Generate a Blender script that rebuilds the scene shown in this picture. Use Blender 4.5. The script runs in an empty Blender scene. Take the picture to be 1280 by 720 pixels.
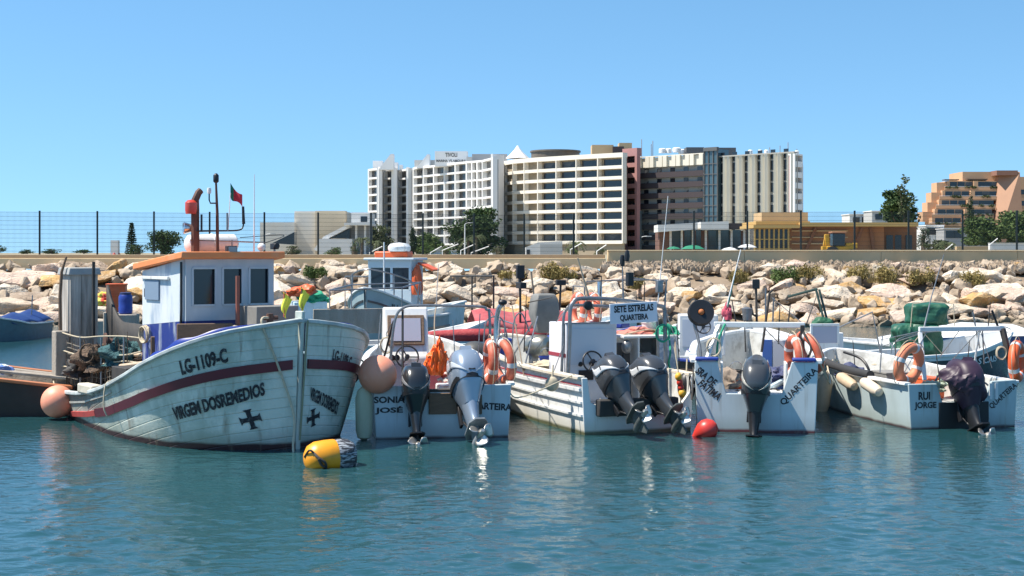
import bpy, bmesh, math, random
import numpy as np
from mathutils import Vector, Matrix, Quaternion, noise
R = math.radians
rnd = random.Random(7)
S = bpy.context.scene
COL = S.collection

# ------------------------------------------------------------------ camera, sky, sun, exposure
CAM_H, FPX, HOR = 2.8, 1800.0, 316.0
cd = bpy.data.cameras.new('camera'); cam = bpy.data.objects.new('camera', cd); COL.objects.link(cam)
cam.location = (0, 0, CAM_H); cam.rotation_euler = (R(90), 0, 0)
cd.sensor_width = 36; cd.lens = 36*FPX/1280; cd.shift_y = -(360-HOR)/1280
cd.clip_start = 0.5; cd.clip_end = 6000
S.camera = cam
SUN_EL, SUN_AZ = 60.0, -96.0            # azimuth clockwise from +Y (away from the camera): the sun stands to the left
W = bpy.data.worlds.new('World'); S.world = W; W.use_nodes = True
nt = W.node_tree; bg = nt.nodes['Background']
sky = nt.nodes.new('ShaderNodeTexSky'); sky.sky_type = 'NISHITA'; sky.sun_disc = False
sky.sun_elevation = R(SUN_EL); sky.sun_rotation = R(SUN_AZ)
sky.altitude = 0; sky.air_density = 1.0; sky.dust_density = 0.0; sky.ozone_density = 4.0
hs = nt.nodes.new('ShaderNodeHueSaturation'); hs.inputs['Saturation'].default_value = 1.0
hs.inputs['Hue'].default_value = 0.489
hs.inputs['Saturation'].default_value = 1.12
stc = nt.nodes.new('ShaderNodeTexCoord'); sva = nt.nodes.new('ShaderNodeVectorMath'); sva.inputs[1].default_value = (0, 0, .135)
nt.links.new(stc.outputs['Generated'], sva.inputs[0]); svn = nt.nodes.new('ShaderNodeVectorMath'); svn.operation = 'NORMALIZE'
nt.links.new(sva.outputs[0], svn.inputs[0]); nt.links.new(svn.outputs[0], sky.inputs['Vector'])   # thin clear air: the sky is sampled a few degrees up
nt.links.new(sky.outputs[0], hs.inputs['Color']); nt.links.new(hs.outputs[0], bg.inputs[0])
bg.inputs[1].default_value = 0.115
sd = bpy.data.lights.new('sun', 'SUN'); sun = bpy.data.objects.new('sun', sd); COL.objects.link(sun)
sd.energy = 5.0; sd.angle = R(0.5); sd.color = (1, .93, .82)
to_sun = Vector((math.sin(R(SUN_AZ))*math.cos(R(SUN_EL)), math.cos(R(SUN_AZ))*math.cos(R(SUN_EL)), math.sin(R(SUN_EL))))
sun.rotation_euler = (-to_sun).to_track_quat('-Z', 'Y').to_euler(); sun.location = (0, 0, 60)
S.view_settings.view_transform = 'Standard'; S.view_settings.look = 'None'
S.view_settings.gamma = 1; S.view_settings.exposure = 0.76; S.view_settings.use_curve_mapping = False

# ------------------------------------------------------------------ helpers
def P(u, v, d):                          # a point of the photograph at a distance, in metres
    return Vector(((u-640)/FPX*d, d, CAM_H-(v-HOR)/FPX*d))

def lin(c):
    return tuple((x/12.92 if x <= .04045 else ((x+.055)/1.055)**2.4) for x in c)
def hexc(h):
    return lin(tuple(int(h[i:i+2], 16)/255 for i in (0, 2, 4)))

MATS = {}
def mat(name, c, rough=.6, metal=0., c2=None, scale=3., amt=.5, bump=0., bscale=40., spec=.5, streak=1., detail=6., coat=0.,
        c3=None, scale3=.8, lo=.35, hi=.65, rand=0., trans=0.):
    if name in MATS: return MATS[name]
    m = bpy.data.materials.new(name); m.use_nodes = True; n = m.node_tree; b = n.nodes['Principled BSDF']
    b.inputs['Roughness'].default_value = rough; b.inputs['Metallic'].default_value = metal
    b.inputs['Specular IOR Level'].default_value = spec; b.inputs['Coat Weight'].default_value = coat
    col = (*c, 1)
    b.inputs['Base Color'].default_value = col
    tc = n.nodes.new('ShaderNodeTexCoord'); mp = n.nodes.new('ShaderNodeMapping')
    n.links.new(tc.outputs['Object'], mp.inputs[0]); mp.inputs['Scale'].default_value = (1, 1, 1/streak)
    last = None
    def layer(prev, cc, sc, a, l, h):
        t = n.nodes.new('ShaderNodeTexNoise'); t.inputs['Scale'].default_value = sc; t.inputs['Detail'].default_value = detail
        t.inputs['Roughness'].default_value = .62
        n.links.new(mp.outputs[0], t.inputs['Vector'])
        r = n.nodes.new('ShaderNodeMapRange'); r.inputs[1].default_value = l; r.inputs[2].default_value = h
        r.inputs[4].default_value = a
        n.links.new(t.outputs['Fac'], r.inputs[0])
        x = n.nodes.new('ShaderNodeMix'); x.data_type = 'RGBA'
        n.links.new(r.outputs[0], x.inputs[0])
        if prev is None: x.inputs[6].default_value = col
        else: n.links.new(prev, x.inputs[6])
        x.inputs[7].default_value = (*cc, 1)
        return x.outputs[2]
    if c2 is not None: last = layer(last, c2, scale, amt, lo, hi)
    if c3 is not None: last = layer(last, c3, scale3, amt, .5, .7)
    if rand:
        oi = n.nodes.new('ShaderNodeObjectInfo'); h = n.nodes.new('ShaderNodeHueSaturation')
        r = n.nodes.new('ShaderNodeMapRange'); r.inputs[3].default_value = 1-rand; r.inputs[4].default_value = 1+rand
        n.links.new(oi.outputs['Random'], r.inputs[0]); n.links.new(r.outputs[0], h.inputs['Value'])
        if last is None: h.inputs['Color'].default_value = col
        else: n.links.new(last, h.inputs['Color'])
        last = h.outputs[0]
    if last is not None: n.links.new(last, b.inputs['Base Color'])
    if bump:
        t = n.nodes.new('ShaderNodeTexNoise'); t.inputs['Scale'].default_value = bscale; t.inputs['Detail'].default_value = 5
        n.links.new(tc.outputs['Object'], t.inputs['Vector'])
        bn = n.nodes.new('ShaderNodeBump'); bn.inputs['Strength'].default_value = bump; bn.inputs['Distance'].default_value = .05
        n.links.new(t.outputs['Fac'], bn.inputs['Height']); n.links.new(bn.outputs[0], b.inputs['Normal'])
    if trans: b.inputs['Transmission Weight'].default_value = trans
    MATS[name] = m
    return m

def add_streaks(m, c, amt=.6, lo=.58, hi=.76, sc=9, st=.08):      # stains that ran down the side
    n = m.node_tree; b = n.nodes['Principled BSDF']; inp = b.inputs['Base Color']
    tc = n.nodes.new('ShaderNodeTexCoord'); mp = n.nodes.new('ShaderNodeMapping'); mp.inputs['Scale'].default_value = (1, 1, st); n.links.new(tc.outputs['Object'], mp.inputs[0])
    t = n.nodes.new('ShaderNodeTexNoise'); t.inputs['Scale'].default_value = sc; t.inputs['Detail'].default_value = 5; n.links.new(mp.outputs[0], t.inputs[0])
    r = n.nodes.new('ShaderNodeMapRange'); r.inputs[1].default_value = lo; r.inputs[2].default_value = hi; r.inputs[4].default_value = amt; n.links.new(t.outputs['Fac'], r.inputs[0])
    x = n.nodes.new('ShaderNodeMix'); x.data_type = 'RGBA'; n.links.new(r.outputs[0], x.inputs[0]); x.inputs[7].default_value = (*c, 1)
    if inp.links: n.links.new(inp.links[0].from_socket, x.inputs[6])
    else: x.inputs[6].default_value = inp.default_value
    n.links.new(x.outputs[2], inp)

class MB:                                # collects shapes, builds ONE mesh object
    def __init__(s): s.v = []; s.f = []; s.m = []
    def add(s, vs, fs, mi=0):
        o = len(s.v); s.v += [Vector(p) for p in vs]
        for f in fs: s.f.append([i+o for i in f]); s.m.append(mi)
        return s
    def box(s, c, d, rot=None, mi=0, taper=(1, 1)):
        c = Vector(c); vs = []
        for z in (-.5, .5):
            tx, ty = (taper if z > 0 else (1, 1))
            for x, y in ((-.5, -.5), (.5, -.5), (.5, .5), (-.5, .5)):
                p = Vector((x*d[0]*tx, y*d[1]*ty, z*d[2]))
                if rot is not None: p = rot @ p
                vs.append(c+p)
        return s.add(vs, [(3, 2, 1, 0), (4, 5, 6, 7), (0, 1, 5, 4), (1, 2, 6, 5), (2, 3, 7, 6), (3, 0, 4, 7)], mi)
    def bar(s, a, b, w, h, up=(0, 0, 1), mi=0):
        a = Vector(a); b = Vector(b); d = (b-a)
        x = d.normalized(); u = Vector(up)
        if abs(x.dot(u)) > .98: u = Vector((0, 1, 0))
        y = u.cross(x).normalized(); z = x.cross(y)
        return s.box((a+b)/2, (d.length, w, h), Matrix((x, y, z)).transposed(), mi)
    def tube(s, pts, r, n=8, closed=False, mi=0, cap=True, flat=1.):
        pts = [Vector(p) for p in pts]; N = len(pts)
        rr = [float(np.interp(i/(N-1), np.linspace(0, 1, len(r)), r)) for i in range(N)] if isinstance(r, (list, tuple)) else [r]*N
        ring = []; prev = None
        for i, p in enumerate(pts):
            if closed: t = pts[(i+1) % N]-pts[i-1]
            else: t = pts[min(i+1, N-1)]-pts[max(i-1, 0)]
            if t.length < 1e-9: t = Vector((0, 0, 1))
            t.normalize()
            if prev is None:
                a = Vector((0, 0, 1)) if abs(t.z) < .9 else Vector((1, 0, 0))
                x = a.cross(t).normalized()
            else:
                x = prev - t*prev.dot(t)
                x = x.normalized() if x.length > 1e-6 else Vector((1, 0, 0)).cross(t).normalized()
            prev = x; y = t.cross(x)
            ring.append([p+x*math.cos(2*math.pi*k/n)*rr[i]+y*math.sin(2*math.pi*k/n)*rr[i]*flat for k in range(n)])
        return s.loft(ring, True, (cap and not closed,)*2, closed, mi)
    def loft(s, rings, closed=True, cap=(True, True), loop=False, mi=0):
        n = len(rings[0]); N = len(rings); vs = [p for r in rings for p in r]; fs = []
        for i in range(N if loop else N-1):
            j = (i+1) % N
            for k in range(n if closed else n-1):
                l = (k+1) % n
                fs.append((i*n+k, i*n+l, j*n+l, j*n+k))
        if cap[0]: fs.append(tuple(range(n))[::-1])
        if cap[1]: fs.append(tuple((N-1)*n+k for k in range(n)))
        return s.add(vs, fs, mi)
    def lathe(s, prof, o=(0, 0, 0), axis=(0, 0, 1), n=20, mi=0, sq=1.):
        o = Vector(o); q = Vector((0, 0, 1)).rotation_difference(Vector(axis))
        rings = [[o+q @ Vector((r*math.cos(2*math.pi*k/n), r*sq*math.sin(2*math.pi*k/n), h)) for k in range(n)] for r, h in prof]
        return s.loft(rings, True, (prof[0][0] > 1e-4, prof[-1][0] > 1e-4), False, mi)
    def ball(s, c, r, n=20, m=12, mi=0, sx=(1, 1, 1)):
        c = Vector(c); rings = []
        for i in range(m+1):
            a = math.pi*(i/m*.998+.001)-math.pi/2
            rings.append([c+Vector((r*sx[0]*math.cos(a)*math.cos(2*math.pi*k/n), r*sx[1]*math.cos(a)*math.sin(2*math.pi*k/n), r*sx[2]*math.sin(a))) for k in range(n)])
        return s.loft(rings, True, (True, True), False, mi)
    def torus(s, c, R0, r, axis=(0, 0, 1), n=32, m=10, mi=0, sq=1.):
        c = Vector(c); q = Vector((0, 0, 1)).rotation_difference(Vector(axis))
        return s.tube([c+q @ Vector((R0*math.cos(2*math.pi*k/n), R0*sq*math.sin(2*math.pi*k/n), 0)) for k in range(n)], r, m, True, mi)
    def prism(s, poly, o, ux, uy, th, mi=0):  # outline in the plane (ux, uy), thickness along the normal (centred)
        o = Vector(o); ux = Vector(ux); uy = Vector(uy); nz = ux.cross(uy).normalized()*th/2
        a = [o+ux*p[0]+uy*p[1]-nz for p in poly]; b = [p+2*nz for p in a]
        return s.loft([a, b], True, (True, True), False, mi)
    def grid(s, fn, nu, nv, mi=0):
        vs = [fn(i/nu, j/nv) for i in range(nu+1) for j in range(nv+1)]
        return s.add(vs, [(i*(nv+1)+j, (i+1)*(nv+1)+j, (i+1)*(nv+1)+j+1, i*(nv+1)+j+1) for i in range(nu) for j in range(nv)], mi)
    def build(s, name, m=None, parent=None, smooth=40, bevel=0., loc=None, seg=2, recalc=True, solid=0.):
        me = bpy.data.meshes.new(name); me.from_pydata([tuple(p) for p in s.v], [], s.f); me.validate()
        if recalc:
            bm = bmesh.new(); bm.from_mesh(me); bmesh.ops.recalc_face_normals(bm, faces=bm.faces); bm.to_mesh(me); bm.free()
        ms = m if isinstance(m, (list, tuple)) else [m]
        for x in ms:
            if x: me.materials.append(x)
        if len(ms) > 1 and len(me.polygons) == len(s.m): me.polygons.foreach_set('material_index', s.m)
        if smooth:
            me.shade_smooth(); me.set_sharp_from_angle(angle=R(smooth))
        o = bpy.data.objects.new(name, me); COL.objects.link(o)
        if parent: o.parent = parent
        if loc is not None: o.location = loc
        if solid:
            md = o.modifiers.new('solid', 'SOLIDIFY'); md.thickness = solid; md.offset = 0
        if bevel:
            md = o.modifiers.new('bevel', 'BEVEL'); md.width = bevel; md.segments = seg; md.limit_method = 'ANGLE'; md.angle_limit = R(35)
        return o

def tag(o, label=None, cat=None, group=None, kind=None):
    if label: o['label'] = label
    if cat: o['category'] = cat
    if group: o['group'] = group
    if kind: o['kind'] = kind
    return o
def thing(name, label, cat, loc=(0, 0, 0), rz=0, group=None):
    o = bpy.data.objects.new(name, None); COL.objects.link(o); o.location = loc; o.rotation_euler = (0, 0, rz)
    o.empty_display_size = .2
    return tag(o, label, cat, group)
def dup(root, loc, rz=0, label=None, group=None, scale=None):
    kids = [(c, [g for g in c.children]) for c in root.children]
    r = root.copy(); COL.objects.link(r); r.location = loc; r.rotation_euler = (0, 0, rz)
    if scale: r.scale = scale
    if label: r['label'] = label
    if group: r['group'] = group
    for c, gs in kids:
        d = c.copy(); COL.objects.link(d); d.parent = r
        for g in gs:
            e = g.copy(); COL.objects.link(e); e.parent = d
    return r
def kid(src, parent, loc, rz=None, rot=None):        # another copy of a part
    c = src.copy(); COL.objects.link(c); c.parent = parent; c.location = loc
    if rz is not None: c.rotation_euler = (0, 0, rz)
    if rot is not None: c.rotation_euler = rot
    return c

TEXT = {}
def text_geo(body, bold=.02, cuts=2, space=1.0, ln=1.0):           # flat lettering, centred, cap height about 1
    key = (body, bold, cuts, space)
    if key in TEXT: return TEXT[key]
    cu = bpy.data.curves.new('text', 'FONT'); cu.body = body; cu.align_x = 'CENTER'; cu.size = 1.4; cu.offset = bold
    cu.space_character = space; cu.resolution_u = 3; cu.space_line = ln
    ob = bpy.data.objects.new('text', cu); COL.objects.link(ob)
    dg = bpy.context.evaluated_depsgraph_get(); me = bpy.data.meshes.new_from_object(ob.evaluated_get(dg))
    bm = bmesh.new(); bm.from_mesh(me); bmesh.ops.triangulate(bm, faces=bm.faces)
    for _ in range(cuts):
        bmesh.ops.subdivide_edges(bm, edges=[e for e in bm.edges if e.calc_length() > .18], cuts=1)
        bmesh.ops.triangulate(bm, faces=bm.faces)
    bmesh.ops.remove_doubles(bm, verts=bm.verts, dist=1e-5)
    bm.verts.index_update()
    vs = [tuple(v.co) for v in bm.verts]; fs = [tuple(v.index for v in f.verts) for f in bm.faces]
    bm.free(); COL.objects.unlink(ob); bpy.data.objects.remove(ob); bpy.data.curves.remove(cu)
    xs = [p[0] for p in vs]; ys = [p[1] for p in vs]
    cx = (min(xs)+max(xs))/2; cy = (min(ys)+max(ys))/2
    vs = [(p[0]-cx, p[1]-cy) for p in vs]
    TEXT[key] = (vs, fs, max(xs)-min(xs), max(ys)-min(ys))
    return TEXT[key]
def lettering(body, fn, w, h, m, parent, name='lettering', bold=.02, slant=0., space=1.0, cuts=2):
    """fn(x, y) -> point; the text fills w x h around (0, 0)"""
    vs, fs, tw, th = text_geo(body, bold, cuts, space)
    g = MB(); g.add([fn((x/tw)*w + slant*(y/th)*h, (y/th)*h) for x, y in vs], fs)
    return g.build(name, m, parent, smooth=0, recalc=False)

def catmull(pts, n=6, closed=False):
    pts = [Vector(p) for p in pts]; out = []; N = len(pts)
    for i in range(N if closed else N-1):
        g = (lambda k: pts[k % N]) if closed else (lambda k: pts[min(max(k, 0), N-1)])
        p0, p1, p2, p3 = g(i-1), g(i), g(i+1), g(i+2)
        for k in range(n):
            t = k/n
            out.append(.5*((2*p1)+(p2-p0)*t+(2*p0-5*p1+4*p2-p3)*t*t+(3*p1-p0-3*p2+p3)*t**3))
    if not closed: out.append(pts[-1])
    return out
def lerp(a, b, t): return a+(b-a)*t
def interp(xs, ys, x): return float(np.interp(x, xs, ys))
def smin(xs, ys, x):                      # smooth interpolation through a table
    if x <= xs[0]: return ys[0]
    if x >= xs[-1]: return ys[-1]
    i = max(k for k in range(len(xs)) if xs[k] <= x)
    i = min(i, len(xs)-2)
    def sl(k):
        if k == 0: return (ys[1]-ys[0])/(xs[1]-xs[0])
        if k == len(xs)-1: return (ys[-1]-ys[-2])/(xs[-1]-xs[-2])
        return (ys[k+1]-ys[k-1])/(xs[k+1]-xs[k-1])
    h = xs[i+1]-xs[i]; t = (x-xs[i])/h
    return ys[i]*(2*t**3-3*t*t+1)+h*sl(i)*(t**3-2*t*t+t)+ys[i+1]*(-2*t**3+3*t*t)+h*sl(i+1)*(t**3-t*t)
# ------------------------------------------------------------------ water, bank, promenade
def water():
    ys = 1/np.linspace(1/9.5, 1/58.5, 620)
    us = np.linspace(-1, 1, 560)
    Y = np.repeat(ys[:, None], len(us), 1); X = us[None, :]*(Y*.47+3)
    g = np.random.RandomState(3); Z = np.zeros_like(X)
    for i in range(64):
        L = .16*(1.055**i); a = g.normal(R(85), R(50)); k = 2*math.pi/L
        amp = .0036*L**.62*g.uniform(.5, 1.3)*min(1, (.45/L)**.85)
        ph = g.uniform(0, 6.28)
        cal = np.clip((21.5-Y)/8, 0, 1)*.9+.1           # the basin is calmer in the lee of the boats
        res = np.clip(L/(Y/160)-.6, 0, 1)
        Z += amp*cal*res*np.sin(k*(X*math.cos(a)+Y*math.sin(a))+ph)
    n1, n2 = X.shape
    idx = np.arange(n1*n2).reshape(n1, n2)
    F = np.stack([idx[:-1, :-1], idx[:-1, 1:], idx[1:, 1:], idx[1:, :-1]], -1).reshape(-1, 4)
    V = np.stack([X, Y, Z], -1).reshape(-1, 3)
    base = len(V); far = [(-260, -60), (260, -60), (260, 60), (-260, 60)]
    me = bpy.data.meshes.new('water')
    me.from_pydata([*map(tuple, V)], [], [*map(tuple, F)])
    me.shade_smooth()
    m = bpy.data.materials.new('harbour water'); m.use_nodes = True; n = m.node_tree; b = n.nodes['Principled BSDF']
    b.inputs['Base Color'].default_value = (.016, .062, .070, 1); b.inputs['Roughness'].default_value = .04
    b.inputs['IOR'].default_value = 1.52
    tc = n.nodes.new('ShaderNodeTexCoord'); prev = None
    for sc, st, di, sy in ((6., .30, .05, .5), (14., .30, .025, .5), (36., .2, .008, .6)):
        mp = n.nodes.new('ShaderNodeMapping'); mp.inputs['Scale'].default_value = (sy, 1, 1)
        n.links.new(tc.outputs['Object'], mp.inputs[0])
        t = n.nodes.new('ShaderNodeTexNoise'); t.inputs['Scale'].default_value = sc; t.inputs['Detail'].default_value = 3
        n.links.new(mp.outputs[0], t.inputs['Vector'])
        bn = n.nodes.new('ShaderNodeBump'); bn.inputs['Strength'].default_value = st; bn.inputs['Distance'].default_value = di
        n.links.new(t.outputs['Fac'], bn.inputs['Height'])
        if prev: n.links.new(prev, bn.inputs['Normal'])
        prev = bn.outputs[0]
    n.links.new(prev, b.inputs['Normal'])
    me.materials.append(m)
    o = bpy.data.objects.new('water', me); COL.objects.link(o); tag(o, kind='structure')
    w = MB(); w.grid(lambda a, c: (lerp(-300, 300, a), lerp(-80, 60, c), -.06), 4, 4)
    o2 = w.build('water_around', m); tag(o2, kind='structure')
water()

M_earth = mat('bank earth', (.26, .20, .14), .95, c2=(.16, .12, .085), scale=1.5, bump=.6, bscale=8)
M_ground = mat('ground', (.32, .27, .19), .95, c2=(.2, .2, .1), scale=.03, bump=.2)
def zb(y): return interp([52, 54.3, 58, 61.5, 63.2], [-1.2, -.35, .85, 1.95, 2.3], y)
b = MB(); b.grid(lambda a, c: (lerp(-140, 140, a), lerp(52, 63.6, c), zb(lerp(52, 63.6, c))-.28+.1*noise.noise((a*150, c*8, 0))), 240, 14)
tag(b.build('embankment', M_earth), kind='structure')
b = MB(); b.add([(-3000, 63.4, 2.3), (3000, 63.4, 2.3), (3000, 5000, 2.3), (-3000, 5000, 2.3)], [(0, 1, 2, 3)])
tag(b.build('ground', M_ground), kind='structure')

M_conc = mat('old concrete', (.66, .49, .28), .9, c2=(.52, .38, .21), scale=.9, bump=.15, bscale=20, c3=(.70, .57, .38), scale3=.25, streak=2)
M_conc2 = mat('pale concrete', (.68, .52, .31), .9, c2=(.54, .41, .24), scale=1.2, bump=.15)
# parapet wall on the right, low kerb on the left
x0 = P(760, 0, 63).x
wl = thing('parapet_wall', 'long plain sand coloured concrete wall along the top of the rocks', 'wall', (x0, 63.2, 2.1))
b = MB()
xx = 0
while xx < 70:
    b.box((xx+3.0, .2, .38), (5.99, .4, .76)); xx += 6
b.build('wall_face', M_conc, wl, bevel=.02)
b = MB(); b.box((35, .2, .79), (70, .46, .06)); b.build('coping', M_conc2, wl, bevel=.01)
kb = thing('promenade_kerb', 'low stepped concrete edge above the rocks behind the fishing boat', 'wall', (-60, 62.9, 2.1))
b = MB(); b.box(((60+x0)/2-.05, .5, .23), (60+x0-.1, 1.0, .46)); b.build('step', M_conc2, kb, bevel=.02)
b = MB(); b.box(((60+x0)/2-.05, .95, .54), (60+x0-.1, .9, .16)); b.build('kerb_top', mat('kerb brown', (.34, .25, .16), .9, c2=(.25, .2, .14)), kb, bevel=.02)

# ------------------------------------------------------------------ boulders
def wet_band(m):                          # weed and wet stone up to the tide mark
    n = m.node_tree; b = n.nodes['Principled BSDF']; src = b.inputs['Base Color'].links[0].from_socket
    ge = n.nodes.new('ShaderNodeNewGeometry'); sp = n.nodes.new('ShaderNodeSeparateXYZ'); n.links.new(ge.outputs['Position'], sp.inputs[0])
    t = n.nodes.new('ShaderNodeTexNoise'); t.inputs['Scale'].default_value = 1.4; n.links.new(ge.outputs['Position'], t.inputs[0])
    a = n.nodes.new('ShaderNodeMath'); a.operation = 'MULTIPLY_ADD'; a.inputs[1].default_value = -.5; n.links.new(t.outputs['Fac'], a.inputs[0]); n.links.new(sp.outputs['Z'], a.inputs[2])
    r = n.nodes.new('ShaderNodeMapRange'); r.inputs[1].default_value = -.12; r.inputs[2].default_value = .08; r.inputs[3].default_value = .8; r.inputs[4].default_value = 0; n.links.new(a.outputs[0], r.inputs[0])
    x = n.nodes.new('ShaderNodeMix'); x.data_type = 'RGBA'; n.links.new(r.outputs[0], x.inputs[0]); n.links.new(src, x.inputs[6]); x.inputs[7].default_value = (.10, .085, .055, 1); n.links.new(x.outputs[2], b.inputs['Base Color'])
def rock_mat(name, c, cd, cl, rand):
    m = mat(name, c, .92, c2=cd, scale=1.7, lo=.42, hi=.66, amt=.85, c3=cl, scale3=4.5, rand=rand, detail=9)
    n = m.node_tree; b = n.nodes['Principled BSDF']; tc = n.nodes['Texture Coordinate']
    prev = None
    for kind, sc, st, di in (('V', 2.6, .35, .06), ('N', 7., .9, .12), ('N', 28., .6, .03)):
        t = n.nodes.new('ShaderNodeTexVoronoi' if kind == 'V' else 'ShaderNodeTexNoise'); t.inputs['Scale'].default_value = sc
        if kind == 'V': t.feature = 'DISTANCE_TO_EDGE'
        else: t.inputs['Detail'].default_value = 6
        n.links.new(tc.outputs['Object'], t.inputs['Vector']); bn = n.nodes.new('ShaderNodeBump'); bn.inputs['Strength'].default_value = st; bn.inputs['Distance'].default_value = di
        if kind == 'V':
            r = n.nodes.new('ShaderNodeMapRange'); r.inputs[2].default_value = .06; n.links.new(t.outputs['Distance'], r.inputs[0]); n.links.new(r.outputs[0], bn.inputs['Height'])
        else: n.links.new(t.outputs['Fac'], bn.inputs['Height'])
        if prev: n.links.new(prev, bn.inputs['Normal'])
        prev = bn.outputs[0]
    n.links.new(prev, b.inputs['Normal'])
    wet_band(m); return m
RK = [('pale cream', rock_mat('rock cream', (.60, .51, .40), (.43, .30, .19), (.68, .61, .52), .14)),
      ('pinkish', rock_mat('rock pink', (.56, .43, .34), (.42, .28, .20), (.64, .54, .46), .14)),
      ('ochre', rock_mat('rock ochre', (.48, .29, .11), (.34, .20, .10), (.60, .48, .33), .14)),
      ('chalk white', rock_mat('rock white', (.63, .56, .46), (.46, .33, .20), (.70, .65, .57), .1)),
      ('grey brown', rock_mat('rock grey', (.34, .26, .19), (.18, .12, .08), (.50, .42, .33), .18))]
def rock_mesh(seed):
    g = random.Random(seed); bm = bmesh.new()
    for i in range(17):
        d = Vector((g.gauss(0, 1), g.gauss(0, 1), g.gauss(0, 1))).normalized()
        e = 1/max(abs(d.x), abs(d.y), abs(d.z))**.6
        bm.verts.new(Vector((d.x*.5, d.y*.42, d.z*.34))*e*g.uniform(.82, 1.08))
    r = bmesh.ops.convex_hull(bm, input=bm.verts)
    bmesh.ops.delete(bm, geom=[x for x in r['geom_interior'] if isinstance(x, bmesh.types.BMVert)], context='VERTS')
    bmesh.ops.dissolve_limit(bm, angle_limit=R(14), verts=bm.verts, edges=bm.edges)
    bmesh.ops.bevel(bm, geom=bm.edges[:], offset=.016, segments=1, affect='EDGES', profile=.5, clamp_overlap=True)
    bmesh.ops.triangulate(bm, faces=bm.faces)
    bmesh.ops.subdivide_edges(bm, edges=[e for e in bm.edges if e.calc_length() > .12], cuts=1)
    bmesh.ops.triangulate(bm, faces=bm.faces)
    bmesh.ops.subdivide_edges(bm, edges=[e for e in bm.edges if e.calc_length() > .10], cuts=1)
    bmesh.ops.triangulate(bm, faces=bm.faces)
    for v in bm.verts:
        v.co += Vector(noise.noise_vector(v.co*4+Vector((seed, 0, 0))))*.045 + Vector(noise.noise_vector(v.co*9+Vector((0, seed, 0))))*.022 + Vector(noise.noise_vector(v.co*19))*.009
    me = bpy.data.meshes.new('boulder'); bm.to_mesh(me); bm.free(); me.materials.append(RK[0][1])
    me.shade_smooth(); me.set_sharp_from_angle(angle=R(24))
    return me
ROCKM = [rock_mesh(i+1) for i in range(16)]
zones = [(-99, -14, 'behind the wooden fishing boat'), (-14, -6, 'left of the small cabin boat'), (-6, 4, 'below the round hotel'),
         (4, 12, 'behind the black hauling wheel'), (12, 99, 'behind the green tarpaulin')]
rg = random.Random(21); nrock = 0; placed = []
def put_rock(x, y, s, k=None, sq=1., rz=None):
    global nrock
    k = rg.choices(range(5), (34, 25, 15, 14, 12))[0] if k is None else k
    o = bpy.data.objects.new('boulder', ROCKM[rg.randrange(16)]); COL.objects.link(o)
    z = zb(y)
    o.location = (x, y, z-.02*s)
    o.rotation_euler = (rg.uniform(-.05, .5), rg.uniform(-.22, .22), rg.uniform(0, 6.28) if rz is None else rz)
    o.scale = (s*rg.uniform(1.05, 1.45), s*rg.uniform(.85, 1.1), s*rg.uniform(.6, .9)*sq)
    o.material_slots[0].link = 'OBJECT'; o.material_slots[0].material = RK[k][1]
    row = 'at the waterline' if y < 56.4 else ('halfway up' if y < 60 else 'near the bank top')
    zn = next(t for a, c, t in zones if a <= x < c)
    size = 'big' if s > 1.55 else ('middling' if s > 1.05 else 'small')
    tag(o, f'{size} {RK[k][0]} boulder {row}, {zn}', 'boulder', 'boulders of the breakwater bank'); nrock += 1
# large blocks first (left end, and pale slabs), then rows
for u, v, w, k in ((198, 352, 88, 3), (120, 340, 40, 2), (25, 342, 66, 1), (75, 345, 50, 2), (88, 372, 60, 0), (45, 366, 60, 4), (12, 378, 70, 0), (150, 382, 70, 0),
                   (905, 367, 42, 3), (1240, 357, 60, 3), (1195, 380, 62, 0), (1140, 392, 60, 1), (1100, 371, 50, 2), (1080, 385, 45, 2), (950, 385, 50, 3), (1005, 380, 40, 1),
                   (665, 350, 44, 3), (640, 360, 45, 1), (700, 366, 52, 2), (545, 352, 40, 0), (585, 376, 44, 1), (735, 358, 46, 0), (1225, 340, 55, 3)):
    zt = lambda y: P(0, v, y).z
    y = 54.5
    while y < 63 and zb(y)+.25 < zt(y): y += .1
    put_rock((u-640)/FPX*y, y, w/FPX*y*.9, k, .85, rg.uniform(-.4, .4))
    placed.append(((u-640)/FPX*y, y, w/FPX*y*.45))
tries = 0
while nrock < 292 and tries < 20000:
    tries += 1
    y = 54.2+8.6*rg.random(); x = rg.uniform(-.385, .385)*y
    s = rg.uniform(.7, 1.6)*(1.15 if x < -6 else 1.0)*(1.0 if y < 60.5 else .75)
    if any((x-a)**2+((y-c)*1.5)**2 < ((s*.42+r)*.72)**2 for a, c, r in placed): continue
    placed.append((x, y, s*.45)); put_rock(x, y, s)
print('rocks', nrock, tries)
# smaller stones between, and the bank outside the frame: one mass
b = MB(); tmpl = [[(v.co.copy()) for v in m.vertices] for m in ROCKM[:5]]; tf = [[tuple(p.vertices) for p in m.polygons] for m in ROCKM[:5]]
for i in range(1500):
    wide = i > 1150
    y = 53.9+9.1*rg.random(); x = rg.uniform(-.4, .4)*y
    s = rg.uniform(.25, .62) if i % 5 else rg.uniform(.5, .8)
    if wide: x = rg.choice((-1, 1))*rg.uniform(.41, 1.5)*y; s = rg.uniform(.8, 2)
    k = rg.randrange(5); q = Quaternion((rg.gauss(0, 1), rg.gauss(0, 1), rg.gauss(0, 1), rg.gauss(0, 1))).normalized()
    o = Vector((x, y, zb(y)-.12+.1*rg.random()))
    b.add([o+q @ (p*s*1.2) for p in tmpl[k]], tf[k])
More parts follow.
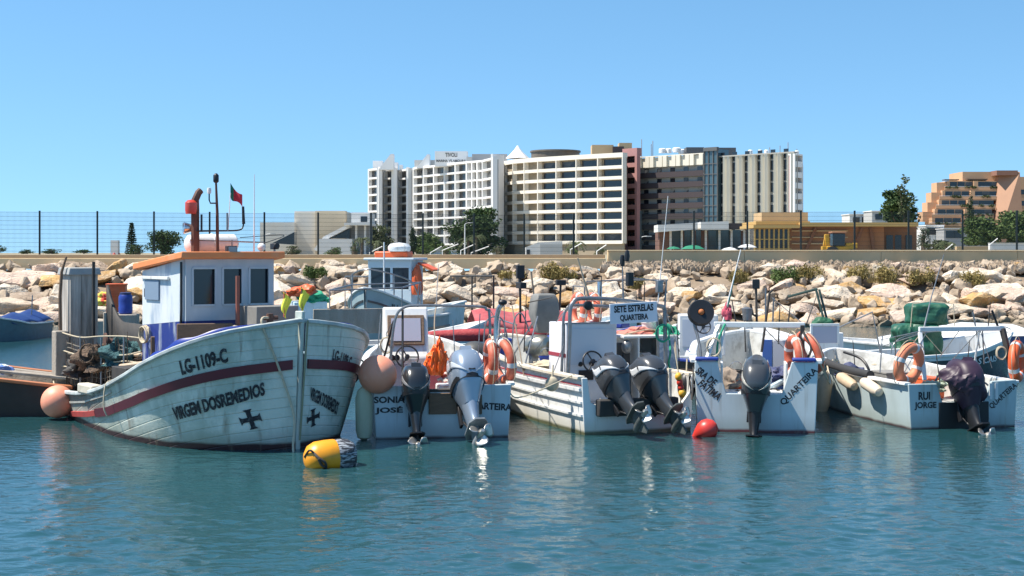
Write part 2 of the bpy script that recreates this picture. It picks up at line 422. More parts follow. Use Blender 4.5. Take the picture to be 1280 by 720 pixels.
# a band of rubble just under the parapet
for i in range(700):
    x = rg.uniform(4, 26); y = rg.uniform(62.0, 63.0); s = rg.uniform(.12, .38); k = rg.randrange(5)
    q = Quaternion((rg.gauss(0, 1), rg.gauss(0, 1), rg.gauss(0, 1), rg.gauss(0, 1))).normalized()
    b.add([Vector((x, y, zb(y)+rg.uniform(-.05, .1)))+q @ (p*s*1.3) for p in tmpl[k]], tf[k])
M_rub = mat('rubble', (.42, .33, .24), .9, c2=(.22, .16, .10), scale=1.1, bump=.5, bscale=9, c3=(.58, .50, .41), scale3=2.2); wet_band(M_rub)
tag(b.build('rubble', M_rub, recalc=False, smooth=32), 'small broken stones filling the gaps between the boulders', 'rubble', kind='stuff')

# ------------------------------------------------------------------ vegetation
LEAF = {k: mat('leaf '+k, c, .7, c2=c2, scale=.7 if k != 'dry' else 2.5, lo=.3, hi=.7, amt=1, spec=.2) for k, c, c2 in (
    ('pine', (.07, .11, .035), (.03, .058, .02)), ('olive', (.11, .13, .055), (.05, .065, .03)),
    ('bright', (.12, .19, .04), (.06, .11, .025)), ('dry', (.36, .27, .10), (.18, .16, .06)), ('bush', (.12, .17, .05), (.055, .09, .027)),
    ('cypress', (.04, .065, .03), (.025, .04, .02)))}
M_bark = mat('bark', (.16, .12, .085), .9, c2=(.09, .07, .05), scale=8, bump=.4)
def crown_mb(lobes, n, leaf, g, flat=1.):
    b = MB(); tot = sum(l[3]*l[4]*l[5] for l in lobes)
    for (cx, cy, cz, rx, ry, rz) in lobes:
        for i in range(int(1.5*n*rx*ry*rz/tot)):
            d = Vector((g.gauss(0, 1), g.gauss(0, 1), g.gauss(0, 1))).normalized()*g.random()**.42
            p = Vector((cx+d.x*rx, cy+d.y*ry, cz+d.z*rz))
            if noise.noise(p*(.9/max(rx, .3))*2.2) < -.22: continue
            a = Vector((g.gauss(0, 1), g.gauss(0, 1), g.gauss(0, .7))).normalized(); c = a.orthogonal().normalized()
            c = Quaternion(a, g.uniform(0, 6.28)) @ c
            L = leaf*g.uniform(.6, 1.4)
            b.add([p-a*L-c*L*.1, p-c*L*.5, p+a*L, p+c*L*.5], [(0, 1, 2, 3)])
    return b
def tree(name, label, at, h, lobes, n, leaf, kind, seed, group=None, trunk=.3, cat='tree'):
    g = random.Random(seed); t = thing(name, label, cat, at, group=group)
    crown_mb(lobes, n, leaf, g).build('crown', LEAF[kind], t, smooth=0, recalc=False)
    b = MB(); b.tube([(0, 0, -.2), (.05*trunk, 0, h*.35), (-.1*trunk, 0, h*.6), (0, 0, h*.85)], [trunk, trunk*.8, trunk*.55, trunk*.12], 8)
    for (cx, cy, cz, rx, ry, rz) in lobes[:7]:
        b.tube([(0, 0, h*.3+.2*g.random()*h), (cx*.5, cy*.5, lerp(h*.45, cz, .5)), (cx, cy, cz)], [trunk*.5, trunk*.35, trunk*.08], 6)
    b.build('trunk', M_bark, t)
    return t
def blob(g, w, h, z, k, d=None):
    d = d or w
    return [(g.uniform(-.5, .5)*w*.75, g.uniform(-.5, .5)*d*.75, z+g.uniform(.0, .75)*h, w*g.uniform(.16, .3), d*g.uniform(.16, .3), h*g.uniform(.16, .28)) for _ in range(k)]
def tree_px(name, label, u0, u1, vt, vb, d, kind, seed, n=2600, k=9, trunk=.35, group=None, low=.15, leaf=None, cat='tree'):
    g = random.Random(seed); w = (u1-u0)/FPX*d; at = P((u0+u1)/2, 0, d); top = P(0, vt, d).z; h = top-2.3; zb_ = P(0, vb, d).z-2.3
    z0 = max(zb_, h*low); hh = (h-z0)
    lobes = []
    for i in range(k):
        f = g.random(); ww = w*.5*math.sin(math.pi*(.18+.72*f))**.7
        lobes.append((g.uniform(-1, 1)*ww*.72, g.uniform(-1, 1)*ww*.6, z0+f*hh*.82+hh*.08, w*g.uniform(.17, .26), w*g.uniform(.17, .26), hh*g.uniform(.12, .2)))
    lobes.append((0, 0, z0+hh*.82, w*.2, w*.2, hh*.17)); lobes.append((0, 0, z0+hh*.45, w*.36, w*.3, hh*.3))
    return tree(name, label, (at.x, d, 2.3), h, lobes, n, leaf or w*.028, kind, seed, group, trunk, cat)
G_T = 'trees behind the promenade'
tree_px('round_tree', 'round dark green tree left of the fishing boat mast', 180, 228, 286, 320, 150, 'pine', 3, 3600, 12, low=.02)
tree_px('shrub', 'low dark shrub at the foot of the round tree', 158, 186, 305, 321, 148, 'pine', 4, 1200, 5, low=0, cat='shrub')
tree_px('broad_tree', 'tall dark tree between the white hotel and the round hotel', 552, 632, 260, 318, 300, 'pine', 5, 5200, 14, low=.02, group=G_T)
tree_px('broad_tree', 'dark tree at the left foot of the white hotel', 438, 492, 277, 318, 280, 'olive', 6, 3000, 11, low=.05, group=G_T)
tree_px('broad_tree', 'lower green tree in front of the white hotel windows', 505, 560, 290, 318, 270, 'bush', 7, 3000, 10, low=0, group=G_T)
tree_px('broad_tree', 'bright green bush under the white hotel', 520, 545, 303, 318, 230, 'bright', 8, 1500, 6, low=0, group=G_T)
tree_px('broad_tree', 'wide green tree at the right edge below the terraced building', 1198, 1266, 270, 312, 170, 'bush', 9, 5200, 18, low=.0, group=G_T)
tree_px('broad_tree', 'wide green tree running out of the frame at the right', 1238, 1310, 264, 312, 175, 'bush', 10, 5200, 18, low=.0, group=G_T)
tree_px('broad_tree', 'dark bushy tree left of the tall bare topped tree', 1096, 1146, 236, 310, 190, 'pine', 17, 3000, 13, low=.3, group=G_T, leaf=.26)
tree_px('wispy_tree', 'thin wispy grey green tree rising above the timber pavilion', 1119, 1141, 218, 310, 180, 'olive', 12, 420, 14, low=.45, group=G_T, leaf=.22, trunk=.16)
tree_px('broad_tree', 'dark low tree right of the timber pavilion', 1140, 1168, 284, 313, 168, 'cypress', 13, 1800, 7, low=0, group=G_T)
tree_px('broad_tree', 'small shrub on the gravel below the terraced building', 1150, 1200, 300, 316, 120, 'olive', 14, 1600, 7, low=0, group=G_T)
for i, (u0, u1, vt, d, lab) in enumerate(((-20, 12, 306, 500, 'far dark tree at the left edge of the frame'), (20, 48, 312, 620, 'far low tree line just left of the second fence post'),
        (50, 80, 311, 600, 'far low trees between the first and second fence posts'), (90, 120, 312, 640, 'far tree clump left of the red and white kiosk'), (232, 262, 309, 500, 'far tree behind the wheelhouse roof'))):
    tree_px('far_tree', lab, u0, u1, vt, 318, d, 'pine', 30+i, 700, 6, low=0, group='far trees on the skyline')
for i, (u0, u1, vt, dd, kd, lab) in enumerate(((352, 382, 307, 130, 'olive', 'low grey green bush in front of the pale block building'), (404, 430, 309, 125, 'bush', 'low bush below the sloping ramp'), (434, 452, 303, 140, 'pine', 'dark bush left of the first palm'),
        (486, 508, 306, 135, 'olive', 'olive bush under the left columns of the white hotel'), (548, 566, 308, 120, 'bright', 'bright low bush right of the small cypress'), (612, 634, 305, 140, 'olive', 'olive bush at the corner of the round hotel'), (706, 726, 308, 125, 'bush', 'low bush right of the white shed'), (740, 760, 309, 118, 'olive', 'low bush at the left end of the sand coloured wall'))):
    tree_px('shrub', lab, u0, u1, vt, 320, dd, kd, 80+i, 1100, 6, low=0, group='low bushes on the promenade', cat='shrub')
def cypress(at, h, w, label, seed, name='cypress_tree', kind='cypress'):
    g = random.Random(seed); lobes = []
    for i in range(12):
        f = i/11; r = w*.5*(math.sin(math.pi*min(1, .12+.88*f))**.6)*(1-.35*f)
        lobes.append((g.uniform(-.1, .1)*w, g.uniform(-.1, .1)*w, h*(.08+.86*f), r, r, h*.08))
    return tree(name, label, at, h, lobes, 1500, w*.09, kind, seed, trunk=w*.1)
p = P(503+13, 0, 240); cypress((p.x-0, 240, 2.3), 5.5, 1.6, 'small dark cypress in front of the white hotel', 41)
p = P(1213, 0, 300); cypress((p.x, 300, 2.3), 14.5, 2.2, 'slim dark cypress in front of the terraced building', 42)
# norfolk pine: tiers
p = P(164.5, 0, 160); t = thing('norfolk_pine', 'slim tiered pine standing alone left of the round tree', 'tree', (p.x, 160, 2.3))
b = MB(); g = random.Random(5); hN = P(0, 279, 160).z-2.3
for i in range(15):
    z = hN*(.1+.88*i/14); r = .55*(1-i/15)+.1
    for k in range(9):
        a = k/9*6.28+i; d = Vector((math.cos(a), math.sin(a), .12))
        for s_ in (.4, .7, 1.):
            q = Vector((0, 0, z))+d*r*s_
            for _ in range(3):
                e = Vector((g.gauss(0, 1), g.gauss(0, 1), g.gauss(0, .5))).normalized()*.2
                b.add([q-e, q+e.orthogonal()*.35, q+e, q-e.orthogonal()*.35], [(0, 1, 2, 3)])
b.build('crown', LEAF['cypress'], t, smooth=0, recalc=False)
b = MB(); b.tube([(0, 0, -.2), (0, 0, hN)], [.16, .03], 8); b.build('trunk', M_bark, t)
def palm(at, h, label, seed, r=1.6):
    g = random.Random(seed); t = thing('palm_tree', label, 'palm', at, group='palms under the hotels'); b = MB()
    for i in range(20):
        a = i/20*6.28*3+g.random(); e = g.uniform(.1, 1.1)
        pts = [Vector((math.cos(a)*r*s_, math.sin(a)*r*s_, h+math.sin(e)*r*s_-1.0*r*s_*s_)) for s_ in (0, .25, .5, .75, 1)]
        sd_ = Vector((-math.sin(a), math.cos(a), 0))
        for k in range(4):
            for q in (-1, 1):
                for m_ in (0, .5):
                    p0 = pts[k].lerp(pts[k+1], m_); p1 = pts[k].lerp(pts[k+1], m_+.4)
                    b.add([p0, p1, p1+sd_*q*.28*(1.1-.2*k)+Vector((0, 0, -.14))], [(0, 1, 2)])
    b.build('fronds', LEAF['olive'], t, smooth=0, recalc=False)
    b = MB(); b.tube([(0, 0, -.2), (.05, 0, h*.5), (0, 0, h)], [.2, .16, .18], 8); b.build('trunk', M_bark, t)
for u, v, d, l in ((595, 296, 210, 'palm right of the lamp post below the dark tree'), (452, 299, 200, 'palm at the left end of the white hotel garden'), (470, 303, 190, 'shorter palm beside the white hotel trees'),
                   (585, 300, 200, 'palm under the tall dark tree'), (720, 304, 170, 'palm in front of the round hotel base'), (1183, 305, 100, 'small palm by the pale low wall on the right')):
    p = P(u, v, d); palm((p.x, d, 2.3), p.z-2.3, l, int(u), 1.6*d/200)
# dry tufts on the bank
def tuft(x, y, w, h, label, seed, kind='dry'):
    g = random.Random(seed); 
    lobes = [(g.uniform(-.32, .32)*w, g.uniform(-.2, .2)*w, h*g.uniform(.15, .4), w*g.uniform(.14, .26), w*g.uniform(.14, .22), h*g.uniform(.25, .42)) for _ in range(7)]
    t = crown_mb(lobes, 900, .05, g)
    for i in range(140):
        a = g.uniform(0, 6.28); r = g.random()**.6*.42*w; q = Vector((math.cos(a)*r, math.sin(a)*r*.7, 0)); l = h*g.uniform(.4, .8)
        d = Vector((math.cos(a)*.5*(2*r/w)+g.gauss(0, .2), math.sin(a)*.3, 1)).normalized(); s_ = Vector((g.gauss(0, 1), g.gauss(0, 1), 0)).normalized()*.012
        t.add([q-s_, q+s_, q+d*l], [(0, 1, 2)])
    o = t.build('dry_shrub', LEAF[kind], smooth=0, recalc=False); o.location = (x, y, zb(y)+.1)
    tag(o, label, 'shrub', 'dry scrub on the bank')
for i, (u, v, w, h, kd, lab) in enumerate(((1072, 348, 34, 24, 'dry', 'dry tuft right of the middle of the bank'), (1102, 353, 46, 30, 'dry', 'wide dry tuft below the timber pavilion'), (1150, 352, 40, 22, 'dry', 'dry tuft under the tall wispy tree'),
        (1010, 346, 44, 20, 'dry', 'greenish dry tuft on the bank above the small white console'), (985, 350, 50, 22, 'bush', 'green tuft behind the whip aerial'), (925, 352, 30, 20, 'dry', 'brown tuft left of the green tuft'),
        (690, 345, 34, 24, 'dry', 'brown tuft above the silver drum'), (708, 350, 28, 20, 'dry', 'small tuft behind the roll bar'), (795, 360, 26, 18, 'dry', 'dry tuft above the white name board'),
        (1215, 355, 40, 24, 'dry', 'dry tuft at the right end of the bank'), (395, 340, 36, 18, 'bush', 'green weeds at the top of the bank right of the wheelhouse'), (640, 335, 40, 14, 'dry', 'low dry grass under the kerb'))):
    y = 60.5
    while y > 55 and zb(y)+.1 > P(0, v, y).z: y -= .1
    tuft((u-640)/FPX*y, y, w/FPX*y, h/FPX*y*1.2, lab, 60+i, kd)

# ------------------------------------------------------------------ fence
M_fence = mat('fence green black', (.012, .02, .02), .5)
def fence(a, c, label):
    a = Vector(a); c = Vector(c); L = (c-a).length; d = (c-a).normalized(); n = int(L/2.5)
    t = thing('mesh_fence', label, 'fence', a, math.atan2(d.y, d.x))
    pb = MB(); pb.box((0, 0, 1.04), (.085, .06, 2.08)); pb.box((0, 0, .03), (.16, .16, .04)); p0 = pb.build('post', M_fence, t, bevel=.005)
    w = MB()
    for k in range(50): w.box((.025+.05*k, 0, 1.03), (.008, .006, 1.98))
    for k in range(11):
        for s_ in (-1, 1): w.box((1.25, s_*.006, .06+.195*k), (2.45, .009, .009))
    w0 = w.build('wire_panel', M_fence, t, smooth=0)
    for i in range(1, n+1):
        kid(p0, t, (2.5*i, 0, 0))
        if i < n: kid(w0, t, (2.5*i, 0, 0))
a = P(-28, 0, 63.9); c = P(746, 0, 71); fence((a.x, 64.3, 2.62), (c.x, 71, 2.4), 'dark wire mesh fence on the kerb behind the left boats')
a = P(801, 0, 68); c = P(1400, 0, 67); fence((a.x, 68, 2.7), (c.x, 67, 2.7), 'dark wire mesh fence behind the sand coloured wall')
# ------------------------------------------------------------------ buildings behind the promenade
M_hw = mat('hotel white', (.82, .81, .79), .7, c2=(.75, .74, .72), scale=.15, amt=.6)
M_hc = mat('hotel cream', (.80, .75, .66), .7, c2=(.72, .66, .56), scale=.2, amt=.6)
M_beige = mat('balcony beige', (.34, .28, .20), .8, c2=(.27, .22, .15), scale=.3)
M_greyb = mat('balcony grey', (.36, .36, .36), .8)
M_gl = mat('dark glass', (.015, .02, .028), .12, spec=.6)
M_gl2 = mat('curtained glass', (.06, .065, .07), .25, c2=(.02, .024, .03), scale=.22, lo=.45, hi=.55, amt=1)
M_cur = mat('drawn curtain', (.30, .27, .23), .6, c2=(.05, .05, .05), scale=.9, lo=.5, hi=.56, amt=1)
M_hgl = mat('bronze curtained glass', (.018, .019, .022), .2, c2=(.09, .088, .085), scale=.35, lo=.4, hi=.6, amt=1)
M_glb = mat('blue glass', (.05, .09, .11), .1, spec=.8)
M_brown = mat('dark brown band', (.05, .038, .042), .7)
M_stone = mat('grey beige panel', (.36, .35, .32), .8, c2=(.28, .27, .24), scale=.3)
M_cream = mat('cream pilaster', (.70, .66, .56), .75, c2=(.62, .58, .48), scale=.2)
M_pink = mat('pink render', (.40, .20, .19), .8, c2=(.34, .17, .16), scale=.4)
M_tan = mat('tan render', (.58, .42, .24), .85, c2=(.5, .36, .2), scale=.3)
M_dgrey = mat('roof grey', (.10, .105, .11), .7)
M_terra = mat('terracotta render', (.58, .36, .21), .85, c2=(.50, .30, .17), scale=.25)
M_white = mat('white wall', (.74, .73, .70), .7, c2=(.66, .65, .62), scale=.5)
M_lgrey = mat('pale grey wall', (.50, .50, .48), .8)

GZ = 2.3
class Facade:
    """frame and back wall of several straight wall pieces gathered into one mesh each; windows are single objects"""
    def __init__(s, parent, org): s.fr = MB(); s.bk = MB(); s.par = parent; s.o = Vector(org); s.win = {}
    def basis(s, a, b):
        d = (Vector(b)-Vector(a)); L = d.length; d.normalize(); n = Vector((d.y, -d.x, 0))
        return d, n, L, Matrix((d, -n, Vector((0, 0, 1)))).transposed()
    def wall(s, a, b, z0, z1, th=.5, mb=None, off=0.):
        d, n, L, q = s.basis(a, b); m = (Vector(a)+Vector(b))/2
        (mb or s.fr).box(m-n*(th/2+off)+Vector((0, 0, (z0+z1)/2))-s.o, (L, th, z1-z0), q)
    def window(s, pos, w, h, q, m, name='window', th=.08):
        key = (round(w, 2), round(h, 2), m.name, round(q[0][0], 3))
        if key in s.win: return kid(s.win[key], s.par, pos)
        b = MB(); b.box((0, 0, 0), (w, th, h), q)
        s.win[key] = b.build(name, m, s.par, smooth=0, loc=pos); return s.win[key]
    def bays(s, a, b, z0, nfl, fh, nb, depth=1.3, par=.95, slab=.25, fin=.3, wfrac=.62, wh=2.1, woff=.0, gm=None, top=.6, fins=True, pm=.1, cur=False):
        d, n, L, q = s.basis(a, b); a = Vector(a); o = s.o; bw = L/nb
        s.wall(a, b, z0, z0+nfl*fh, .4, s.bk, depth)
        for f in range(nfl):
            z = z0+f*fh
            c = a+d*L/2-n*(depth/2)+Vector((0, 0, z))
            s.fr.box(c-o, (L, depth, slab), q)
            if par > 0: s.fr.box(a+d*L/2-n*pm/2+Vector((0, 0, z+slab/2+par/2))-o, (L-.01, pm, par), q)
            for k in range(nb):
                p = a+d*(bw*(k+.5)+bw*woff)-n*(depth-.05)+Vector((0, 0, z+slab/2+wh/2+.02))-o
                s.window(p, bw*wfrac, wh, q, gm if gm not in (None, M_hgl) else ((gm or M_gl), (gm or M_gl), M_gl2, (gm or M_gl), M_cur, (gm or M_gl), M_gl2)[int(abs(p.x*13.7+f*5.3+k*3.1)) % 7])
        if fins:
            for k in range(nb+1):
                p = a+d*bw*k-n*(depth/2-.04)+Vector((0, 0, z0+nfl*fh/2))-o
                s.fr.box(p, (fin, depth+.05, nfl*fh), q)
        if top: s.fr.box(a+d*L/2-n*(depth/2+.2)+Vector((0, 0, z0+nfl*fh+top/2))-o, (L+fin, depth+.5, top), q)
    def done(s, mf, mb):
        s.fr.build('facade', mf, s.par, smooth=0)
        if s.bk.v: s.bk.build('recessed_wall', mb, s.par, smooth=0)
def G(u, d): return Vector(((u-640)/FPX*d, d, 0))
def zt(v, d): return CAM_H-(v-HOR)/FPX*d
def part_box(par, org, name, m, u0, u1, v0, v1, d, dep, bevel=0.):
    a = P(u0, v0, d); c = P(u1, v1, d); b = MB()
    b.box(Vector(((a.x+c.x)/2, d+dep/2, (a.z+c.z)/2))-Vector(org), (abs(c.x-a.x), dep, abs(a.z-c.z)))
    return b.build(name, m, par, smooth=0)

# --- white hotel, saw-tooth wing on the left, straight wing to the right
org = Vector((*G(550, 440).xy, GZ)); t = thing('hotel_tower', 'white balconied hotel with a roof sign, behind dark trees', 'hotel', org); F = Facade(t, org)
F.o = org
fh = 2.72; z0 = GZ+3.0
for ua, da, ub, db, uc, dc in ((460.5, 474, 473, 468, 480, 478), (480, 478, 491.5, 470, 498, 480), (498, 480, 510, 470, 516.5, 478)):
    F.bays(G(ua, da), G(ub, db), z0, 9, fh, 1, depth=1.2, fin=.5, wfrac=.86, wh=2.3, par=.3, gm=M_hgl)
    F.wall(G(ub, db), G(uc, dc), GZ, z0+9*fh+1.0, .6)
for i, (ua, da, ub, db, nb) in enumerate(((516.5, 466, 583, 434, 5), (583, 434, 603, 428, 3), (603, 428, 616, 416, 1))):
    F.bays(G(ua, da), G(ub, db), z0, 9, fh, nb, depth=1.3, fin=.55, wfrac=.86, wh=2.3, par=.3, gm=M_hgl)
F.wall(G(616, 416), G(630, 424), GZ, z0+9*fh+1.6, .6)
F.wall(G(461, 474.5), G(516, 479), GZ, z0, .5, off=2.5); F.wall(G(516.5, 478), G(616, 418), GZ, z0, .5, off=1)
F.done(M_hw, M_greyb)
b = MB(); zr = z0+9*fh
poly = [G(462, 482), G(516.5, 484), G(583, 439), G(603, 433), G(616, 423), G(629, 429), G(632, 455), G(520, 500), G(462, 496)]
b.loft([[Vector((p.x, p.y, GZ+.2))-org for p in poly], [Vector((p.x, p.y, zr+.05))-org for p in poly]]); b.build('core', M_lgrey, t, smooth=0)
d0 = 455
for u, v, w, hgt, dd in ((484, 193, 17, 16, 470), (530, 193.5, 15, 14, 462)):     # fin shaped roof peaks
    p = P(u, v, dd); zz = p.z; b = MB(); k = dd/FPX
    b.prism([(-w*k*.6, 0), (w*k*.5, 0), (w*k*.5, (zz-zr)), (w*k*.3, (zz-zr))], Vector((p.x, dd, zr))-org, (1, 0, 0), (0, 0, 1), 5); b.build('roof_peak', M_hw, t, smooth=0)
for u0, u1, v0, dd in ((466, 478, 201, 476), (488, 497, 203, 478), (499, 503, 206, 476)):
    part_box(t, org, 'roof_block', M_hw, u0, u1, v0, 212, dd, 4)
part_box(t, org, 'roof_block', M_lgrey, 518, 546, 200, 212, 466, 8)
part_box(t, org, 'roof_block', M_greyb, 590, 634, 192.5, 204, 436, 8); part_box(t, org, 'roof_block', M_lgrey, 583, 592, 196, 206, 438, 6)
sb = part_box(t, org, 'sign_board', M_hw, 543.5, 584.5, 189, 208, 445, 6)
k = 445/FPX
for body, v, w, h in (('TIVOLI', 193.6, 15, 5.4), ('MARINA VILAMOURA', 201, 37, 3.2)):
    p = P(564, v, 444.9)
    lettering(body, lambda x, y: p-org+Vector((x, 0, y)), w*k, h*k, M_dgrey, sb, bold=.04, cuts=0)
# white peaked canopy on the roof
p = P(650, 196, 430); b = MB(); k = 430/FPX
b.lathe([(15*k, 0), (9*k, 5.5*k), (4*k, 11*k), (.8*k, 16*k)], Vector((p.x-3*k, 430, p.z-2*k))-org, n=8); b.build('peaked_canopy', M_hw, t, smooth=20)

# --- round fronted cream hotel
org = Vector((*G(700, 405).xy, GZ)); t = thing('hotel_tower', 'round fronted cream hotel with long white balcony bands', 'hotel', org); F = Facade(t, org)
pl = [(626, 440), (631, 431), (641, 424), (655, 419), (672, 414.5), (695, 409.5), (720, 404.5), (747, 399.5), (778, 394)]
fh = 2.95; z0 = zt(304.5, 408)
for i in range(len(pl)-1):
    (ua, da), (ub, db) = pl[i], pl[i+1]
    F.bays(G(ua, da), G(ub, db), z0, 8, fh, 1, depth=1.7, slab=.3, par=.62, fin=.32, wfrac=.84, wh=2.4, woff=.04, top=1.25)
    F.wall(G(ua, da), G(ub, db), GZ, z0, .4, F.bk, .8)
F.done(M_hc, M_beige)
zr = z0+8*fh; b = MB(); poly = [G(u, d+2.2) for u, d in pl]+[G(780, 440), G(690, 455), G(632, 446)]
b.loft([[Vector((p.x, p.y, GZ+.2))-org for p in poly], [Vector((p.x, p.y, zr+.4))-org for p in poly]]); b.build('core', M_beige, t, smooth=0)
k = 418/FPX; p = P(695, 193, 422); b = MB()
b.lathe([(31*k, -1), (31*k, 6*k), (32.5*k, 6*k), (32.5*k, 8*k), (0, 8.3*k)], Vector((p.x, 428, zr+2.2))-org, n=28); b.build('rooftop_lounge', mat('lounge brown', (.11, .09, .07), .5, c2=(.2, .17, .13), scale=.5), t, smooth=30)
part_box(t, org, 'roof_block', M_tan, 740, 767, 181, 196, 412, 7); part_box(t, org, 'roof_block', M_brown, 766, 780, 183, 196, 410, 6); part_box(t, org, 'roof_block', M_tan, 774, 790, 178.5, 190, 414, 6)

# --- pink stair tower, dark banded hotel, glass tower, ribbed cream wing: one long block
org = Vector((*G(890, 405).xy, GZ)); t = thing('hotel_block', 'dark banded hotel block with a glass lift tower and cream ribbed right wing', 'hotel', org); F = Facade(t, org); 
Fp = Facade(t, org)
fhp = 3.0; zt0 = zt(313, 404)
Fp.bays(G(779.5, 404), G(795, 400), zt0, 9, 2.92, 1, depth=1.2, slab=.3, par=.9, fin=.9, wfrac=.5, wh=1.9, top=2.2, gm=M_gl)
Fp.done(M_pink, mat('dark opening', (.05, .025, .025), .9))
fh = 2.88; z0 = zt(312, 404)
M_band = M_brown
Fb = Facade(t, org)
Fb.bays(G(795.5, 406), G(879, 389), z0, 8, fh, 5, depth=1.0, slab=.4, par=1.1, fin=.15, wfrac=.34, wh=2.2, woff=.1, top=0, fins=False)
Fb.done(M_band, M_stone)
b = MB(); d, n, L, q = F.basis(G(795.5, 406), G(879, 389)); zr = z0+8*fh; a = G(795.5, 406)
for i in range(15):
    if i % 3 == 1: continue
    b.box(a+d*(L*(i+.5)/15)-n*.3+Vector((0, 0, zr+1.4))-org, (L/15*.86, .7, 3.0), q)
b.box(a+d*L/2-n*.75+Vector((0, 0, zr+1.3))-org, (L, .3, 2.6), q)
b.box(a+d*L/2-n*.5+Vector((0, 0, zr+2.95))-org, (L, .9, .25), q)
for i in range(0): b.box(a+d*(L*i/5)*.995+d*.1-n*.4+Vector((0, 0, (z0+zr)/2))-org, (.22, 1.1, zr-z0), q)
b.build('top_storey', M_cream, t, smooth=0)
# glass lift tower
a = G(879.5, 387.5); c = G(896.5, 384.5); d, n, L, q = F.basis(a, c); za = GZ; z1 = zt(185.5, 386); b = MB(); m_ = (a+c)/2
b.box(m_-n*3+Vector((0, 0, (za+z1)/2))-org, (L-.5, 5.4, z1-za-.4), q); gt = b.build('glass_tower', M_glb, t, smooth=0)
b = MB()
for k in range(int((z1-za-3)/2.8)): b.box(m_-n*.2+Vector((0, 0, za+2+k*2.8))-org, (L-.3, .26, .22), q)
for k in (-.48, -.17, .17, .48): b.box(m_+d*L*k-n*.22+Vector((0, 0, (za+z1)/2))-org, (.22, .36, z1-za), q)
b.box(m_-n*.3+Vector((0, 0, z1-.2))-org, (L, 1, 1.0), q); b.build('glazing_bars', M_dgrey, gt, smooth=0)
part_box(t, org, 'roof_block', M_dgrey, 858, 880, 184, 198, 402, 8); part_box(t, org, 'roof_block', M_dgrey, 896.8, 920, 184.5, 198, 394, 8)
# ribbed wing
a = G(897, 386); c = G(993, 368); d, n, L, q = F.basis(a, c); z1 = zt(193.5, 377); z0 = GZ+1.5; b = MB(); nb = 6; bw = L/nb
for i in range(nb):
    for w0, w1 in ((.0, .02), (.40, .66), (.69, .97)):
        x0_ = bw*(i+w0); x1_ = bw*(i+w1)
        pr = [(x0_, .9), (x0_, .15), ((x0_+x1_)/2, -.55 if w1-w0 > .1 else .05), (x1_, .15), (x1_, .9)]
        lo = [a+d*x-n*y+Vector((0, 0, z0))-org for x, y in pr]; hi = [p_+Vector((0, 0, z1-z0)) for p_ in lo]
        b.loft([lo, hi])
b.build('facade_ribs', M_cream, t, smooth=0)
b = MB(); b.box(a+d*L/2-n*1.3+Vector((0, 0, (z0+z1)/2-.1))-org, (L-.1, .5, z1-z0-.3), q); b.box(a+d*L/2-n*.6+Vector((0, 0, z1+.1))-org, (L, 1.5, .35), q); b.build('ribbed_wing_wall', M_stone, t, smooth=0)
Fw = Facade(t, org)
for i in range(nb):
    for f in range(9):
        Fw.window(a+d*bw*(i+.21)-n*.98+Vector((0, 0, z0+1.6+f*2.88))-org, bw*.36, 2.4 if f != 4 else 1.9, q, M_gl)
# end bay with white slabs
Fe = Facade(t, org); Fe.bays(G(993.3, 368), G(1003, 371), GZ+.8, 9, 2.74, 1, depth=1.4, slab=.5, par=1.0, fin=.25, wfrac=.9, wh=1.5, top=.4, gm=M_gl); Fe.done(M_hw, M_pink)
b = MB(); poly = [G(780, 406), G(795.5, 408), G(879, 391.5), G(897, 392.5), G(993, 371), G(1003, 374), G(1004, 415), G(900, 425), G(781, 425)]
b.loft([[Vector((p.x, p.y, GZ+.1))-org for p in poly], [Vector((p.x, p.y, z1-.8))-org for p in poly]]); b.build('core', M_stone, t, smooth=0)
M_mast = mat('mast grey', (.3, .3, .31), .5)
b = MB(); g = random.Random(4)
for u, v in ((802, 174), (816, 176), (814, 180), (962, 184), (975, 182), (985, 178), (968, 187), (996, 186)):
    dd_ = 408 if u < 900 else 385; p = P(u, v, dd_); q_ = P(u, 200, dd_); b.tube([q_-org, p-org], .12, 5)
b.build('aerial', M_mast, t)
for u, v, r in ((828, 190, 1.0), (836, 190, .8), (846, 189, 1.2), (852, 191, .9), (868, 190, .9), (938, 192, .6), (950, 192, .6), (958, 192, .6), (966, 192, .6), (996, 193, .6)):
    p = P(u, v, 404 if u < 900 else 384); b = MB(); b.lathe([(r, -.3), (r, .8), (r*.7, 1.0)], p-org, n=10)
    b.build('roof_tank', M_hw, t)

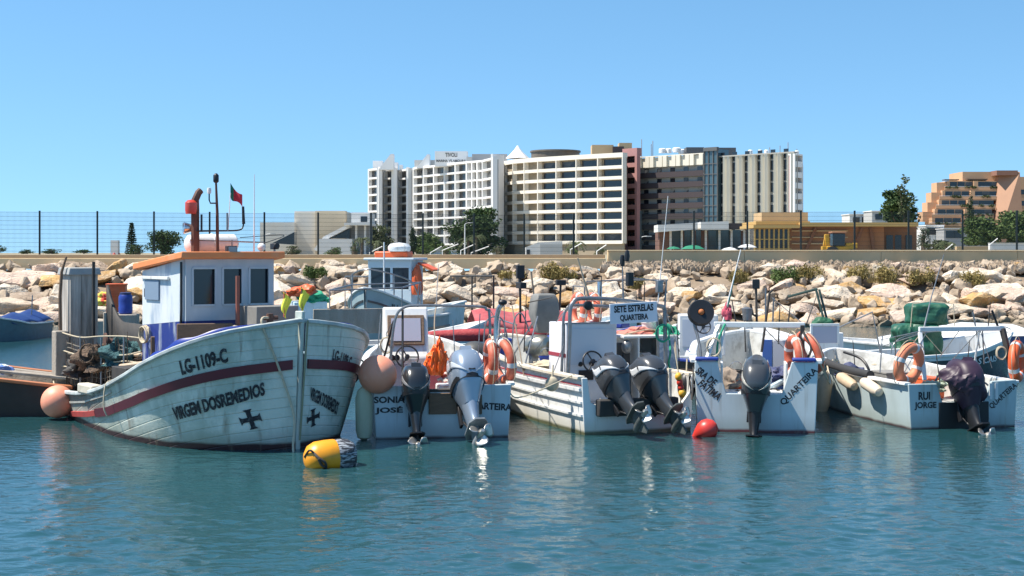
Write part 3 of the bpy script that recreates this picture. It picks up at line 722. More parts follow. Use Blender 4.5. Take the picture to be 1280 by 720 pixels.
# --- terraced terracotta building at the right
D = 455; org = Vector((*G(1205, D).xy, GZ)); t = thing('terraced_block', 'stepped terracotta apartment block with planted terraces at the right edge', 'apartment block', org)
F = Facade(t, org); k = D/FPX
rows = [(1207, 1250, 214, 226), (1186, 1250, 226, 238), (1178, 1246, 238, 250), (1172, 1240, 250, 261.5), (1165, 1236, 261.5, 273), (1160, 1232, 273, 284)]
body = MB(); glz = []; rail = MB(); plant = []
for i, (u0, u1, v0, v1) in enumerate(rows):
    z1 = zt(v0, D); z0 = zt(v1, D)
    a = G(u0, D); c = G(u1, D); dep = 14-i*1.2; w = c.x-a.x
    body.box(Vector(((a.x+c.x)/2, D+dep/2+3-i*1.5, (z0+z1)/2))-org, (w, dep, z1-z0+.02*i))
    if i:
        yf = D+3-i*1.5
        body.box(Vector(((a.x+c.x)/2-.5, yf-1.0, z0+.55))-org, (w+1.5, .25, 1.1))            # parapet
        rl = MB(); rl.box(Vector(((a.x+c.x)/2-.5, yf-1.0, z0+1.28))-org, (w+1.4, .06, .12)); rl.build('terrace_rail', M_hw, t, smooth=0)
        body.box(Vector(((a.x+c.x)/2-.5, yf-.45, z0+.02))-org, (w+1.5, 1.35, .25))
        for j, f in enumerate((.12, .27, .42, .66, .80, .93)):
            x = lerp(a.x, c.x, f); pw = w*.11
            F.window(Vector((x, yf-.02, z0+1.75))-org, pw*1.25, 2.0, Matrix.Identity(3), M_gl if (i+j) % 3 else M_gl2)
        body.box(Vector((lerp(a.x, c.x, .54), yf-.5, (z0+z1)/2))-org, (1.3, 1.2, z1-z0-.04))
    body.box(Vector((a.x-1.6, D+6-i, z1-2.4))-org, (3.2, 6, 4.2-.3*i)) if i in (1, 2, 3, 4) else None
body.build('terraced_wall', M_terra, t, smooth=0)
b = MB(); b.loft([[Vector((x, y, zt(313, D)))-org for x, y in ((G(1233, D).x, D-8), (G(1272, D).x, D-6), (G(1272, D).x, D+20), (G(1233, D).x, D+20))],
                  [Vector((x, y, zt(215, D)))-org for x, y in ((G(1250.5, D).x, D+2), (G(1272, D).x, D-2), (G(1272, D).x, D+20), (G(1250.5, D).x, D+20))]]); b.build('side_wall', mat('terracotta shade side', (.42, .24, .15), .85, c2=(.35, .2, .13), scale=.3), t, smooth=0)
part_box(t, org, 'roof_block', mat('roof umber', (.26, .13, .09), .8), 1246, 1272.3, 213, 219, D-2.2, 6)
for i, (u, v, w) in enumerate(((1190, 224.5, 18), (1222, 224, 25))):
    pb = part_box(t, org, 'pergola', mat('pergola wood', (.1, .07, .05), .8), u-w/2, u+w/2, v-.5, v+.8, D+1, 3)
g = random.Random(9)
for i, (u0, u1, v0, v1) in enumerate(rows[1:], 1):
    lobes = [(lerp(G(u0, D).x, G(u1, D).x, g.random())-org.x, D+3-i*1.5-1.1-D, zt(v1, D)+1.0-org.z, 1.1, .3, .45) for _ in range(7)]
    for lb in lobes: crown_mb([lb], 60, .28, g).build('terrace_plant', LEAF['olive'], t, smooth=0, recalc=False)
part_box(t, org, 'lower_wall', M_lgrey, 1155, 1232, 284.3, 313, D-4, 14)
D2 = 470; org = Vector((*G(1300, D2).xy, GZ)); t = thing('apartment_block', 'terracotta block cut by the right edge beside the stepped block', 'apartment block', org)
part_box(t, org, 'wall', M_terra, 1273.5, 1340, 221, 313, D2, 16); F = Facade(t, org)
for i in range(4):
    for u in (1277.5, 1290, 1305): F.window(P(u, 240+i*14, D2-.03)-org, 1.6, 1.6, Matrix.Identity(3), M_gl)

# --- low long white building with a slanted fascia
D = 215; org = Vector((*G(880, D).xy, GZ)); t = thing('low_pavilion', 'low glazed building with a long tilted white fascia', 'building', org); k = D/FPX
b = MB()
def quad_prism(b, pts, d, dep):
    lo = [P(u, v, d)-org for u, v in pts]; b.loft([lo, [p+Vector((0, dep, 0)) for p in lo]])
quad_prism(b, [(822.5, 281), (872, 278.5), (872, 286.5), (822.5, 290)], D-8, 6); quad_prism(b, [(876, 277.5), (911, 276.5), (911, 287), (876, 287)], D-8, 6)
b.build('fascia', M_white, t, smooth=0)
part_box(t, org, 'dark_fascia', M_brown, 911.5, 940, 279, 286, D-7, 6)
b = MB(); a = P(826, 288, D-6); c = P(938, 288, D-6); b.box(Vector(((a.x+c.x)/2, D-1, (a.z+GZ)/2))-org, (c.x-a.x, 6, a.z-GZ)); b.build('wall', mat('brown cladding', (.2, .1, .07), .8, c2=(.12, .06, .05), scale=.4), t, smooth=0)
F = Facade(t, org)
for u, w in ((846, 12), (860, 9), (873, 6), (892, 13), (906, 12), (921, 10)):
    F.window(P(u, 300, D-4.1)-org, w*k, 3.0, Matrix.Identity(3), M_glb)
b = MB()
for u in (838, 852, 866, 882, 899, 914, 930): q = P(u, 288, D-5); b.box(Vector((q.x, D-5.2, (q.z+GZ)/2))-org, (.3, .3, q.z-GZ))
b.build('column', M_white, t, smooth=0)

# --- tan and timber pavilion
D = 150; org = Vector((*G(1040, D).xy, GZ)); t = thing('timber_pavilion', 'tan flat roofed pavilion clad in reddish timber behind the wall', 'building', org); k = D/FPX
part_box(t, org, 'roof_box', M_tan, 952, 1010, 265.5, 279, D+3, 5); part_box(t, org, 'cornice', mat('ochre cornice', (.55, .36, .13), .85), 945, 1012.5, 276.5, 281, D-.8, 9)
part_box(t, org, 'roof_slab', mat('ochre cornice', (0, 0, 0)), 942, 1000, 281.2, 285, D-1.5, 9)
part_box(t, org, 'roof_slab', mat('ochre cornice', (0, 0, 0)), 1000.2, 1148, 278, 283, D-1.6, 9)
M_tim = mat('red timber', (.42, .19, .085), .8, c2=(.33, .14, .065), scale=1.2, streak=.1, c3=(.42, .2, .09), scale3=.6)
M_tim2 = mat('strut timber', (.24, .10, .05), .8)
part_box(t, org, 'timber_wall', M_tim, 987, 1105, 283.2, 318, D, 5)
part_box(t, org, 'timber_wall', mat('dark timber', (.30, .14, .07), .8, c2=(.24, .11, .06), scale=1.), 1105.2, 1146, 283.2, 318, D+1.5, 4)
b = MB()
for i in range(8): q = P(943.5+i*6.0, 285, D-.8); b.box(Vector((q.x, D-.8, (q.z+GZ)/2))-org, (.16, .16, q.z-GZ))
for z in (.9, 1.9, 3.0): b.box(Vector((P(965, 0, D).x, D-.75, GZ+z))-org, (45*k, .08, .1))
b.build('post_screen', mat('yellow timber', (.55, .36, .12), .8), t, smooth=0)
part_box(t, org, 'glass_wall', M_gl, 943, 987, 285.2, 318, D+.6, 3)
for u0, u1 in ((1020, 1007), (1078, 1066), (1088, 1092)):
    b = MB(); b.bar(P(u0, 284, D-.3)-org, P(u1, 314, D-.3)-org, .3, .3); b.build('raking_strut', M_tim2, t, smooth=0)
for i in range(3): part_box(t, org, 'terrace_rail', M_tan, 990, 1060, 288+i*8, 289.3+i*8, D-.4, .3)
for u in (1112, 1123, 1136): part_box(t, org, 'door_opening', M_gl, u-4, u+4, 294, 318, D+1.4, .3)

# --- modern pale building at the left with ramp
D = 260; org = Vector((*G(400, D).xy, GZ)); t = thing('civic_building', 'pale block building with a sloping ramp left of the white hotel', 'building', org)
M_pb = mat('pale beige wall', (.80, .74, .64), .8, c2=(.74, .67, .56), scale=.3)
part_box(t, org, 'wall', M_pb, 368, 431, 264, 318, D+6, 14); part_box(t, org, 'wall', mat('beige wall', (.66, .54, .38), .85), 394, 431.5, 263.5, 318, D+5.5, 3)
part_box(t, org, 'wall', M_white, 439, 462, 265.5, 280, D-2, 10); part_box(t, org, 'canopy', M_white, 430, 462, 278.5, 281.5, D-5, 12)
part_box(t, org, 'wall', M_pb, 325, 368, 278, 318, D+4, 10)
part_box(t, org, 'wall', M_greyb, 436, 462, 281.8, 318, D+1, 5)
b = MB(); lo = [P(u, v, D-3)-org for u, v in ((392, 312), (404, 296), (437, 279), (437, 284), (412, 297), (396, 314))]; b.loft([lo, [p+Vector((0, 5, 0)) for p in lo]]); b.build('ramp', M_white, t, smooth=0)
part_box(t, org, 'low_wall', M_white, 398, 440, 298.5, 318, D-4, 4)
b = MB(); lo = [P(u, v, D-1)-org for u, v in ((408, 297.5), (424, 291), (437, 285), (437, 298))]; b.loft([lo, [p+Vector((0, 2, 0)) for p in lo]]); b.build('glazed_gable', M_gl, t, smooth=0)
b = MB(); lo = [P(u, v, D-2)-org for u, v in ((340, 304), (368, 290), (368, 306))]; b.loft([lo, [p+Vector((0, 3, 0)) for p in lo]]); b.build('glazed_gable', M_gl, t, smooth=0)
for u in (444, 455): part_box(t, org, 'column', M_white, u, u+2.2, 281.6, 318, D-3, 1)
F = Facade(t, org); F.window(P(455, 274, D-2.05)-org, 1.2, 1.0, Matrix.Identity(3), M_gl)

# --- other background pieces
D = 140; org = Vector((*G(690, D).xy, GZ)); t = thing('white_shed', 'small white shed with a sloping roof below the round hotel', 'shed', org)
b = MB(); lo = [P(u, v, D)-org for u, v in ((657, 320), (657, 309), (673, 303), (703, 301.5), (703, 320))]; b.loft([lo, [p+Vector((0, 4, 0)) for p in lo]]); b.build('wall', M_white, t, smooth=0)
part_box(t, org, 'door', M_gl, 658.5, 662.5, 312, 320, D-.05, .1)
part_box(t, org, 'ribbed_cladding', M_lgrey, 675, 702, 305, 320, D-.06, .1)
for u0, u1, v0, v1, dd, mm, nm, lab in ((1090, 1118, 264, 280, 330, M_lgrey, 'far_building', 'grey flat roofed building behind the timber pavilion'), (1062, 1090, 268, 280, 340, M_white, 'far_building', 'pale flat roof left of the grey roof behind the timber pavilion'),
        (1158, 1180, 282, 314, 260, M_white, 'far_building', 'plain white building below the terraced block'), (1180, 1206, 286, 314, 255, M_greyb, 'far_building', 'plain grey building between the white one and the right hand tree')):
    org = Vector((*G((u0+u1)/2, dd).xy, GZ)); t = thing(nm, lab, 'building', org)
    part_box(t, org, 'wall', mm, u0, u1, v0, 317, dd, 8); part_box(t, org, 'roof_edge', M_hw, u0-.4, u1+.4, v0-.8, v0+.3, dd-.3, 8.6)
    F = Facade(t, org); F.window(P(lerp(u0, u1, .3), v0+7, dd-.04)-org, 1.6, 1.3, Matrix.Identity(3), M_gl); F.window(P(lerp(u0, u1, .7), v0+7, dd-.04)-org, 1.6, 1.3, Matrix.Identity(3), M_gl)
for u0, u1, v0, dd, lab in ((1238, 1300, 304, 90, 'low pale wall at the right edge behind the fence'), (1196, 1238, 308, 95, 'low brown wall left of the pale wall')):
    org = Vector((*G((u0+u1)/2, dd).xy, GZ)); t = thing('garden_wall', lab, 'wall', org)
    part_box(t, org, 'wall', M_white if u0 > 1200 else M_tan, u0, u1, v0, 318, dd, .4); part_box(t, org, 'coping', M_lgrey, u0, u1, v0-.6, v0, dd-.05, .5)
# red and white kiosk
D = 150; org = Vector((*G(144, D).xy, GZ)); t = thing('beach_kiosk', 'small red and white kiosk left of the slim tiered pine', 'kiosk', org); k = D/FPX
b = MB(); b.lathe([(7*k, 4*k), (1*k, 10*k), (0, 12*k)], (0, 0, 0), n=4); b.build('roof', mat('faded red', (.5, .1, .08), .7), t, smooth=0)
b = MB(); b.box((0, 0, 1.0), (9*k, 9*k, 1.6)); b.build('wall', M_white, t)
# lamp posts
for u, v, d, lab in ((581, 280, 120, 'white street lamp in front of the tall dark tree'), (331, 294, 110, 'lamp post left of the pale block building'), (801, 297, 110, 'curved lamp below the pink stair tower')):
    p = P(u, v, d); t = thing('street_lamp', lab, 'street lamp', (p.x, d, GZ), group='street lamps on the promenade'); h = p.z-GZ
    b = MB(); b.tube([(0, 0, 0), (0, 0, h)], [.07, .045], 8); b.tube(catmull([(0, 0, h-.15), (.1, 0, h+.05), (.5, 0, h+.12)], 4), .03, 6); b.build('pole', M_hw, t)
    b = MB(); b.box((.62, 0, h+.1), (.4, .16, .07)); b.build('lamp_head', M_lgrey, t)
# parasols and canopies on the terrace
for u, v, w, d, c, lab in ((866, 306, 30, 120, (.02, .22, .12), 'green parasol low in front of the glazed building'), (842, 308, 18, 122, (.02, .2, .11), 'smaller green parasol left of the other green one'), (934, 305, 24, 118, (.75, .75, .75), 'white parasol left of the timber posts'), (912, 309, 22, 112, (.75, .74, .72), 'flat white parasol between the green and the white one')):
    p = P(u, v, d); t = thing('parasol', lab, 'parasol', (p.x, d, GZ), group='parasols behind the wall'); h = p.z-GZ; r = w/2/FPX*d
    b = MB(); b.lathe([(r, -.35*r), (r*.6, -.12*r), (.02, 0)], (0, 0, h), n=8); b.build('canopy', mat('parasol %s' % lab[:5], c, .8), t, smooth=0)
    b = MB(); b.tube([(0, 0, 0), (0, 0, h-.02)], .03, 6); b.build('pole', M_lgrey, t)
# yellow backhoe
D = 110; k = D/FPX; p = P(1047, 313, D); t = thing('backhoe_loader', 'yellow backhoe loader parked beside the timber wall', 'digger', (p.x, D, GZ))
M_yel = mat('digger yellow', (.55, .30, .02), .5); M_blk = mat('black rubber', (.015, .015, .016), .6, c2=(.03, .03, .03), scale=5)
b = MB(); b.box((.2, 0, .75), (2.2, .8, .5)); b.box((1.0, 0, 1.05), (.9, .7, .4)); b.build('body', M_yel, t, bevel=.05)
b = MB(); b.box((0, 0, 1.5), (.95, .9, 1.0)); cab = b.build('cab', M_gl, t, bevel=.05)
b = MB(); b.box((0, 0, 2.05), (1.15, 1.1, .12)); b.build('cab_roof', mat('cab roof', (.45, .2, .1), .6), t, bevel=.03)
b = MB(); b.bar((-.75, 0, .7), (-.86, 0, 1.9), .3, .4); b.bar((-.86, 0, 1.9), (-1.02, 0, 1.0), .22, .24); b.box((-1.02, 0, .75), (.4, .5, .5)); b.build('boom', M_yel, t, bevel=.02)
for x, r in ((-.5, .5), (.95, .38)):
    for y in (-.5, .5): b = MB(); b.lathe([(r*.5, -.15), (r, -.13), (r, .13), (r*.5, .15)], (x, y, r), (0, 1, 0), 18); b.build('wheel', M_blk, t)
# masts of small boats drawn up behind the fence (thin white spars)
g = random.Random(12)
for i, (u, v, du, d) in enumerate(((470, 312, 16, 90), (545, 312, 14, 92), (563, 309, 20, 95), (585, 309, 18, 95), (600, 312, 22, 95), (720, 308, 14, 92), (752, 310, 12, 92), (1242, 302, 10, 85), (1186, 309, 10, 85))):
    a = P(u-du/2, v+4, d); c = P(u+du/2, v-4, d); b = MB(); 
    a.z = max(a.z, 2.35); o = Vector((a.x, d, GZ)); b.tube([Vector((a.x, d, 2.3))-o, a-o, c-o], .035, 5)
    tag(b.build('leaning_spar', M_hw, loc=o), 'thin white spar leaning behind the fence, ' + ('under the white hotel', 'left of the dark tree', 'left under the dark tree', 'in the middle under the dark tree', 'right under the dark tree', 'left under the round hotel', 'right under the round hotel', 'by the pale right wall', 'by the small palm')[i], 'spar', 'spars behind the fence')
# ------------------------------------------------------------------ boats: shared builders
class Hull:
    """open hull; x runs from the stern (0) to the bow (L), z = 0 is the waterline"""
    def __init__(s, L, xs, bw, bd, zs, zk=-.3, pw=.75, rake=.0):
        s.L, s.xs, s.bw, s.bd, s.zst, s.zk, s.pw, s.rake = L, xs, bw, bd, zs, zk, pw, rake
    def zs(s, x): return smin(s.xs, s.zst, x)
    def pt(s, x, t, sd):
        w = smin(s.xs, s.bw, x); d = smin(s.xs, s.bd, x); tt = max(t, 0)**s.pw
        return Vector((x+s.rake*t*max(x/s.L, 0)**5, sd*max(lerp(w, d, tt), .0), lerp(s.zk, s.zs(x), t)))
    def t_at(s, x, z): return (z-s.zk)/(s.zs(x)-s.zk)
    def nrm(s, x, t, sd):
        e = .02; a = s.pt(min(x+e, s.L), t, sd)-s.pt(max(x-e, 0), t, sd); b = s.pt(x, t+e, sd)-s.pt(x, t-e, sd)
        n = a.cross(b); 
        if n.y*sd < 0: n = -n
        return n.normalized(), b.normalized()
    def X(s, u): return s.L*(1-(1-u)**1.5)
    def inset(s, x, t, sd, th):
        p = s.pt(x, t, sd); n, u = s.nrm(x, t, sd); n.z = 0
        if n.length > 1e-6: n.normalize()
        q = p-n*th
        if q.y*sd < 0: q.y = 0
        return q
    def shell(s, name, m, par, nx=44, nt=12):
        b = MB()
        for sd in (-1, 1): b.grid(lambda u, v: s.pt(s.X(u), v, sd), nx, nt)
        return b.build(name, m, par, smooth=50, recalc=True)
    def rim_path(s, inset, dz, n=26, x0=0.):
        r = [s.pt(lerp(x0, s.L, 1-(1-i/n)**1.5), 1, -1) for i in range(n+1)]; l = [Vector((p.x, -p.y, p.z)) for p in r][::-1]
        return [Vector((p.x, p.y-math.copysign(min(inset, abs(p.y)), p.y), p.z+dz)) for p in r+l[1:]]
    def gunwale(s, name, m, par, w, h, dz=0., x0=0., inset=.0):
        p = s.rim_path(inset, dz, x0=x0); rings = []
        for i, q in enumerate(p):
            t = (p[min(i+1, len(p)-1)]-p[max(i-1, 0)]); t.z = 0; t.normalize(); n = Vector((-t.y, t.x, 0))
            rings.append([q-n*w/2-Vector((0, 0, h/2)), q+n*w/2-Vector((0, 0, h/2)), q+n*w/2+Vector((0, 0, h/2)), q-n*w/2+Vector((0, 0, h/2))])
        b = MB(); b.loft(rings); return b.build(name, m, par, smooth=40, bevel=min(w, h)*.2)
    def strake(s, name, m, par, zf, h, th, x0=0., x1=None, sides=(-1, 1), n=30):
        b = MB(); x1 = s.L-.02 if x1 is None else x1
        for sd in sides:
            rings = []
            for i in range(n+1):
                x = lerp(x0, x1, 1-(1-i/n)**1.3); t = s.t_at(x, zf(x)); p = s.pt(x, t, sd); nn, up = s.nrm(x, t, sd)
                rings.append([p+nn*th-up*h/2, p+nn*th+up*h/2, p-nn*.02+up*h/2, p-nn*.02-up*h/2])
            b.loft(rings)
        return b.build(name, m, par, smooth=40)
    def inside(s, mi, md, par, deck, th=.06, dn='deck', n=26, x1=None):
        b = MB()
        for sd in (-1, 1):
            def f(u, v):
                x = s.X(u)*.999; z = deck(x); q0 = s.inset(x, 1, sd, th); q = s.inset(x, min(max(s.t_at(x, z), 0), 1), sd, th)
                q = Vector((min(q.x, q0.x), sd*min(abs(q.y), abs(q0.y)), z)); return q0.lerp(q, v)
            b.grid(f, n, 3)
        b.build('inner_bulwark', mi, par, smooth=50)
        b = MB()
        def g(u, v):
            x = s.X(u)*.985; q = s.inset(x, min(max(s.t_at(x, deck(x)), 0), 1), 1, th*.5); return Vector((q.x+.01, (v*2-1)*q.y, deck(x)))
        b.grid(g, n, 6); return b.build(dn, md, par, smooth=40)
    def transom(s, name, m, par, cut, th=.06, x=0.):
        ts = [i/10 for i in range(11)]
        poly = [(s.pt(0, t, -1).y, s.pt(0, t, -1).z) for t in ts]+list(cut)+[(s.pt(0, t, 1).y, s.pt(0, t, 1).z) for t in ts[::-1]]
        b = MB(); b.prism(poly, (x, 0, 0), (0, 1, 0), (0, 0, 1), th); return b.build(name, m, par, smooth=0, bevel=.012)
    def arc(s, t, n=300):
        xs = [s.X(i/n)*.999 for i in range(n+1)]; l = [0.]; p = [s.pt(x, t, 1) for x in xs]
        for i in range(n): l.append(l[-1]+(p[i+1]-p[i]).length)
        return np.array(xs), np.array(l)
    def side_text(s, body, m, par, sd, xc, zc, w, h, slope=0., bold=.03, name='lettering', slant=0., off=.012, geo=None, turn=0.):
        xs, l = s.arc(s.t_at(xc, zc)); sc = float(np.interp(xc, xs, l))
        def fn(x, y):
            if turn: x, y = x*math.cos(turn)-y*math.sin(turn), x*math.sin(turn)+y*math.cos(turn)
            a = (x if sd < 0 else -x); xx = float(np.interp(sc+a, l, xs)); z = zc+a*slope+y
            t = s.t_at(xx, z); n, up = s.nrm(xx, t, sd); return s.pt(xx, t, sd)+n*off
        if geo:
            g = MB(); g.add([fn(x*w, y*h) for x, y in geo[0]], geo[1]); return g.build(name, m, par, smooth=0, recalc=False)
        return lettering(body, fn, w, h, m, par, name, bold, slant)
def stern_text(body, m, par, y, z, w, h, ang=0., x=-.034, bold=.055, name='lettering', slant=0.):
    c, n = math.cos(R(ang)), math.sin(R(ang))
    return lettering(body, lambda a, b: Vector((x, y-(a*c-b*n), z+a*n+b*c)), w, h, m, par, name, bold, slant)

M_ink = mat('black lettering', (.012, .012, .018), .6, c2=(.11, .115, .115), scale=22, lo=.5, hi=.66, amt=.75)
M_steel = mat('stainless tube', (.55, .56, .57), .25, metal=.9)
M_dsteel = mat('dull steel tube', (.30, .31, .32), .4, metal=.7, c2=(.16, .15, .14), scale=10)
M_black = mat('black plastic', (.014, .014, .016), .45)
M_wtub = mat('white tube', (.74, .74, .72), .4, c2=(.5, .45, .38), scale=9, lo=.55, hi=.75, amt=.6)
M_gel = mat('white gelcoat', (.74, .74, .72), .35, c2=(.55, .53, .48), scale=4, lo=.5, hi=.75, amt=.55, streak=3)
M_gelb = mat('pale blue paint', (.47, .60, .66), .4, c2=(.38, .46, .48), scale=4, lo=.5, hi=.75, amt=.6, streak=4)
M_deckg = mat('grey deck', (.36, .36, .35), .7, c2=(.22, .21, .2), scale=6)
M_org = mat('orange plastic', (.72, .10, .02), .5, c2=(.6, .16, .06), scale=8)
M_orgf = mat('faded orange red', (.62, .12, .06), .55, c2=(.68, .28, .18), scale=6)
M_reflect = mat('pale reflective tape', (.62, .62, .62), .4)
M_rope = mat('pale rope', (.52, .45, .33), .9, c2=(.36, .3, .2), scale=20)
M_ropeg = mat('green rope', (.02, .28, .16), .8)
M_ropeo = mat('orange rope', (.7, .2, .05), .8)
M_blue = mat('deep blue paint', (.012, .035, .26), .4, c2=(.03, .06, .25), scale=5)
M_boot = mat('maroon paint', (.10, .022, .025), .55, c2=(.06, .02, .02), scale=6, c3=(.16, .06, .05), scale3=2.5)
M_wood = mat('weathered grey wood', (.34, .30, .25), .9, c2=(.17, .14, .11), scale=5, streak=8, bump=.3, bscale=25, c3=(.46, .43, .38), scale3=2)
M_wood2 = mat('brown wood', (.20, .13, .085), .85, c2=(.12, .08, .055), scale=5, streak=.2, bump=.2, bscale=25)
M_dark = mat('dark tarred wood', (.03, .028, .027), .7, c2=(.07, .06, .05), scale=4)
M_buff = mat('buff fender', (.55, .42, .29), .6, c2=(.4, .3, .2), scale=7)
M_lilac = mat('smoked acrylic', (.40, .39, .46), .15, spec=.7)
M_cw = mat('cowl white', (.6, .62, .64), .3, coat=.4)
M_cblack = mat('cowl black', (.018, .019, .021), .28, coat=.5)
M_cgrey = mat('cowl charcoal', (.05, .053, .058), .3, coat=.5)
M_csil = mat('cowl silver blue', (.27, .33, .41), .28, metal=.35, coat=.5)
M_prop = mat('propeller metal', (.5, .48, .45), .35, metal=.8)
M_alg = mat('algae stained metal', (.05, .06, .06), .6, c2=(.16, .17, .16), scale=9)

def sring(cx, z, hx, hy, n=24, e=2.6, dz=0.):
    r = []
    for k in range(n):
        a = 2*math.pi*k/n; c, q = math.cos(a), math.sin(a)
        r.append(Vector((cx+hx*math.copysign(abs(c)**(2/e), c), hy*math.copysign(abs(q)**(2/e), q), z+dz*c)))
    return r
def outboard(par, loc, tilt, sc=1., cowl=None, leg=None, band=None, low=None, label=None, slim=1., steer=0., rz=math.pi):
    """cowl mesh is the part; leg, propeller, bands and clamp are its sub-parts. local +x points astern"""
    k = sc; rot = (R(steer), R(-tilt), rz)
    prof = [(-.20, .19, .15, .105), (-.10, .20, .20, .135), (.0, .205, .26, .175), (.07, .21, .30, .20), (.2, .22, .335, .218), (.36, .215, .335, .212), (.48, .195, .315, .195), (.555, .175, .275, .17), (.60, .16, .21, .13), (.618, .15, .11, .07)]
    b = MB(); b.loft([sring(c*k, z*k, hx*k, hy*k*slim, e=3.1, dz=-.06*k*max(0, min(1, (z-.1)/.3))) for z, c, hx, hy in prof])
    b.box((.36*k, 0, .40*k), (.2*k, .15*k*slim, .3*k), Matrix.Rotation(R(-14), 3, 'Y'))
    o = b.build('outboard_motor', cowl, par, smooth=45, loc=loc, bevel=.0); o.rotation_euler = rot
    if label: o['label'] = label
    b = MB(); z0 = .085
    b.loft([sring(.2*k, (z0-.03)*k, .30*k, .205*k*slim), sring(.2*k, (z0-.03)*k, .312*k, .213*k*slim), sring(.205*k, (z0+.035)*k, .325*k, .222*k*slim), sring(.205*k, (z0+.035)*k, .30*k, .205*k*slim)], loop=True, cap=(False, False)); b.build('cowl_seam', M_black, o)
    if band:
        for sd in (-1, 1):
            g = MB(); 
            def f(u, v):
                z = lerp(.15, .46, u)+(v-.5)*.15*(.5+u)
                a = lerp(R(12), R(115), u)+(v-.5)*.34
                hx = interp([.07, .2, .36, .48, .555], [.306, .341, .341, .321, .281], z)*k; hy = interp([.07, .2, .36, .48, .555], [.206, .224, .218, .201, .176], z)*k*slim
                c, q = math.cos(a), math.sin(a)
                return Vector((.215*k+hx*math.copysign(abs(c)**(2/3.1), c)*1.01, sd*hy*1.012*abs(q)**(2/3.1), z*k-.06*k*max(0, min(1, (z-.1)/.3))*c))
            g.grid(f, 12, 4); g.build('cowl_stripe', band, o, smooth=60, solid=.006)
    b = MB()
    for sd in (-1, 1): b = MB(); b.box((.30*k, sd*.213*k*slim, .34*k), (.035*k, .02*k, .14*k), Matrix.Rotation(R(12), 3, 'Y')); b.build('cowl_vent', M_black, o, bevel=.006)
    b = MB(); b.box((.535*k, 0, .16*k), (.02*k, .09*k, .035*k)); b.build('cowl_latch', M_black, o, bevel=.006)
    b = MB(); b.tube(catmull([(-.1*k, .05*k, .05*k), (-.25*k, .1*k, .12*k), (-.42*k, .08*k, .0), (-.55*k, .0, -.25*k)], 5), .018*k, 6); b.build('control_hose', M_black, o)
    b = MB()
    b.loft([sring(c*k, z*k, hx*k, hy*k, 16, 2.2) for z, c, hx, hy in ((-.12, .19, .17, .115), (-.24, .185, .155, .10), (-.36, .185, .145, .082), (-.48, .19, .15, .066), (-.54, .20, .17, .055))])
    b.build('leg', leg or cowl, o, smooth=45)
    low = low or M_alg; b = MB()
    b.prism([(-.02, -.06), (.1, -.11), (.42, -.12), (.52, -.06), (.52, .06), (.42, .12), (.1, .11), (-.02, .06)] if k == 1 else [(x*k, y*k) for x, y in [(-.02, -.06), (.1, -.11), (.42, -.12), (.52, -.06), (.52, .06), (.42, .12), (.1, .11), (-.02, .06)]], (0, 0, -.55*k), (1, 0, 0), (0, 1, 0), .022*k)
    b.loft([sring(c*k, z*k, hx*k, hy*k, 14, 2) for z, c, hx, hy in ((-.54, .2, .15, .04), (-.66, .21, .14, .035), (-.78, .2, .12, .03))])
    b.lathe([(.005*k, -.02*k), (.04*k, .03*k), (.062*k, .12*k), (.066*k, .25*k), (.055*k, .38*k), (.045*k, .42*k)], (0, 0, -.74*k), (1, 0, 0), 16)
    b.prism([(.08*k, -.78*k), (.33*k, -.78*k), (.34*k, -.97*k), (.26*k, -.98*k)], (0, 0, 0), (1, 0, 0), (0, 0, 1), .018*k)
    b.build('gearcase', low, o, smooth=40)
    b = MB(); b.lathe([(.045*k, 0), (.043*k, .09*k), (.02*k, .13*k)], (.425*k, 0, -.74*k), (1, 0, 0), 12)
    for i in range(3):
        a0 = i*2.094+.4; g = []
        def f(u, v):
            r = lerp(.035, .165, u)*k; a = a0+(v-.5)*1.35*math.sin(math.pi*(.22+.62*u)); return Vector((.47*k+(v-.5)*.10*k, r*math.cos(a), -.74*k+r*math.sin(a)))
        b.grid(f, 6, 6)
    b.build('propeller', M_prop, o, smooth=60, solid=.008*k)
    b = MB()
    for sd in (-1, 1): b.box((-.05*k, sd*.09*k, -.16*k), (.09*k, .035*k, .38*k)); b.tube([(-.02*k, sd*.06*k, -.3*k), (.1*k, sd*.05*k, -.45*k)], .015*k, 6)
    b.tube([(.03*k, 0, -.36*k), (.03*k, 0, .02*k)], .045*k, 10); b.box((.0, 0, -.02*k), (.14*k, .2*k, .05*k))
    b.build('clamp_bracket', M_black, o, smooth=35, bevel=.006)
    return o

def life_ring(loc, axis, label, roll=0., m=None, R0=.29, r=.075):
    t = thing('life_ring', label, 'life ring', loc, group='orange life rings hung on the boats')
    q = Vector((0, 0, 1)).rotation_difference(Vector(axis)); t.rotation_mode = 'QUATERNION'; t.rotation_quaternion = q @ Quaternion((0, 0, 1), roll)
    b = MB(); b.torus((0, 0, 0), R0, r, n=40, m=14, ); b.build('ring', m or M_orgf, t)
    for k in range(4):
        a = k*math.pi/2+.6; pts = [Vector((R0*math.cos(a+d), R0*math.sin(a+d), 0)) for d in (-.11, -.05, .05, .11)]
        b = MB(); b.tube(pts, r*1.03, 14); b.build('tape_band', M_reflect, t)
    b = MB(); pts = []
    for k in range(32):
        a = k/32*2*math.pi; rr = R0+r+.012+.05*abs(math.sin(2*(a-.6))); pts.append((rr*math.cos(a), rr*math.sin(a), 0))
    b.tube(pts, .007, 5, True); b.build('grab_rope', M_rope, t)
    return t
def rope(name, label, pts, r, m, group=None, n=8, cat='rope'):
    pts = [Vector(p) for p in pts]; o = pts[0].copy(); b = MB(); b.tube(catmull([p-o for p in pts], n), r, 6)
    return tag(b.build(name, m, loc=o), label, cat, group)
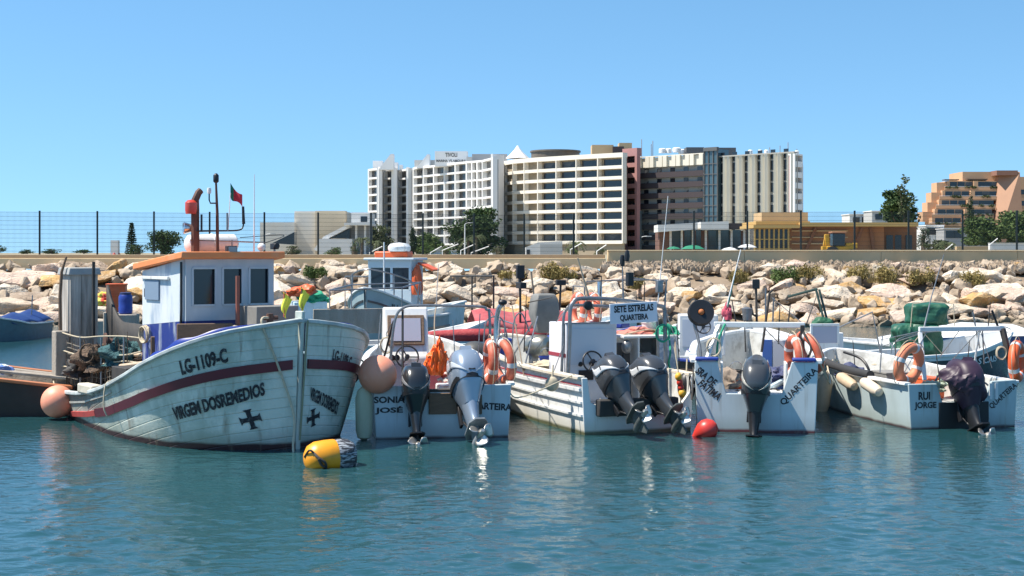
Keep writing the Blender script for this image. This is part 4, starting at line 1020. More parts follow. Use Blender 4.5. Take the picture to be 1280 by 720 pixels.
def wheel(par, c, r, axis, m=None, name='steering_wheel'):
    b = MB(); q = Vector((0, 0, 1)).rotation_difference(Vector(axis)); c = Vector(c)
    b.torus(c, r, .014, axis, 28, 8); b.lathe([(.04, -.02), (.04, .03), (.02, .035)], c, axis, 12)
    for k in range(3):
        a = k*2.094+.5; b.tube([c, c+q @ Vector((r*math.cos(a), r*math.sin(a), 0))], .011, 6)
    b.tube([c, c-Vector(axis)*.14], .025, 8)
    return b.build(name, m or M_black, par)
def crumple(name, label, cat, loc, size, m, seed, group=None, nz=.35, sub=22, sq=3., fold=0):
    """a slack heap of cloth or plastic"""
    sub = 40 if fold else sub
    g = MB(); g.ball((0, 0, 0), 1, sub*2, sub)
    c = Vector((seed*3.1, seed, 0)); out = []
    for p in g.v:
        w_ = Vector((p.x*5, p.y*1.2, p.z*.9+p.x*2)) if fold else p*2.2
        f = 1+nz*(noise.noise(p*1.6+c)+(.9 if fold else .5)*noise.ridged_multi_fractal(w_+c, 1, 2, 3, 1, 2)-.5); q = p*f
        if fold: q.z -= .25*q.x*q.x; q.x *= 1-.25*max(q.z, 0)
        out.append(Vector((q.x*size[0], q.y*size[1], max(q.z, -.6)*size[2])))
    g.v = out; o = g.build(name, m, smooth=50, loc=loc); return tag(o, label, cat, group)
def bwork(o, h):                      # point in the boat's frame for a world point
    return Matrix.Translation(o).inverted() @ h
# ------------------------------------------------------------------ the wooden fishing boat
FB_A = 37.
fdir = Vector((math.sin(R(FB_A)), -math.cos(R(FB_A)), 0)); fport = Vector((-fdir.y, fdir.x, 0))
FL = 6.9; bow_w = Vector((-3.08, 20.6, 0)); f_org = bow_w-fdir*FL; f_rz = math.atan2(fdir.y, fdir.x)
fb = thing('fishing_boat', 'old wooden fishing boat with peeling pale green hull and orange roofed wheelhouse', 'fishing boat', f_org, f_rz)
def F2W(x, y, z): return f_org+fdir*x+fport*y+Vector((0, 0, z))
def W2F(p): d = Vector(p)-f_org; return Vector((d.dot(fdir), d.dot(fport), p[2]))
M_fh = mat('weathered hull paint', (.62, .66, .57), .6, c2=(.36, .42, .35), scale=1.4, lo=.42, hi=.66, amt=.85, c3=(.74, .75, .67), scale3=3.4, streak=1.6, bump=.12, bscale=30)
# boot topping and grime by height, in the boat's own frame
def add_boot(m, z, col, soft=.02, wob=.03, grime=None):
    n = m.node_tree; b = n.nodes['Principled BSDF']; src = b.inputs['Base Color'].links[0].from_socket
    tc = n.nodes.new('ShaderNodeTexCoord'); sp = n.nodes.new('ShaderNodeSeparateXYZ'); n.links.new(tc.outputs['Object'], sp.inputs[0])
    t = n.nodes.new('ShaderNodeTexNoise'); t.inputs['Scale'].default_value = 2.; n.links.new(tc.outputs['Object'], t.inputs[0])
    ma = n.nodes.new('ShaderNodeMath'); ma.operation = 'MULTIPLY_ADD'; ma.inputs[1].default_value = wob*2; n.links.new(t.outputs['Fac'], ma.inputs[0]); n.links.new(sp.outputs['Z'], ma.inputs[2])
    def stage(src, zz, s_, c_, a_):
        r = n.nodes.new('ShaderNodeMapRange'); r.inputs[1].default_value = zz+wob-s_; r.inputs[2].default_value = zz+wob+s_; r.inputs[3].default_value = a_; r.inputs[4].default_value = 0; n.links.new(ma.outputs[0], r.inputs[0])
        x = n.nodes.new('ShaderNodeMix'); x.data_type = 'RGBA'; n.links.new(r.outputs[0], x.inputs[0]); n.links.new(src, x.inputs[6]); x.inputs[7].default_value = (*c_, 1); return x.outputs[2]
    if grime: src = stage(src, z+.12, .12, grime, .6)
    src = stage(src, z, soft, col, 1)
    n.links.new(src, b.inputs['Base Color'])
add_boot(M_fh, .09, (.045, .016, .016), grime=(.20, .22, .17))
xs = [0, .5, 1.5, 2.7, 4.0, 5.0, 5.7, 6.3, 6.65, 6.9]
fh_ = Hull(FL, xs, [.55, .85, 1.15, 1.35, 1.45, 1.38, 1.22, .86, .46, .03], [1.0, 1.15, 1.38, 1.55, 1.72, 1.78, 1.74, 1.45, .95, .06],
           [.46, .45, .47, .56, .76, 1.02, 1.27, 1.53, 1.71, 1.84], zk=-.35, pw=.8, rake=.16)
hull = fh_.shell('hull', M_fh, fb, 110, 26)
fh_.transom('transom', M_fh, hull, [])
M_fin = mat('bulwark inside blue', (.012, .04, .30), .5, c2=(.02, .05, .2), scale=4, c3=(.3, .32, .33), scale3=3)
fh_.inside(M_fin, M_wood, fb, lambda x: interp([0, 3, 5, 6.9], [.28, .36, .58, 1.4], x), th=.08)
fh_.gunwale('gunwale', mat('gunwale pale', (.55, .60, .58), .6, c2=(.14, .14, .13), scale=4), fb, .10, .06)
# blue inner coaming rising a little above the bow rim
b = MB()
for sd in (-1, 1):
    b.grid(lambda u, v: fh_.inset(lerp(5.1, 6.88, u), 1, sd, .10)+Vector((0, 0, -.05+v*(.05+.10*math.sin(math.pi*u)**.8+.025*math.sin(u*24)*math.sin(math.pi*u)))), 40, 2)
b.build('bow_coaming', M_blue, fb, smooth=50, solid=.025)
fh_.strake('rubbing_strake', mat('maroon strake', (.13, .018, .03), .5, c2=(.09, .02, .025), scale=5), hull, lambda x: interp(xs, [.05, .06, .11, .22, .39, .62, .82, 1.02, 1.14, 1.22], x), .135, .03, x0=3.3)
fh_.strake('rubbing_strake', mat('red strake', (.50, .06, .05), .55, c2=(.2, .05, .05), scale=4), hull, lambda x: interp(xs, [.05, .06, .11, .22, .39, .62, .82, 1.02, 1.14, 1.22], x), .085, .035, x1=3.3)
fh_.strake('plank_moulding', mat('chalky moulding', (.55, .52, .46), .7, c2=(.3, .27, .22), scale=6), hull, lambda x: interp(xs, [.27, .27, .30, .42, .64, .9, 1.1, 1.3, 1.4, 1.45], x), .03, .02, x1=4.3)
# stem post
b = MB(); st = [fh_.pt(FL, t, 1) for t in (-.0, .2, .4, .6, .8, 1.0, 1.06)]
rings = [[Vector((p.x+dx, y, p.z)) for dx, y in ((-.12, -.055), (.03, -.028), (.042, 0), (.03, .028), (-.12, .055))] for p in st]
b.loft(rings); b.build('stem_post', mat('stem paint', (.52, .57, .52), .6, c2=(.24, .24, .18), scale=4, streak=3), hull, bevel=.01)
def fu(x, t, sd):                      # photo column of a hull point (for measuring where the lettering sits)
    p = F2W(*fh_.pt(x, t, sd)); return 640+p.x/p.y*FPX
def fx_at(u, t, sd, lo=1.0, hi=6.85):
    best = min((abs(fu(lo+(hi-lo)*i/400, t, sd)-u), lo+(hi-lo)*i/400) for i in range(401)); return best[1]
def ftext(body, sd, u0, u1, t, h, slope, bold=.04):
    lo = 5.6 if sd > 0 else 1.
    xa, xb = fx_at(u0, t, sd, lo), fx_at(u1, t, sd, lo); xx, l = fh_.arc(t); sa, sb = np.interp(xa, xx, l), np.interp(xb, xx, l)
    xc = float(np.interp((sa+sb)/2, l, xx)); z = lerp(fh_.zk, fh_.zs(xc), t)
    print('text', body, xa, xb, z, sb-sa)
    return fh_.side_text(body, M_ink, hull, sd, xc, z, float(max(abs(sb-sa), .3)), h, slope, bold)
ftext('LG-1109-C', -1, 226, 285, .84, .21, .27, .06)
ftext('VIRGEM DOSREMEDIOS', -1, 216, 331, .535, .19, .27, .06)
fh_.side_text('LG-1109-C', M_ink, hull, 1, fx_at(431, .84, 1, 5.6), 1.24, .50, .17, .30, .05)
ftext('VIRGEM DOSREMEDIOS', 1, 381, 424, .47, .19, .40, .05)
def cross_geo():
    a = .5; k = .11; s_ = .22
    arm = [(-k, k), (-a+.12, k), (-a, s_), (-a, -s_), (-a+.12, -k), (-k, -k)]
    bm = bmesh.new()
    for q in range(4):
        c, n = (1, 0, -1, 0)[q], (0, 1, 0, -1)[q]
        bm.faces.new([bm.verts.new((x*c-y*n, x*n+y*c, 0)) for x, y in arm])
    bm.faces.new([bm.verts.new((x*k, y*k, 0)) for x, y in ((-1, -1), (1, -1), (1, 1), (-1, 1))])
    bmesh.ops.triangulate(bm, faces=bm.faces); bmesh.ops.subdivide_edges(bm, edges=bm.edges[:], cuts=2, use_grid_fill=True); bmesh.ops.triangulate(bm, faces=bm.faces)
    bm.verts.index_update(); g = ([(v.co.x, v.co.y) for v in bm.verts], [[v.index for v in f.verts] for f in bm.faces]); bm.free(); return g
CG = cross_geo()
def fcross(sd, u, t, w):
    x = fx_at(u, t, sd, 5.6 if sd > 0 else 1.); z = lerp(fh_.zk, fh_.zs(x), t)
    fh_.side_text('', M_ink, hull, sd, x, z, w, w*.95, 0, name='cross_emblem', geo=CG, turn=.2)
fcross(-1, 313, .385, .30); fcross(1, 391, .36, .27)
# wheelhouse
n_ = M_fh.node_tree; bp_ = n_.nodes['Bump']; bq_ = n_.nodes.new('ShaderNodeBump'); bq_.inputs['Strength'].default_value = .55; bq_.inputs['Distance'].default_value = .02      # plank seams
t0_ = n_.nodes.new('ShaderNodeTexCoord'); m0_ = n_.nodes.new('ShaderNodeMapping'); m0_.inputs['Rotation'].default_value = (0, R(14), 0); w0_ = n_.nodes.new('ShaderNodeTexWave'); w0_.bands_direction = 'Z'; w0_.inputs['Scale'].default_value = 2.3; w0_.inputs['Distortion'].default_value = .5; w0_.inputs['Detail Scale'].default_value = .4
r0_ = n_.nodes.new('ShaderNodeMapRange'); r0_.inputs[2].default_value = .06; n_.links.new(t0_.outputs['Object'], m0_.inputs[0]); n_.links.new(m0_.outputs[0], w0_.inputs[0]); n_.links.new(w0_.outputs['Fac'], r0_.inputs[0]); n_.links.new(r0_.outputs[0], bq_.inputs['Height']); n_.links.new(bq_.outputs[0], bp_.inputs['Normal'])
n_ = M_fh.node_tree; b_ = n_.nodes['Principled BSDF']; src_ = b_.inputs['Base Color'].links[0].from_socket      # bare grey planking and rust weeps on the old quarter
tc_ = n_.nodes.new('ShaderNodeTexCoord'); sp_ = n_.nodes.new('ShaderNodeSeparateXYZ'); n_.links.new(tc_.outputs['Object'], sp_.inputs[0])
no_ = n_.nodes.new('ShaderNodeTexNoise'); no_.inputs['Scale'].default_value = 3.5; no_.inputs['Detail'].default_value = 8; mp_ = n_.nodes.new('ShaderNodeMapping'); mp_.inputs['Scale'].default_value = (1, 1, .35); n_.links.new(tc_.outputs['Object'], mp_.inputs[0]); n_.links.new(mp_.outputs[0], no_.inputs[0])
ad_ = n_.nodes.new('ShaderNodeMath'); ad_.operation = 'MULTIPLY_ADD'; ad_.inputs[1].default_value = 5.0; n_.links.new(no_.outputs['Fac'], ad_.inputs[0]); n_.links.new(sp_.outputs['X'], ad_.inputs[2])
mr_ = n_.nodes.new('ShaderNodeMapRange'); mr_.inputs[1].default_value = 5.7; mr_.inputs[2].default_value = 7.4; mr_.inputs[3].default_value = .88; mr_.inputs[4].default_value = 0; n_.links.new(ad_.outputs[0], mr_.inputs[0])
mz_ = n_.nodes.new('ShaderNodeMapRange'); mz_.inputs[1].default_value = .16; mz_.inputs[2].default_value = .36; n_.links.new(sp_.outputs['Z'], mz_.inputs[0]); mm_ = n_.nodes.new('ShaderNodeMath'); mm_.operation = 'MULTIPLY'; n_.links.new(mr_.outputs[0], mm_.inputs[0]); n_.links.new(mz_.outputs[0], mm_.inputs[1])
mx_ = n_.nodes.new('ShaderNodeMix'); mx_.data_type = 'RGBA'; n_.links.new(mm_.outputs[0], mx_.inputs[0]); n_.links.new(src_, mx_.inputs[6]); mx_.inputs[7].default_value = (.12, .115, .10, 1)
ns_ = n_.nodes.new('ShaderNodeTexNoise'); ns_.inputs['Scale'].default_value = 9; ns_.inputs['Detail'].default_value = 4; ms_ = n_.nodes.new('ShaderNodeMapping'); ms_.inputs['Scale'].default_value = (1, 1, .08); n_.links.new(tc_.outputs['Object'], ms_.inputs[0]); n_.links.new(ms_.outputs[0], ns_.inputs[0])
rs_ = n_.nodes.new('ShaderNodeMapRange'); rs_.inputs[1].default_value = .60; rs_.inputs[2].default_value = .76; rs_.inputs[4].default_value = .7; n_.links.new(ns_.outputs['Fac'], rs_.inputs[0])
my_ = n_.nodes.new('ShaderNodeMix'); my_.data_type = 'RGBA'; n_.links.new(rs_.outputs[0], my_.inputs[0]); n_.links.new(mx_.outputs[2], my_.inputs[6]); my_.inputs[7].default_value = (.22, .17, .11, 1); n_.links.new(my_.outputs[2], b_.inputs['Base Color'])
M_cab = mat('wheelhouse paint', (.52, .57, .60), .5, c2=(.42, .46, .48), scale=2.5, streak=3, c3=(.66, .68, .68), scale3=4)
M_cabs = mat('patched side paint', (.62, .66, .68), .55, c2=(.30, .38, .48), scale=3.0, streak=4, lo=.48, hi=.62, amt=.85, c3=(.74, .74, .72), scale3=2)
cx0, cx1, cy0, cy1, cz0 = 2.72, 4.35, -.55, .97, .42
zf, zr_ = 2.70, 2.50                                     # wall top at the front and at the back
wh = MB()
fw = [(-.72, -.40), (-.23, .13), (.26, .62)]; wz0, wz1 = 1.98, 2.56
def cab_front():
    b = MB(); x = cx1
    y = [cy0, cy0+.11, cy0+.50, cy0+.62, cy0+.96, cy0+1.08, cy0+1.43, cy1]
    for a, c in ((y[0], y[1]), (y[2], y[3]), (y[4], y[5]), (y[6], y[7])): b.box((x-.03, (a+c)/2, (wz0+wz1)/2), (.06, c-a, wz1-wz0))
    b.box((x-.03, (cy0+cy1)/2, (1.74+wz0)/2), (.06, cy1-cy0, wz0-1.74)); b.box((x-.03, (cy0+cy1)/2, (wz1+zf)/2), (.06, cy1-cy0, zf-wz1))
    return b, y
b, ywin = cab_front(); wall = b.build('wheelhouse', M_cab, fb, smooth=0)
b = MB(); b.box((cx1-.028, (cy0+cy1)/2, (cz0+1.74)/2), (.062, cy1-cy0+.004, 1.74-cz0)); b.build('lower_front', mat('navy paint', (.010, .022, .15), .5, c2=(.03, .05, .16), scale=4), wall, smooth=0)
for sd, yy in ((-1, cy0), (1, cy1)):
    b = MB(); b.prism([(cx0, 1.62), (cx1-.064, 1.74), (cx1-.064, zf), (cx0, zr_)], (0, yy, 0), (1, 0, 0), (0, 0, 1), .05); b.build('side_wall', M_cabs, wall, smooth=0)
    b = MB(); b.prism([(cx0, cz0), (cx1-.064, cz0), (cx1-.064, 1.737), (cx0, 1.617)], (0, yy, 0), (1, 0, 0), (0, 0, 1), .052); b.build('lower_side', mat('worn blue paint', (.012, .03, .20), .5, c2=(.32, .36, .42), scale=3.4, streak=5, lo=.52, hi=.62, amt=.9), wall, smooth=0)
b = MB(); b.box((cx0+.0, (cy0+cy1)/2, (cz0+zr_)/2), (.05, cy1-cy0-.06, zr_-cz0)); b.build('back_wall', M_cabs, wall, smooth=0)
for i in (1, 3, 5):
    b = MB(); b.box((cx1-.045, (ywin[i]+ywin[i+1])/2, (wz0+wz1)/2), (.012, ywin[i+1]-ywin[i]-.002, wz1-wz0-.002)); b.build('window', M_gl, wall, smooth=0)
    f = MB(); a, c = ywin[i], ywin[i+1]
    for p0, p1 in (((a, wz0), (c, wz0)), ((a, wz1), (c, wz1)), ((a, wz0), (a, wz1)), ((c, wz0), (c, wz1))): f.bar((cx1+.006, *p0), (cx1+.006, *p1), .03, .03)
    f.build('window_frame', M_cab, wall, smooth=0)
# side details: sliding shutter, rail, small pane
b = MB(); b.box((3.15, cy0-.04, 2.20), (.55, .025, .32)); b.build('side_shutter', mat('blue grey shutter', (.2, .27, .36), .5), wall, bevel=.005)
b = MB(); b.box((3.3, cy0-.055, 2.40), (1.05, .04, .05)); b.build('shutter_rail', M_gel, wall, bevel=.005)
b = MB(); b.box((2.9, cy0-.03, 2.15), (.16, .02, .14)); b.build('side_pane', M_gl, wall, smooth=0)
b = MB(); b.tube([(4.28, cy0-.045, 2.66), (4.28, cy0-.045, 1.9), (4.24, cy0-.045, 1.5)], .02, 6); b.build('side_cable', M_black, wall)
b = MB(); b.prism([(cx0-.16, zr_+.02), (cx1+.14, zf+.015), (cx1+.14, zf+.12), (cx0-.16, zr_+.125)], (0, (cy0+cy1)/2, 0), (1, 0, 0), (0, 0, 1), cy1-cy0+.26)
roof = b.build('roof', mat('orange roof paint', (.85, .27, .085), .6, c2=(.72, .22, .08), scale=4, c3=(.62, .35, .2), scale3=3), wall, bevel=.015)
# roof fittings
zr = 2.80
def roofpt(u, v, x):                   # a point of the fitting at the boat station x
    lo, hi = -3.0, 3.0
    for _ in range(40):
        y = (lo+hi)/2; p = F2W(x, y, 0); 
        if 640+p.x/p.y*FPX < u: lo = y
        else: hi = y
    return Vector((x, y, CAM_H-(v-HOR)/FPX*F2W(x, y, 0).y))
def ln(name, pts, r, m, par=fb, n=8):
    b = MB(); b.tube(pts, r, n); return b.build(name, m, par)
ex = 3.6
M_rust = mat('rusty iron', (.12, .055, .035), .75, c2=(.06, .035, .03), scale=8)
p = [roofpt(244, v, ex) for v in (318, 295, 262, 250)]+[roofpt(248, 241, ex), roofpt(251, 238, ex)]
ln('exhaust_stack', p, [.07, .07, .07, .065, .06, .055], M_rust)
q = roofpt(239, 258, ex); b = MB(); b.lathe([(.09, -.12), (.1, -.05), (.1, .06), (.06, .1), (0, .11)], q, n=14); b.build('red_beacon', mat('red lens', (.55, .05, .02), .3, coat=.5), fb)
q = roofpt(233, 285, ex-.1); b = MB(); b.lathe([(.02, -.18), (.05, -.12), (.1, .04), (.09, .05), (0, .0)], q, (-.3, -1, 0), n=14); b.build('horn', M_steel, fb)
mx = 3.7
ln('mast', [roofpt(272, 316, mx), roofpt(271.5, 265, mx), roofpt(270, 228, mx)], [.028, .025, .018], M_rust)
q = roofpt(270, 223, mx); b = MB(); b.lathe([(.03, -.07), (.045, -.05), (.045, .05), (.02, .08), (0, .085)], q, n=12); b.build('masthead_lamp', M_black, fb)
ln('lamp_arm', [roofpt(271, 254, mx), roofpt(263, 254, mx), roofpt(261.5, 250, mx), roofpt(261.5, 240, mx)], .012, M_black)
q = roofpt(261.5, 238, mx); b = MB(); b.lathe([(.03, -.05), (.035, .0), (.03, .04), (0, .045)], q, n=12); b.build('anchor_lamp', M_gel, fb)
ln('aerial_bar', catmull([roofpt(245, 289, mx), roofpt(272, 288.5, mx), roofpt(296, 288, mx), roofpt(303, 285, mx), roofpt(304.5, 278, mx)], 5), .013, M_black)
ln('radio_aerial', [roofpt(304.5, 280, mx), roofpt(303.8, 258, mx)], [.028, .022], M_black); ln('radio_aerial', [roofpt(252, 290, mx), roofpt(252, 268, mx)], .018, M_black)
ln('radio_aerial', [roofpt(284, 289, mx), roofpt(284, 266, mx)], .016, M_dsteel)
ln('whip_aerial', [roofpt(317.5, 316, 4.0), roofpt(318, 218, 4.0)], [.014, .006], M_gel)
b = MB(); a = roofpt(232, 305, 3.35); c = roofpt(296, 304, 3.35); d = (c-a).normalized(); L_ = (c-a).length
b.lathe([(.02, 0), (.1, .015), (.15, .06), (.155, L_*.48), (.165, L_*.49), (.165, L_*.51), (.155, L_*.52), (.15, L_-.06), (.1, L_-.015), (.02, L_)], a, d, 20); b.build('liferaft_canister', M_gel, fb)
b = MB()
for u in (240, 272, 290): b.tube([roofpt(u, 318, 3.6), roofpt(u, 300, 3.6)], .012, 6)
b.tube([roofpt(238, 300, 3.6), roofpt(330, 303, 3.6)], .012, 6); b.build('roof_rail', M_dsteel, fb)
q = roofpt(289, 312, 4.42); b = MB(); b.box(q, (.1, .17, .12)); b.build('floodlight', M_black, fb, bevel=.01); b = MB(); b.box(q+Vector((.052, 0, .005)), (.01, .14, .085)); b.build('floodlight_glass', mat('lamp glass', (.3, .31, .32), .2), fb)
ln('floodlight_bracket', [q-Vector((0, 0, .13)), q], .015, M_black)
q = roofpt(343, 308, 3.2); b = MB(); b.box(q, (.14, .1, .1)); b.lathe([(.05, 0), (.055, .05)], q+Vector((.05, 0, .01)), (1, 0, 0), 12); b.build('searchlight', M_black, fb, bevel=.01); ln('searchlight_post', [q-Vector((0, 0, .16)), q], .02, M_dsteel)
q = roofpt(327, 309, 3.3); b = MB(); b.ball(q, .07); b.build('white_lamp', M_gel, fb)
ln('roof_cable', catmull([roofpt(330, 304, 3.4), roofpt(355, 294, 3.2), roofpt(300, 297, 3.5)], 6), .006, M_black)
# flag on its thin staff
a = roofpt(285, 289, mx); c = roofpt(288, 241, mx); fl = thing('national_flag', 'small ragged green and red flag on a thin staff above the wheelhouse', 'flag', F2W(*a), f_rz)
b = MB(); b.tube([Vector((0, 0, 0)), c-a], .008, 6); b.build('staff', M_wtub, fl)
w = MB(); pw = c-a
b = MB(); b.grid(lambda u, v: pw+Vector((-.05*math.sin(u*5), u*.19, .06-v*.22-u*.10*(1-v*.4)+.02*math.sin(u*7+v*3)+.20*(1-u)*.5)), 12, 8)
cl = b.build('cloth', [mat('flag green', (.02, .2, .12), .8), mat('flag red', (.5, .03, .05), .8)], fl, smooth=60)
for p_ in cl.data.polygons: p_.material_index = 1 if p_.center.y-pw.y > .085 else 0
# deck gear
ln('deck_post', [roofpt(297, 412, 4.75), roofpt(297, 345, 4.75)], .035, mat('red brown post', (.30, .09, .06), .7, c2=(.12, .07, .06), scale=5))
def fbox(name, x, y, z, d, m, rz=0, bevel=.01, par=fb, tilt=0.):
    b = MB(); b.box((0, 0, 0), d); o = b.build(name, m, par, bevel=bevel, loc=(x, y, z)); o.rotation_euler = (tilt, 0, rz); return o
fbox('deck_box', 4.85, .62, 1.80, (.55, .75, .34), mat('grey fish box', (.25, .24, .22), .85, c2=(.14, .13, .12), scale=6), .05)
b = MB(); b.tube(catmull([(4.75, -.2, 1.2), (4.8, 0, 1.62), (4.9, .25, 1.52), (5.1, .5, 1.3)], 5), .05, 8); b.build('coiled_hose', M_rope, fb)
q = W2F(P(256, 418, 22.3)); fbox('side_board', q.x, q.y, q.z-.32, (.06, .85, .98), M_wood2, R(-20)); q = W2F(P(210, 428, 23.3)); fbox('side_board', q.x, q.y, q.z-.3, (.06, .55, .8), M_wood2, R(-15)); fbox('deck_box', 3.4, -1.05, .80, (.6, .4, .4), M_dark)
b = MB()
for y in (-.9, -.8): b.tube([(2.6, y, .95), (4.2, y-.15, 1.12)], .035, 8)
b.build('boat_hook_poles', M_buff, fb)
q = fh_.pt(3.0, 1, -1); b = MB(); b.box(q+Vector((0, .03, .05)), (.62, .2, .16)); b.build('rail_chock', mat('peeling cream block', (.6, .55, .45), .8, c2=(.3, .27, .2), scale=7), fb, bevel=.03)
# stern: tall weathered bulwark, rails and a plank clad housing
for x, y, h in ((.03, -.98, 1.42), (.03, .92, 1.35)):
    b = MB(); b.box((x, y, (h+.1)/2), (.22, .24, h-.1)); b.build('stern_post', M_wood, fb, bevel=.02)
b = MB(); b.box((.05, 0, .80), (.07, 1.7, .75)); b.build('stern_boards', M_wood, fb, bevel=.01)
b = MB(); b.grid(lambda u, v: Vector((lerp(.30, 2.72, u), lerp(-.22, -.42, u), lerp(.35, 1.60+.62*max(0, 1-u*2.4)**2, v))), 24, 4); b.build('net_bin_wall', M_dark, fb, smooth=50, solid=.05)
b = MB(); 
for y, z in ((-.62, 1.0), (-.4, 1.1), (-.1, .98)): b.tube([(.2, y, z), (2.65, y+.1, z+.12)], .035, 8)
b.build('deck_spars', M_buff, fb)
fbox('winch_bed', 1.5, -.1, .62, (1.5, .9, .5), M_dark, 0)
for i in range(3): fbox('fish_crate', .75+.0*i, -.62, .48+.17*i, (.62, .42, .15), mat('dark crate', (.06, .055, .05), .8, c2=(.14, .13, .11), scale=8), .06*i)
hb = MB(); H0, H1 = 1.05, 2.42; q = W2F(P(99, 0, 25.9)); hx, hy = q.x, q.y
for k in range(5): hb.box((hx+.235, hy-.2+.1*k, (H0+H1)/2), (.03, .094, H1-H0)); hb.box((hx-.2+.1*k, hy-.235, (H0+H1)/2), (.094, .03, H1-H0)); hb.box((hx-.235, hy-.2+.1*k, (H0+H1)/2), (.03, .094, H1-H0)); hb.box((hx-.2+.1*k, hy+.235, (H0+H1)/2), (.094, .03, H1-H0))
hs_ = hb.build('plank_housing', mat('silvered planks', (.55, .51, .46), .9, c2=(.16, .14, .12), scale=6, streak=10, lo=.4, hi=.7, amt=.9), fb, smooth=0)
b = MB(); b.box((hx, hy, 2.47), (.60, .60, .13), taper=(.92, .92)); b.build('housing_cap', mat('grey cap', (.36, .37, .36), .8, c2=(.25, .25, .24), scale=5), hs_, bevel=.015)
b = MB(); b.box((hx, hy, .72), (.45, .45, .66)); b.build('housing_base', M_dark, hs_)
ln('boat_pole', [W2F(P(76, 470, 25.6)), W2F(P(75, 370, 25.6)), W2F(P(77, 340, 25.6)), W2F(P(83, 321, 25.6))], [.035, .032, .028, .02], M_wood2)
ln('boat_pole', [W2F(P(117, 420, 25.4)), W2F(P(117, 327, 25.4))], .03, M_dark)
# rope rail round the quarter
hp = [Vector(p) for p in ((.12, -.98, .46), (.85, -.92, .50), (1.6, -.84, .58), (2.35, -.74, .70))]
for i, p in enumerate(hp): ln('rail_stanchion', [p-Vector((0, 0, .02)), p+Vector((0, 0, .95-.08*i)), ], .018, M_dsteel)
for z, nm in ((.93, 'rail_rope'), (.62, 'rail_rope'), (.34, 'rail_rope')):
    b = MB(); b.tube(catmull([p+Vector((0, 0, z-.06*i*(z > .5)-.03*(i % 2))) for i, p in enumerate(hp)]+[Vector((2.72, -.6, .75+z*.7))], 6), .013, 6); b.build(nm, M_rope, fb)
b = MB()
for i in range(14):
    x = .2+.16*i; p = Vector((x, lerp(-.97, -.74, x/2.4), lerp(.46, .70, (x/2.4)**1.4))); b.tube([p+Vector((0, .03, .03)), p+Vector((.05*math.sin(i*2.3), .03, .84-.018*i))], .008, 5)
for z in (.12, .24, .34, .44, .55, .66, .74): b.tube([Vector((x, lerp(-.94, -.71, x/2.4), lerp(.46, .70, (x/2.4)**1.4)+z*(1-.1*x)+.02*math.sin(x*7))) for x in [.2+.15*k for k in range(15)]], .008, 5)
b.build('rail_netting', mat('net twine', (.2, .18, .15), .9), fb)
# bow gear
rx = fx_at(331, 1.0, -1); q = fh_.pt(rx, 1, -1)+Vector((-.12, .16, .0)); b = MB(); b.tube([q, q+Vector((0, 0, .16))], .05, 10); b.tube([q+Vector((0, -.12, .1)), q+Vector((0, .12, .1))], .03, 8); b.build('bollard', M_rust, fb)
ln('mooring_rope', catmull([q+Vector((0, 0, .1)), fh_.pt(rx+0.00, 1, -1)+Vector((0, -.03, .05)), fh_.pt(rx+0.05, .75, -1)+Vector((.02, -.05, 0)), fh_.pt(rx+0.13, .4, -1)+Vector((.04, -.07, 0)), fh_.pt(rx+0.25, .2, -1)+Vector((.1, -.16, -.05)), fh_.pt(rx+0.35, .1, -1)+Vector((.2, -.2, -.14))], 8), .018, M_rope)
ln('stem_rope', [fh_.pt(FL, t, 1)+Vector((.06, -.05*(1-t), 0)) for t in (1.0, .8, .6, .4, .22)], .014, M_ropeg if False else mat('weedy rope', (.25, .25, .16), .9))
for u, v, x in ((355, 372, 5.6), (377, 366, 5.9)):
    a = roofpt(u, v+24, x); c = roofpt(u, v-8, x)
    t = thing('marker_flag', 'ragged yellow marker flag at the bow, ' + ('left of the pair' if u < 360 else 'right of the pair, nearer the stem'), 'flag', F2W(*a), f_rz, 'yellow marker flags'); b = MB(); b.tube([Vector(), c-a], .012, 6); b.build('staff', M_orgf if u < 360 else M_wood2, t)
    b = MB(); pw = c-a; b.grid(lambda s_, v_: pw+Vector((.03*math.sin(s_*6), s_*.15*(1-.55*v_)-.02+.03*math.sin(v_*6), -.02-v_*.26-s_*.10+.04*math.sin(v_*5))), 6, 8); b.build('cloth', mat('flag yellow', (.80, .80, .08), .8), t, smooth=60, solid=.004)
# floats hung on her
M_pink = mat('sun faded pink float', (.84, .33, .21), .5, c2=(.78, .26, .14), scale=2.5, c3=(.82, .46, .34), scale3=4)
def float_ball(loc, r, label, m, top):
    t = thing('float_ball', label, 'float', loc, group='pink ball floats of the wooden boat'); b = MB(); b.ball((0, 0, 0), r, 32, 20); b.build('ball', m, t)
    d = (Vector(top)-Vector(loc)); n = d.normalized(); b = MB(); b.lathe([(.045, r*.97), (.05, r+.05), (.03, r+.08)], (0, 0, 0), n, 12); b.build('eye_moulding', M_blue if False else mat('float eye', (.4, .16, .1), .6), t)
    b = MB(); b.tube(catmull([n*(r+.06), n*(r+.1)+d*.3, d], 5), .014, 6); b.build('lanyard', M_rope, t); return t
a = P(72, 502, 24.2); float_ball(a, .275, 'pink ball float hanging at the stern, by the dark brown boat', M_pink, F2W(*(fh_.pt(.1, 1, -1)+Vector((0, -.1, .1)))))
a = P(472, 468, 21.6); float_ball(a, .29, 'pink ball float hanging on the bow cheek beside the cream fender', M_pink, F2W(*fh_.pt(5.5, 1, 1)))
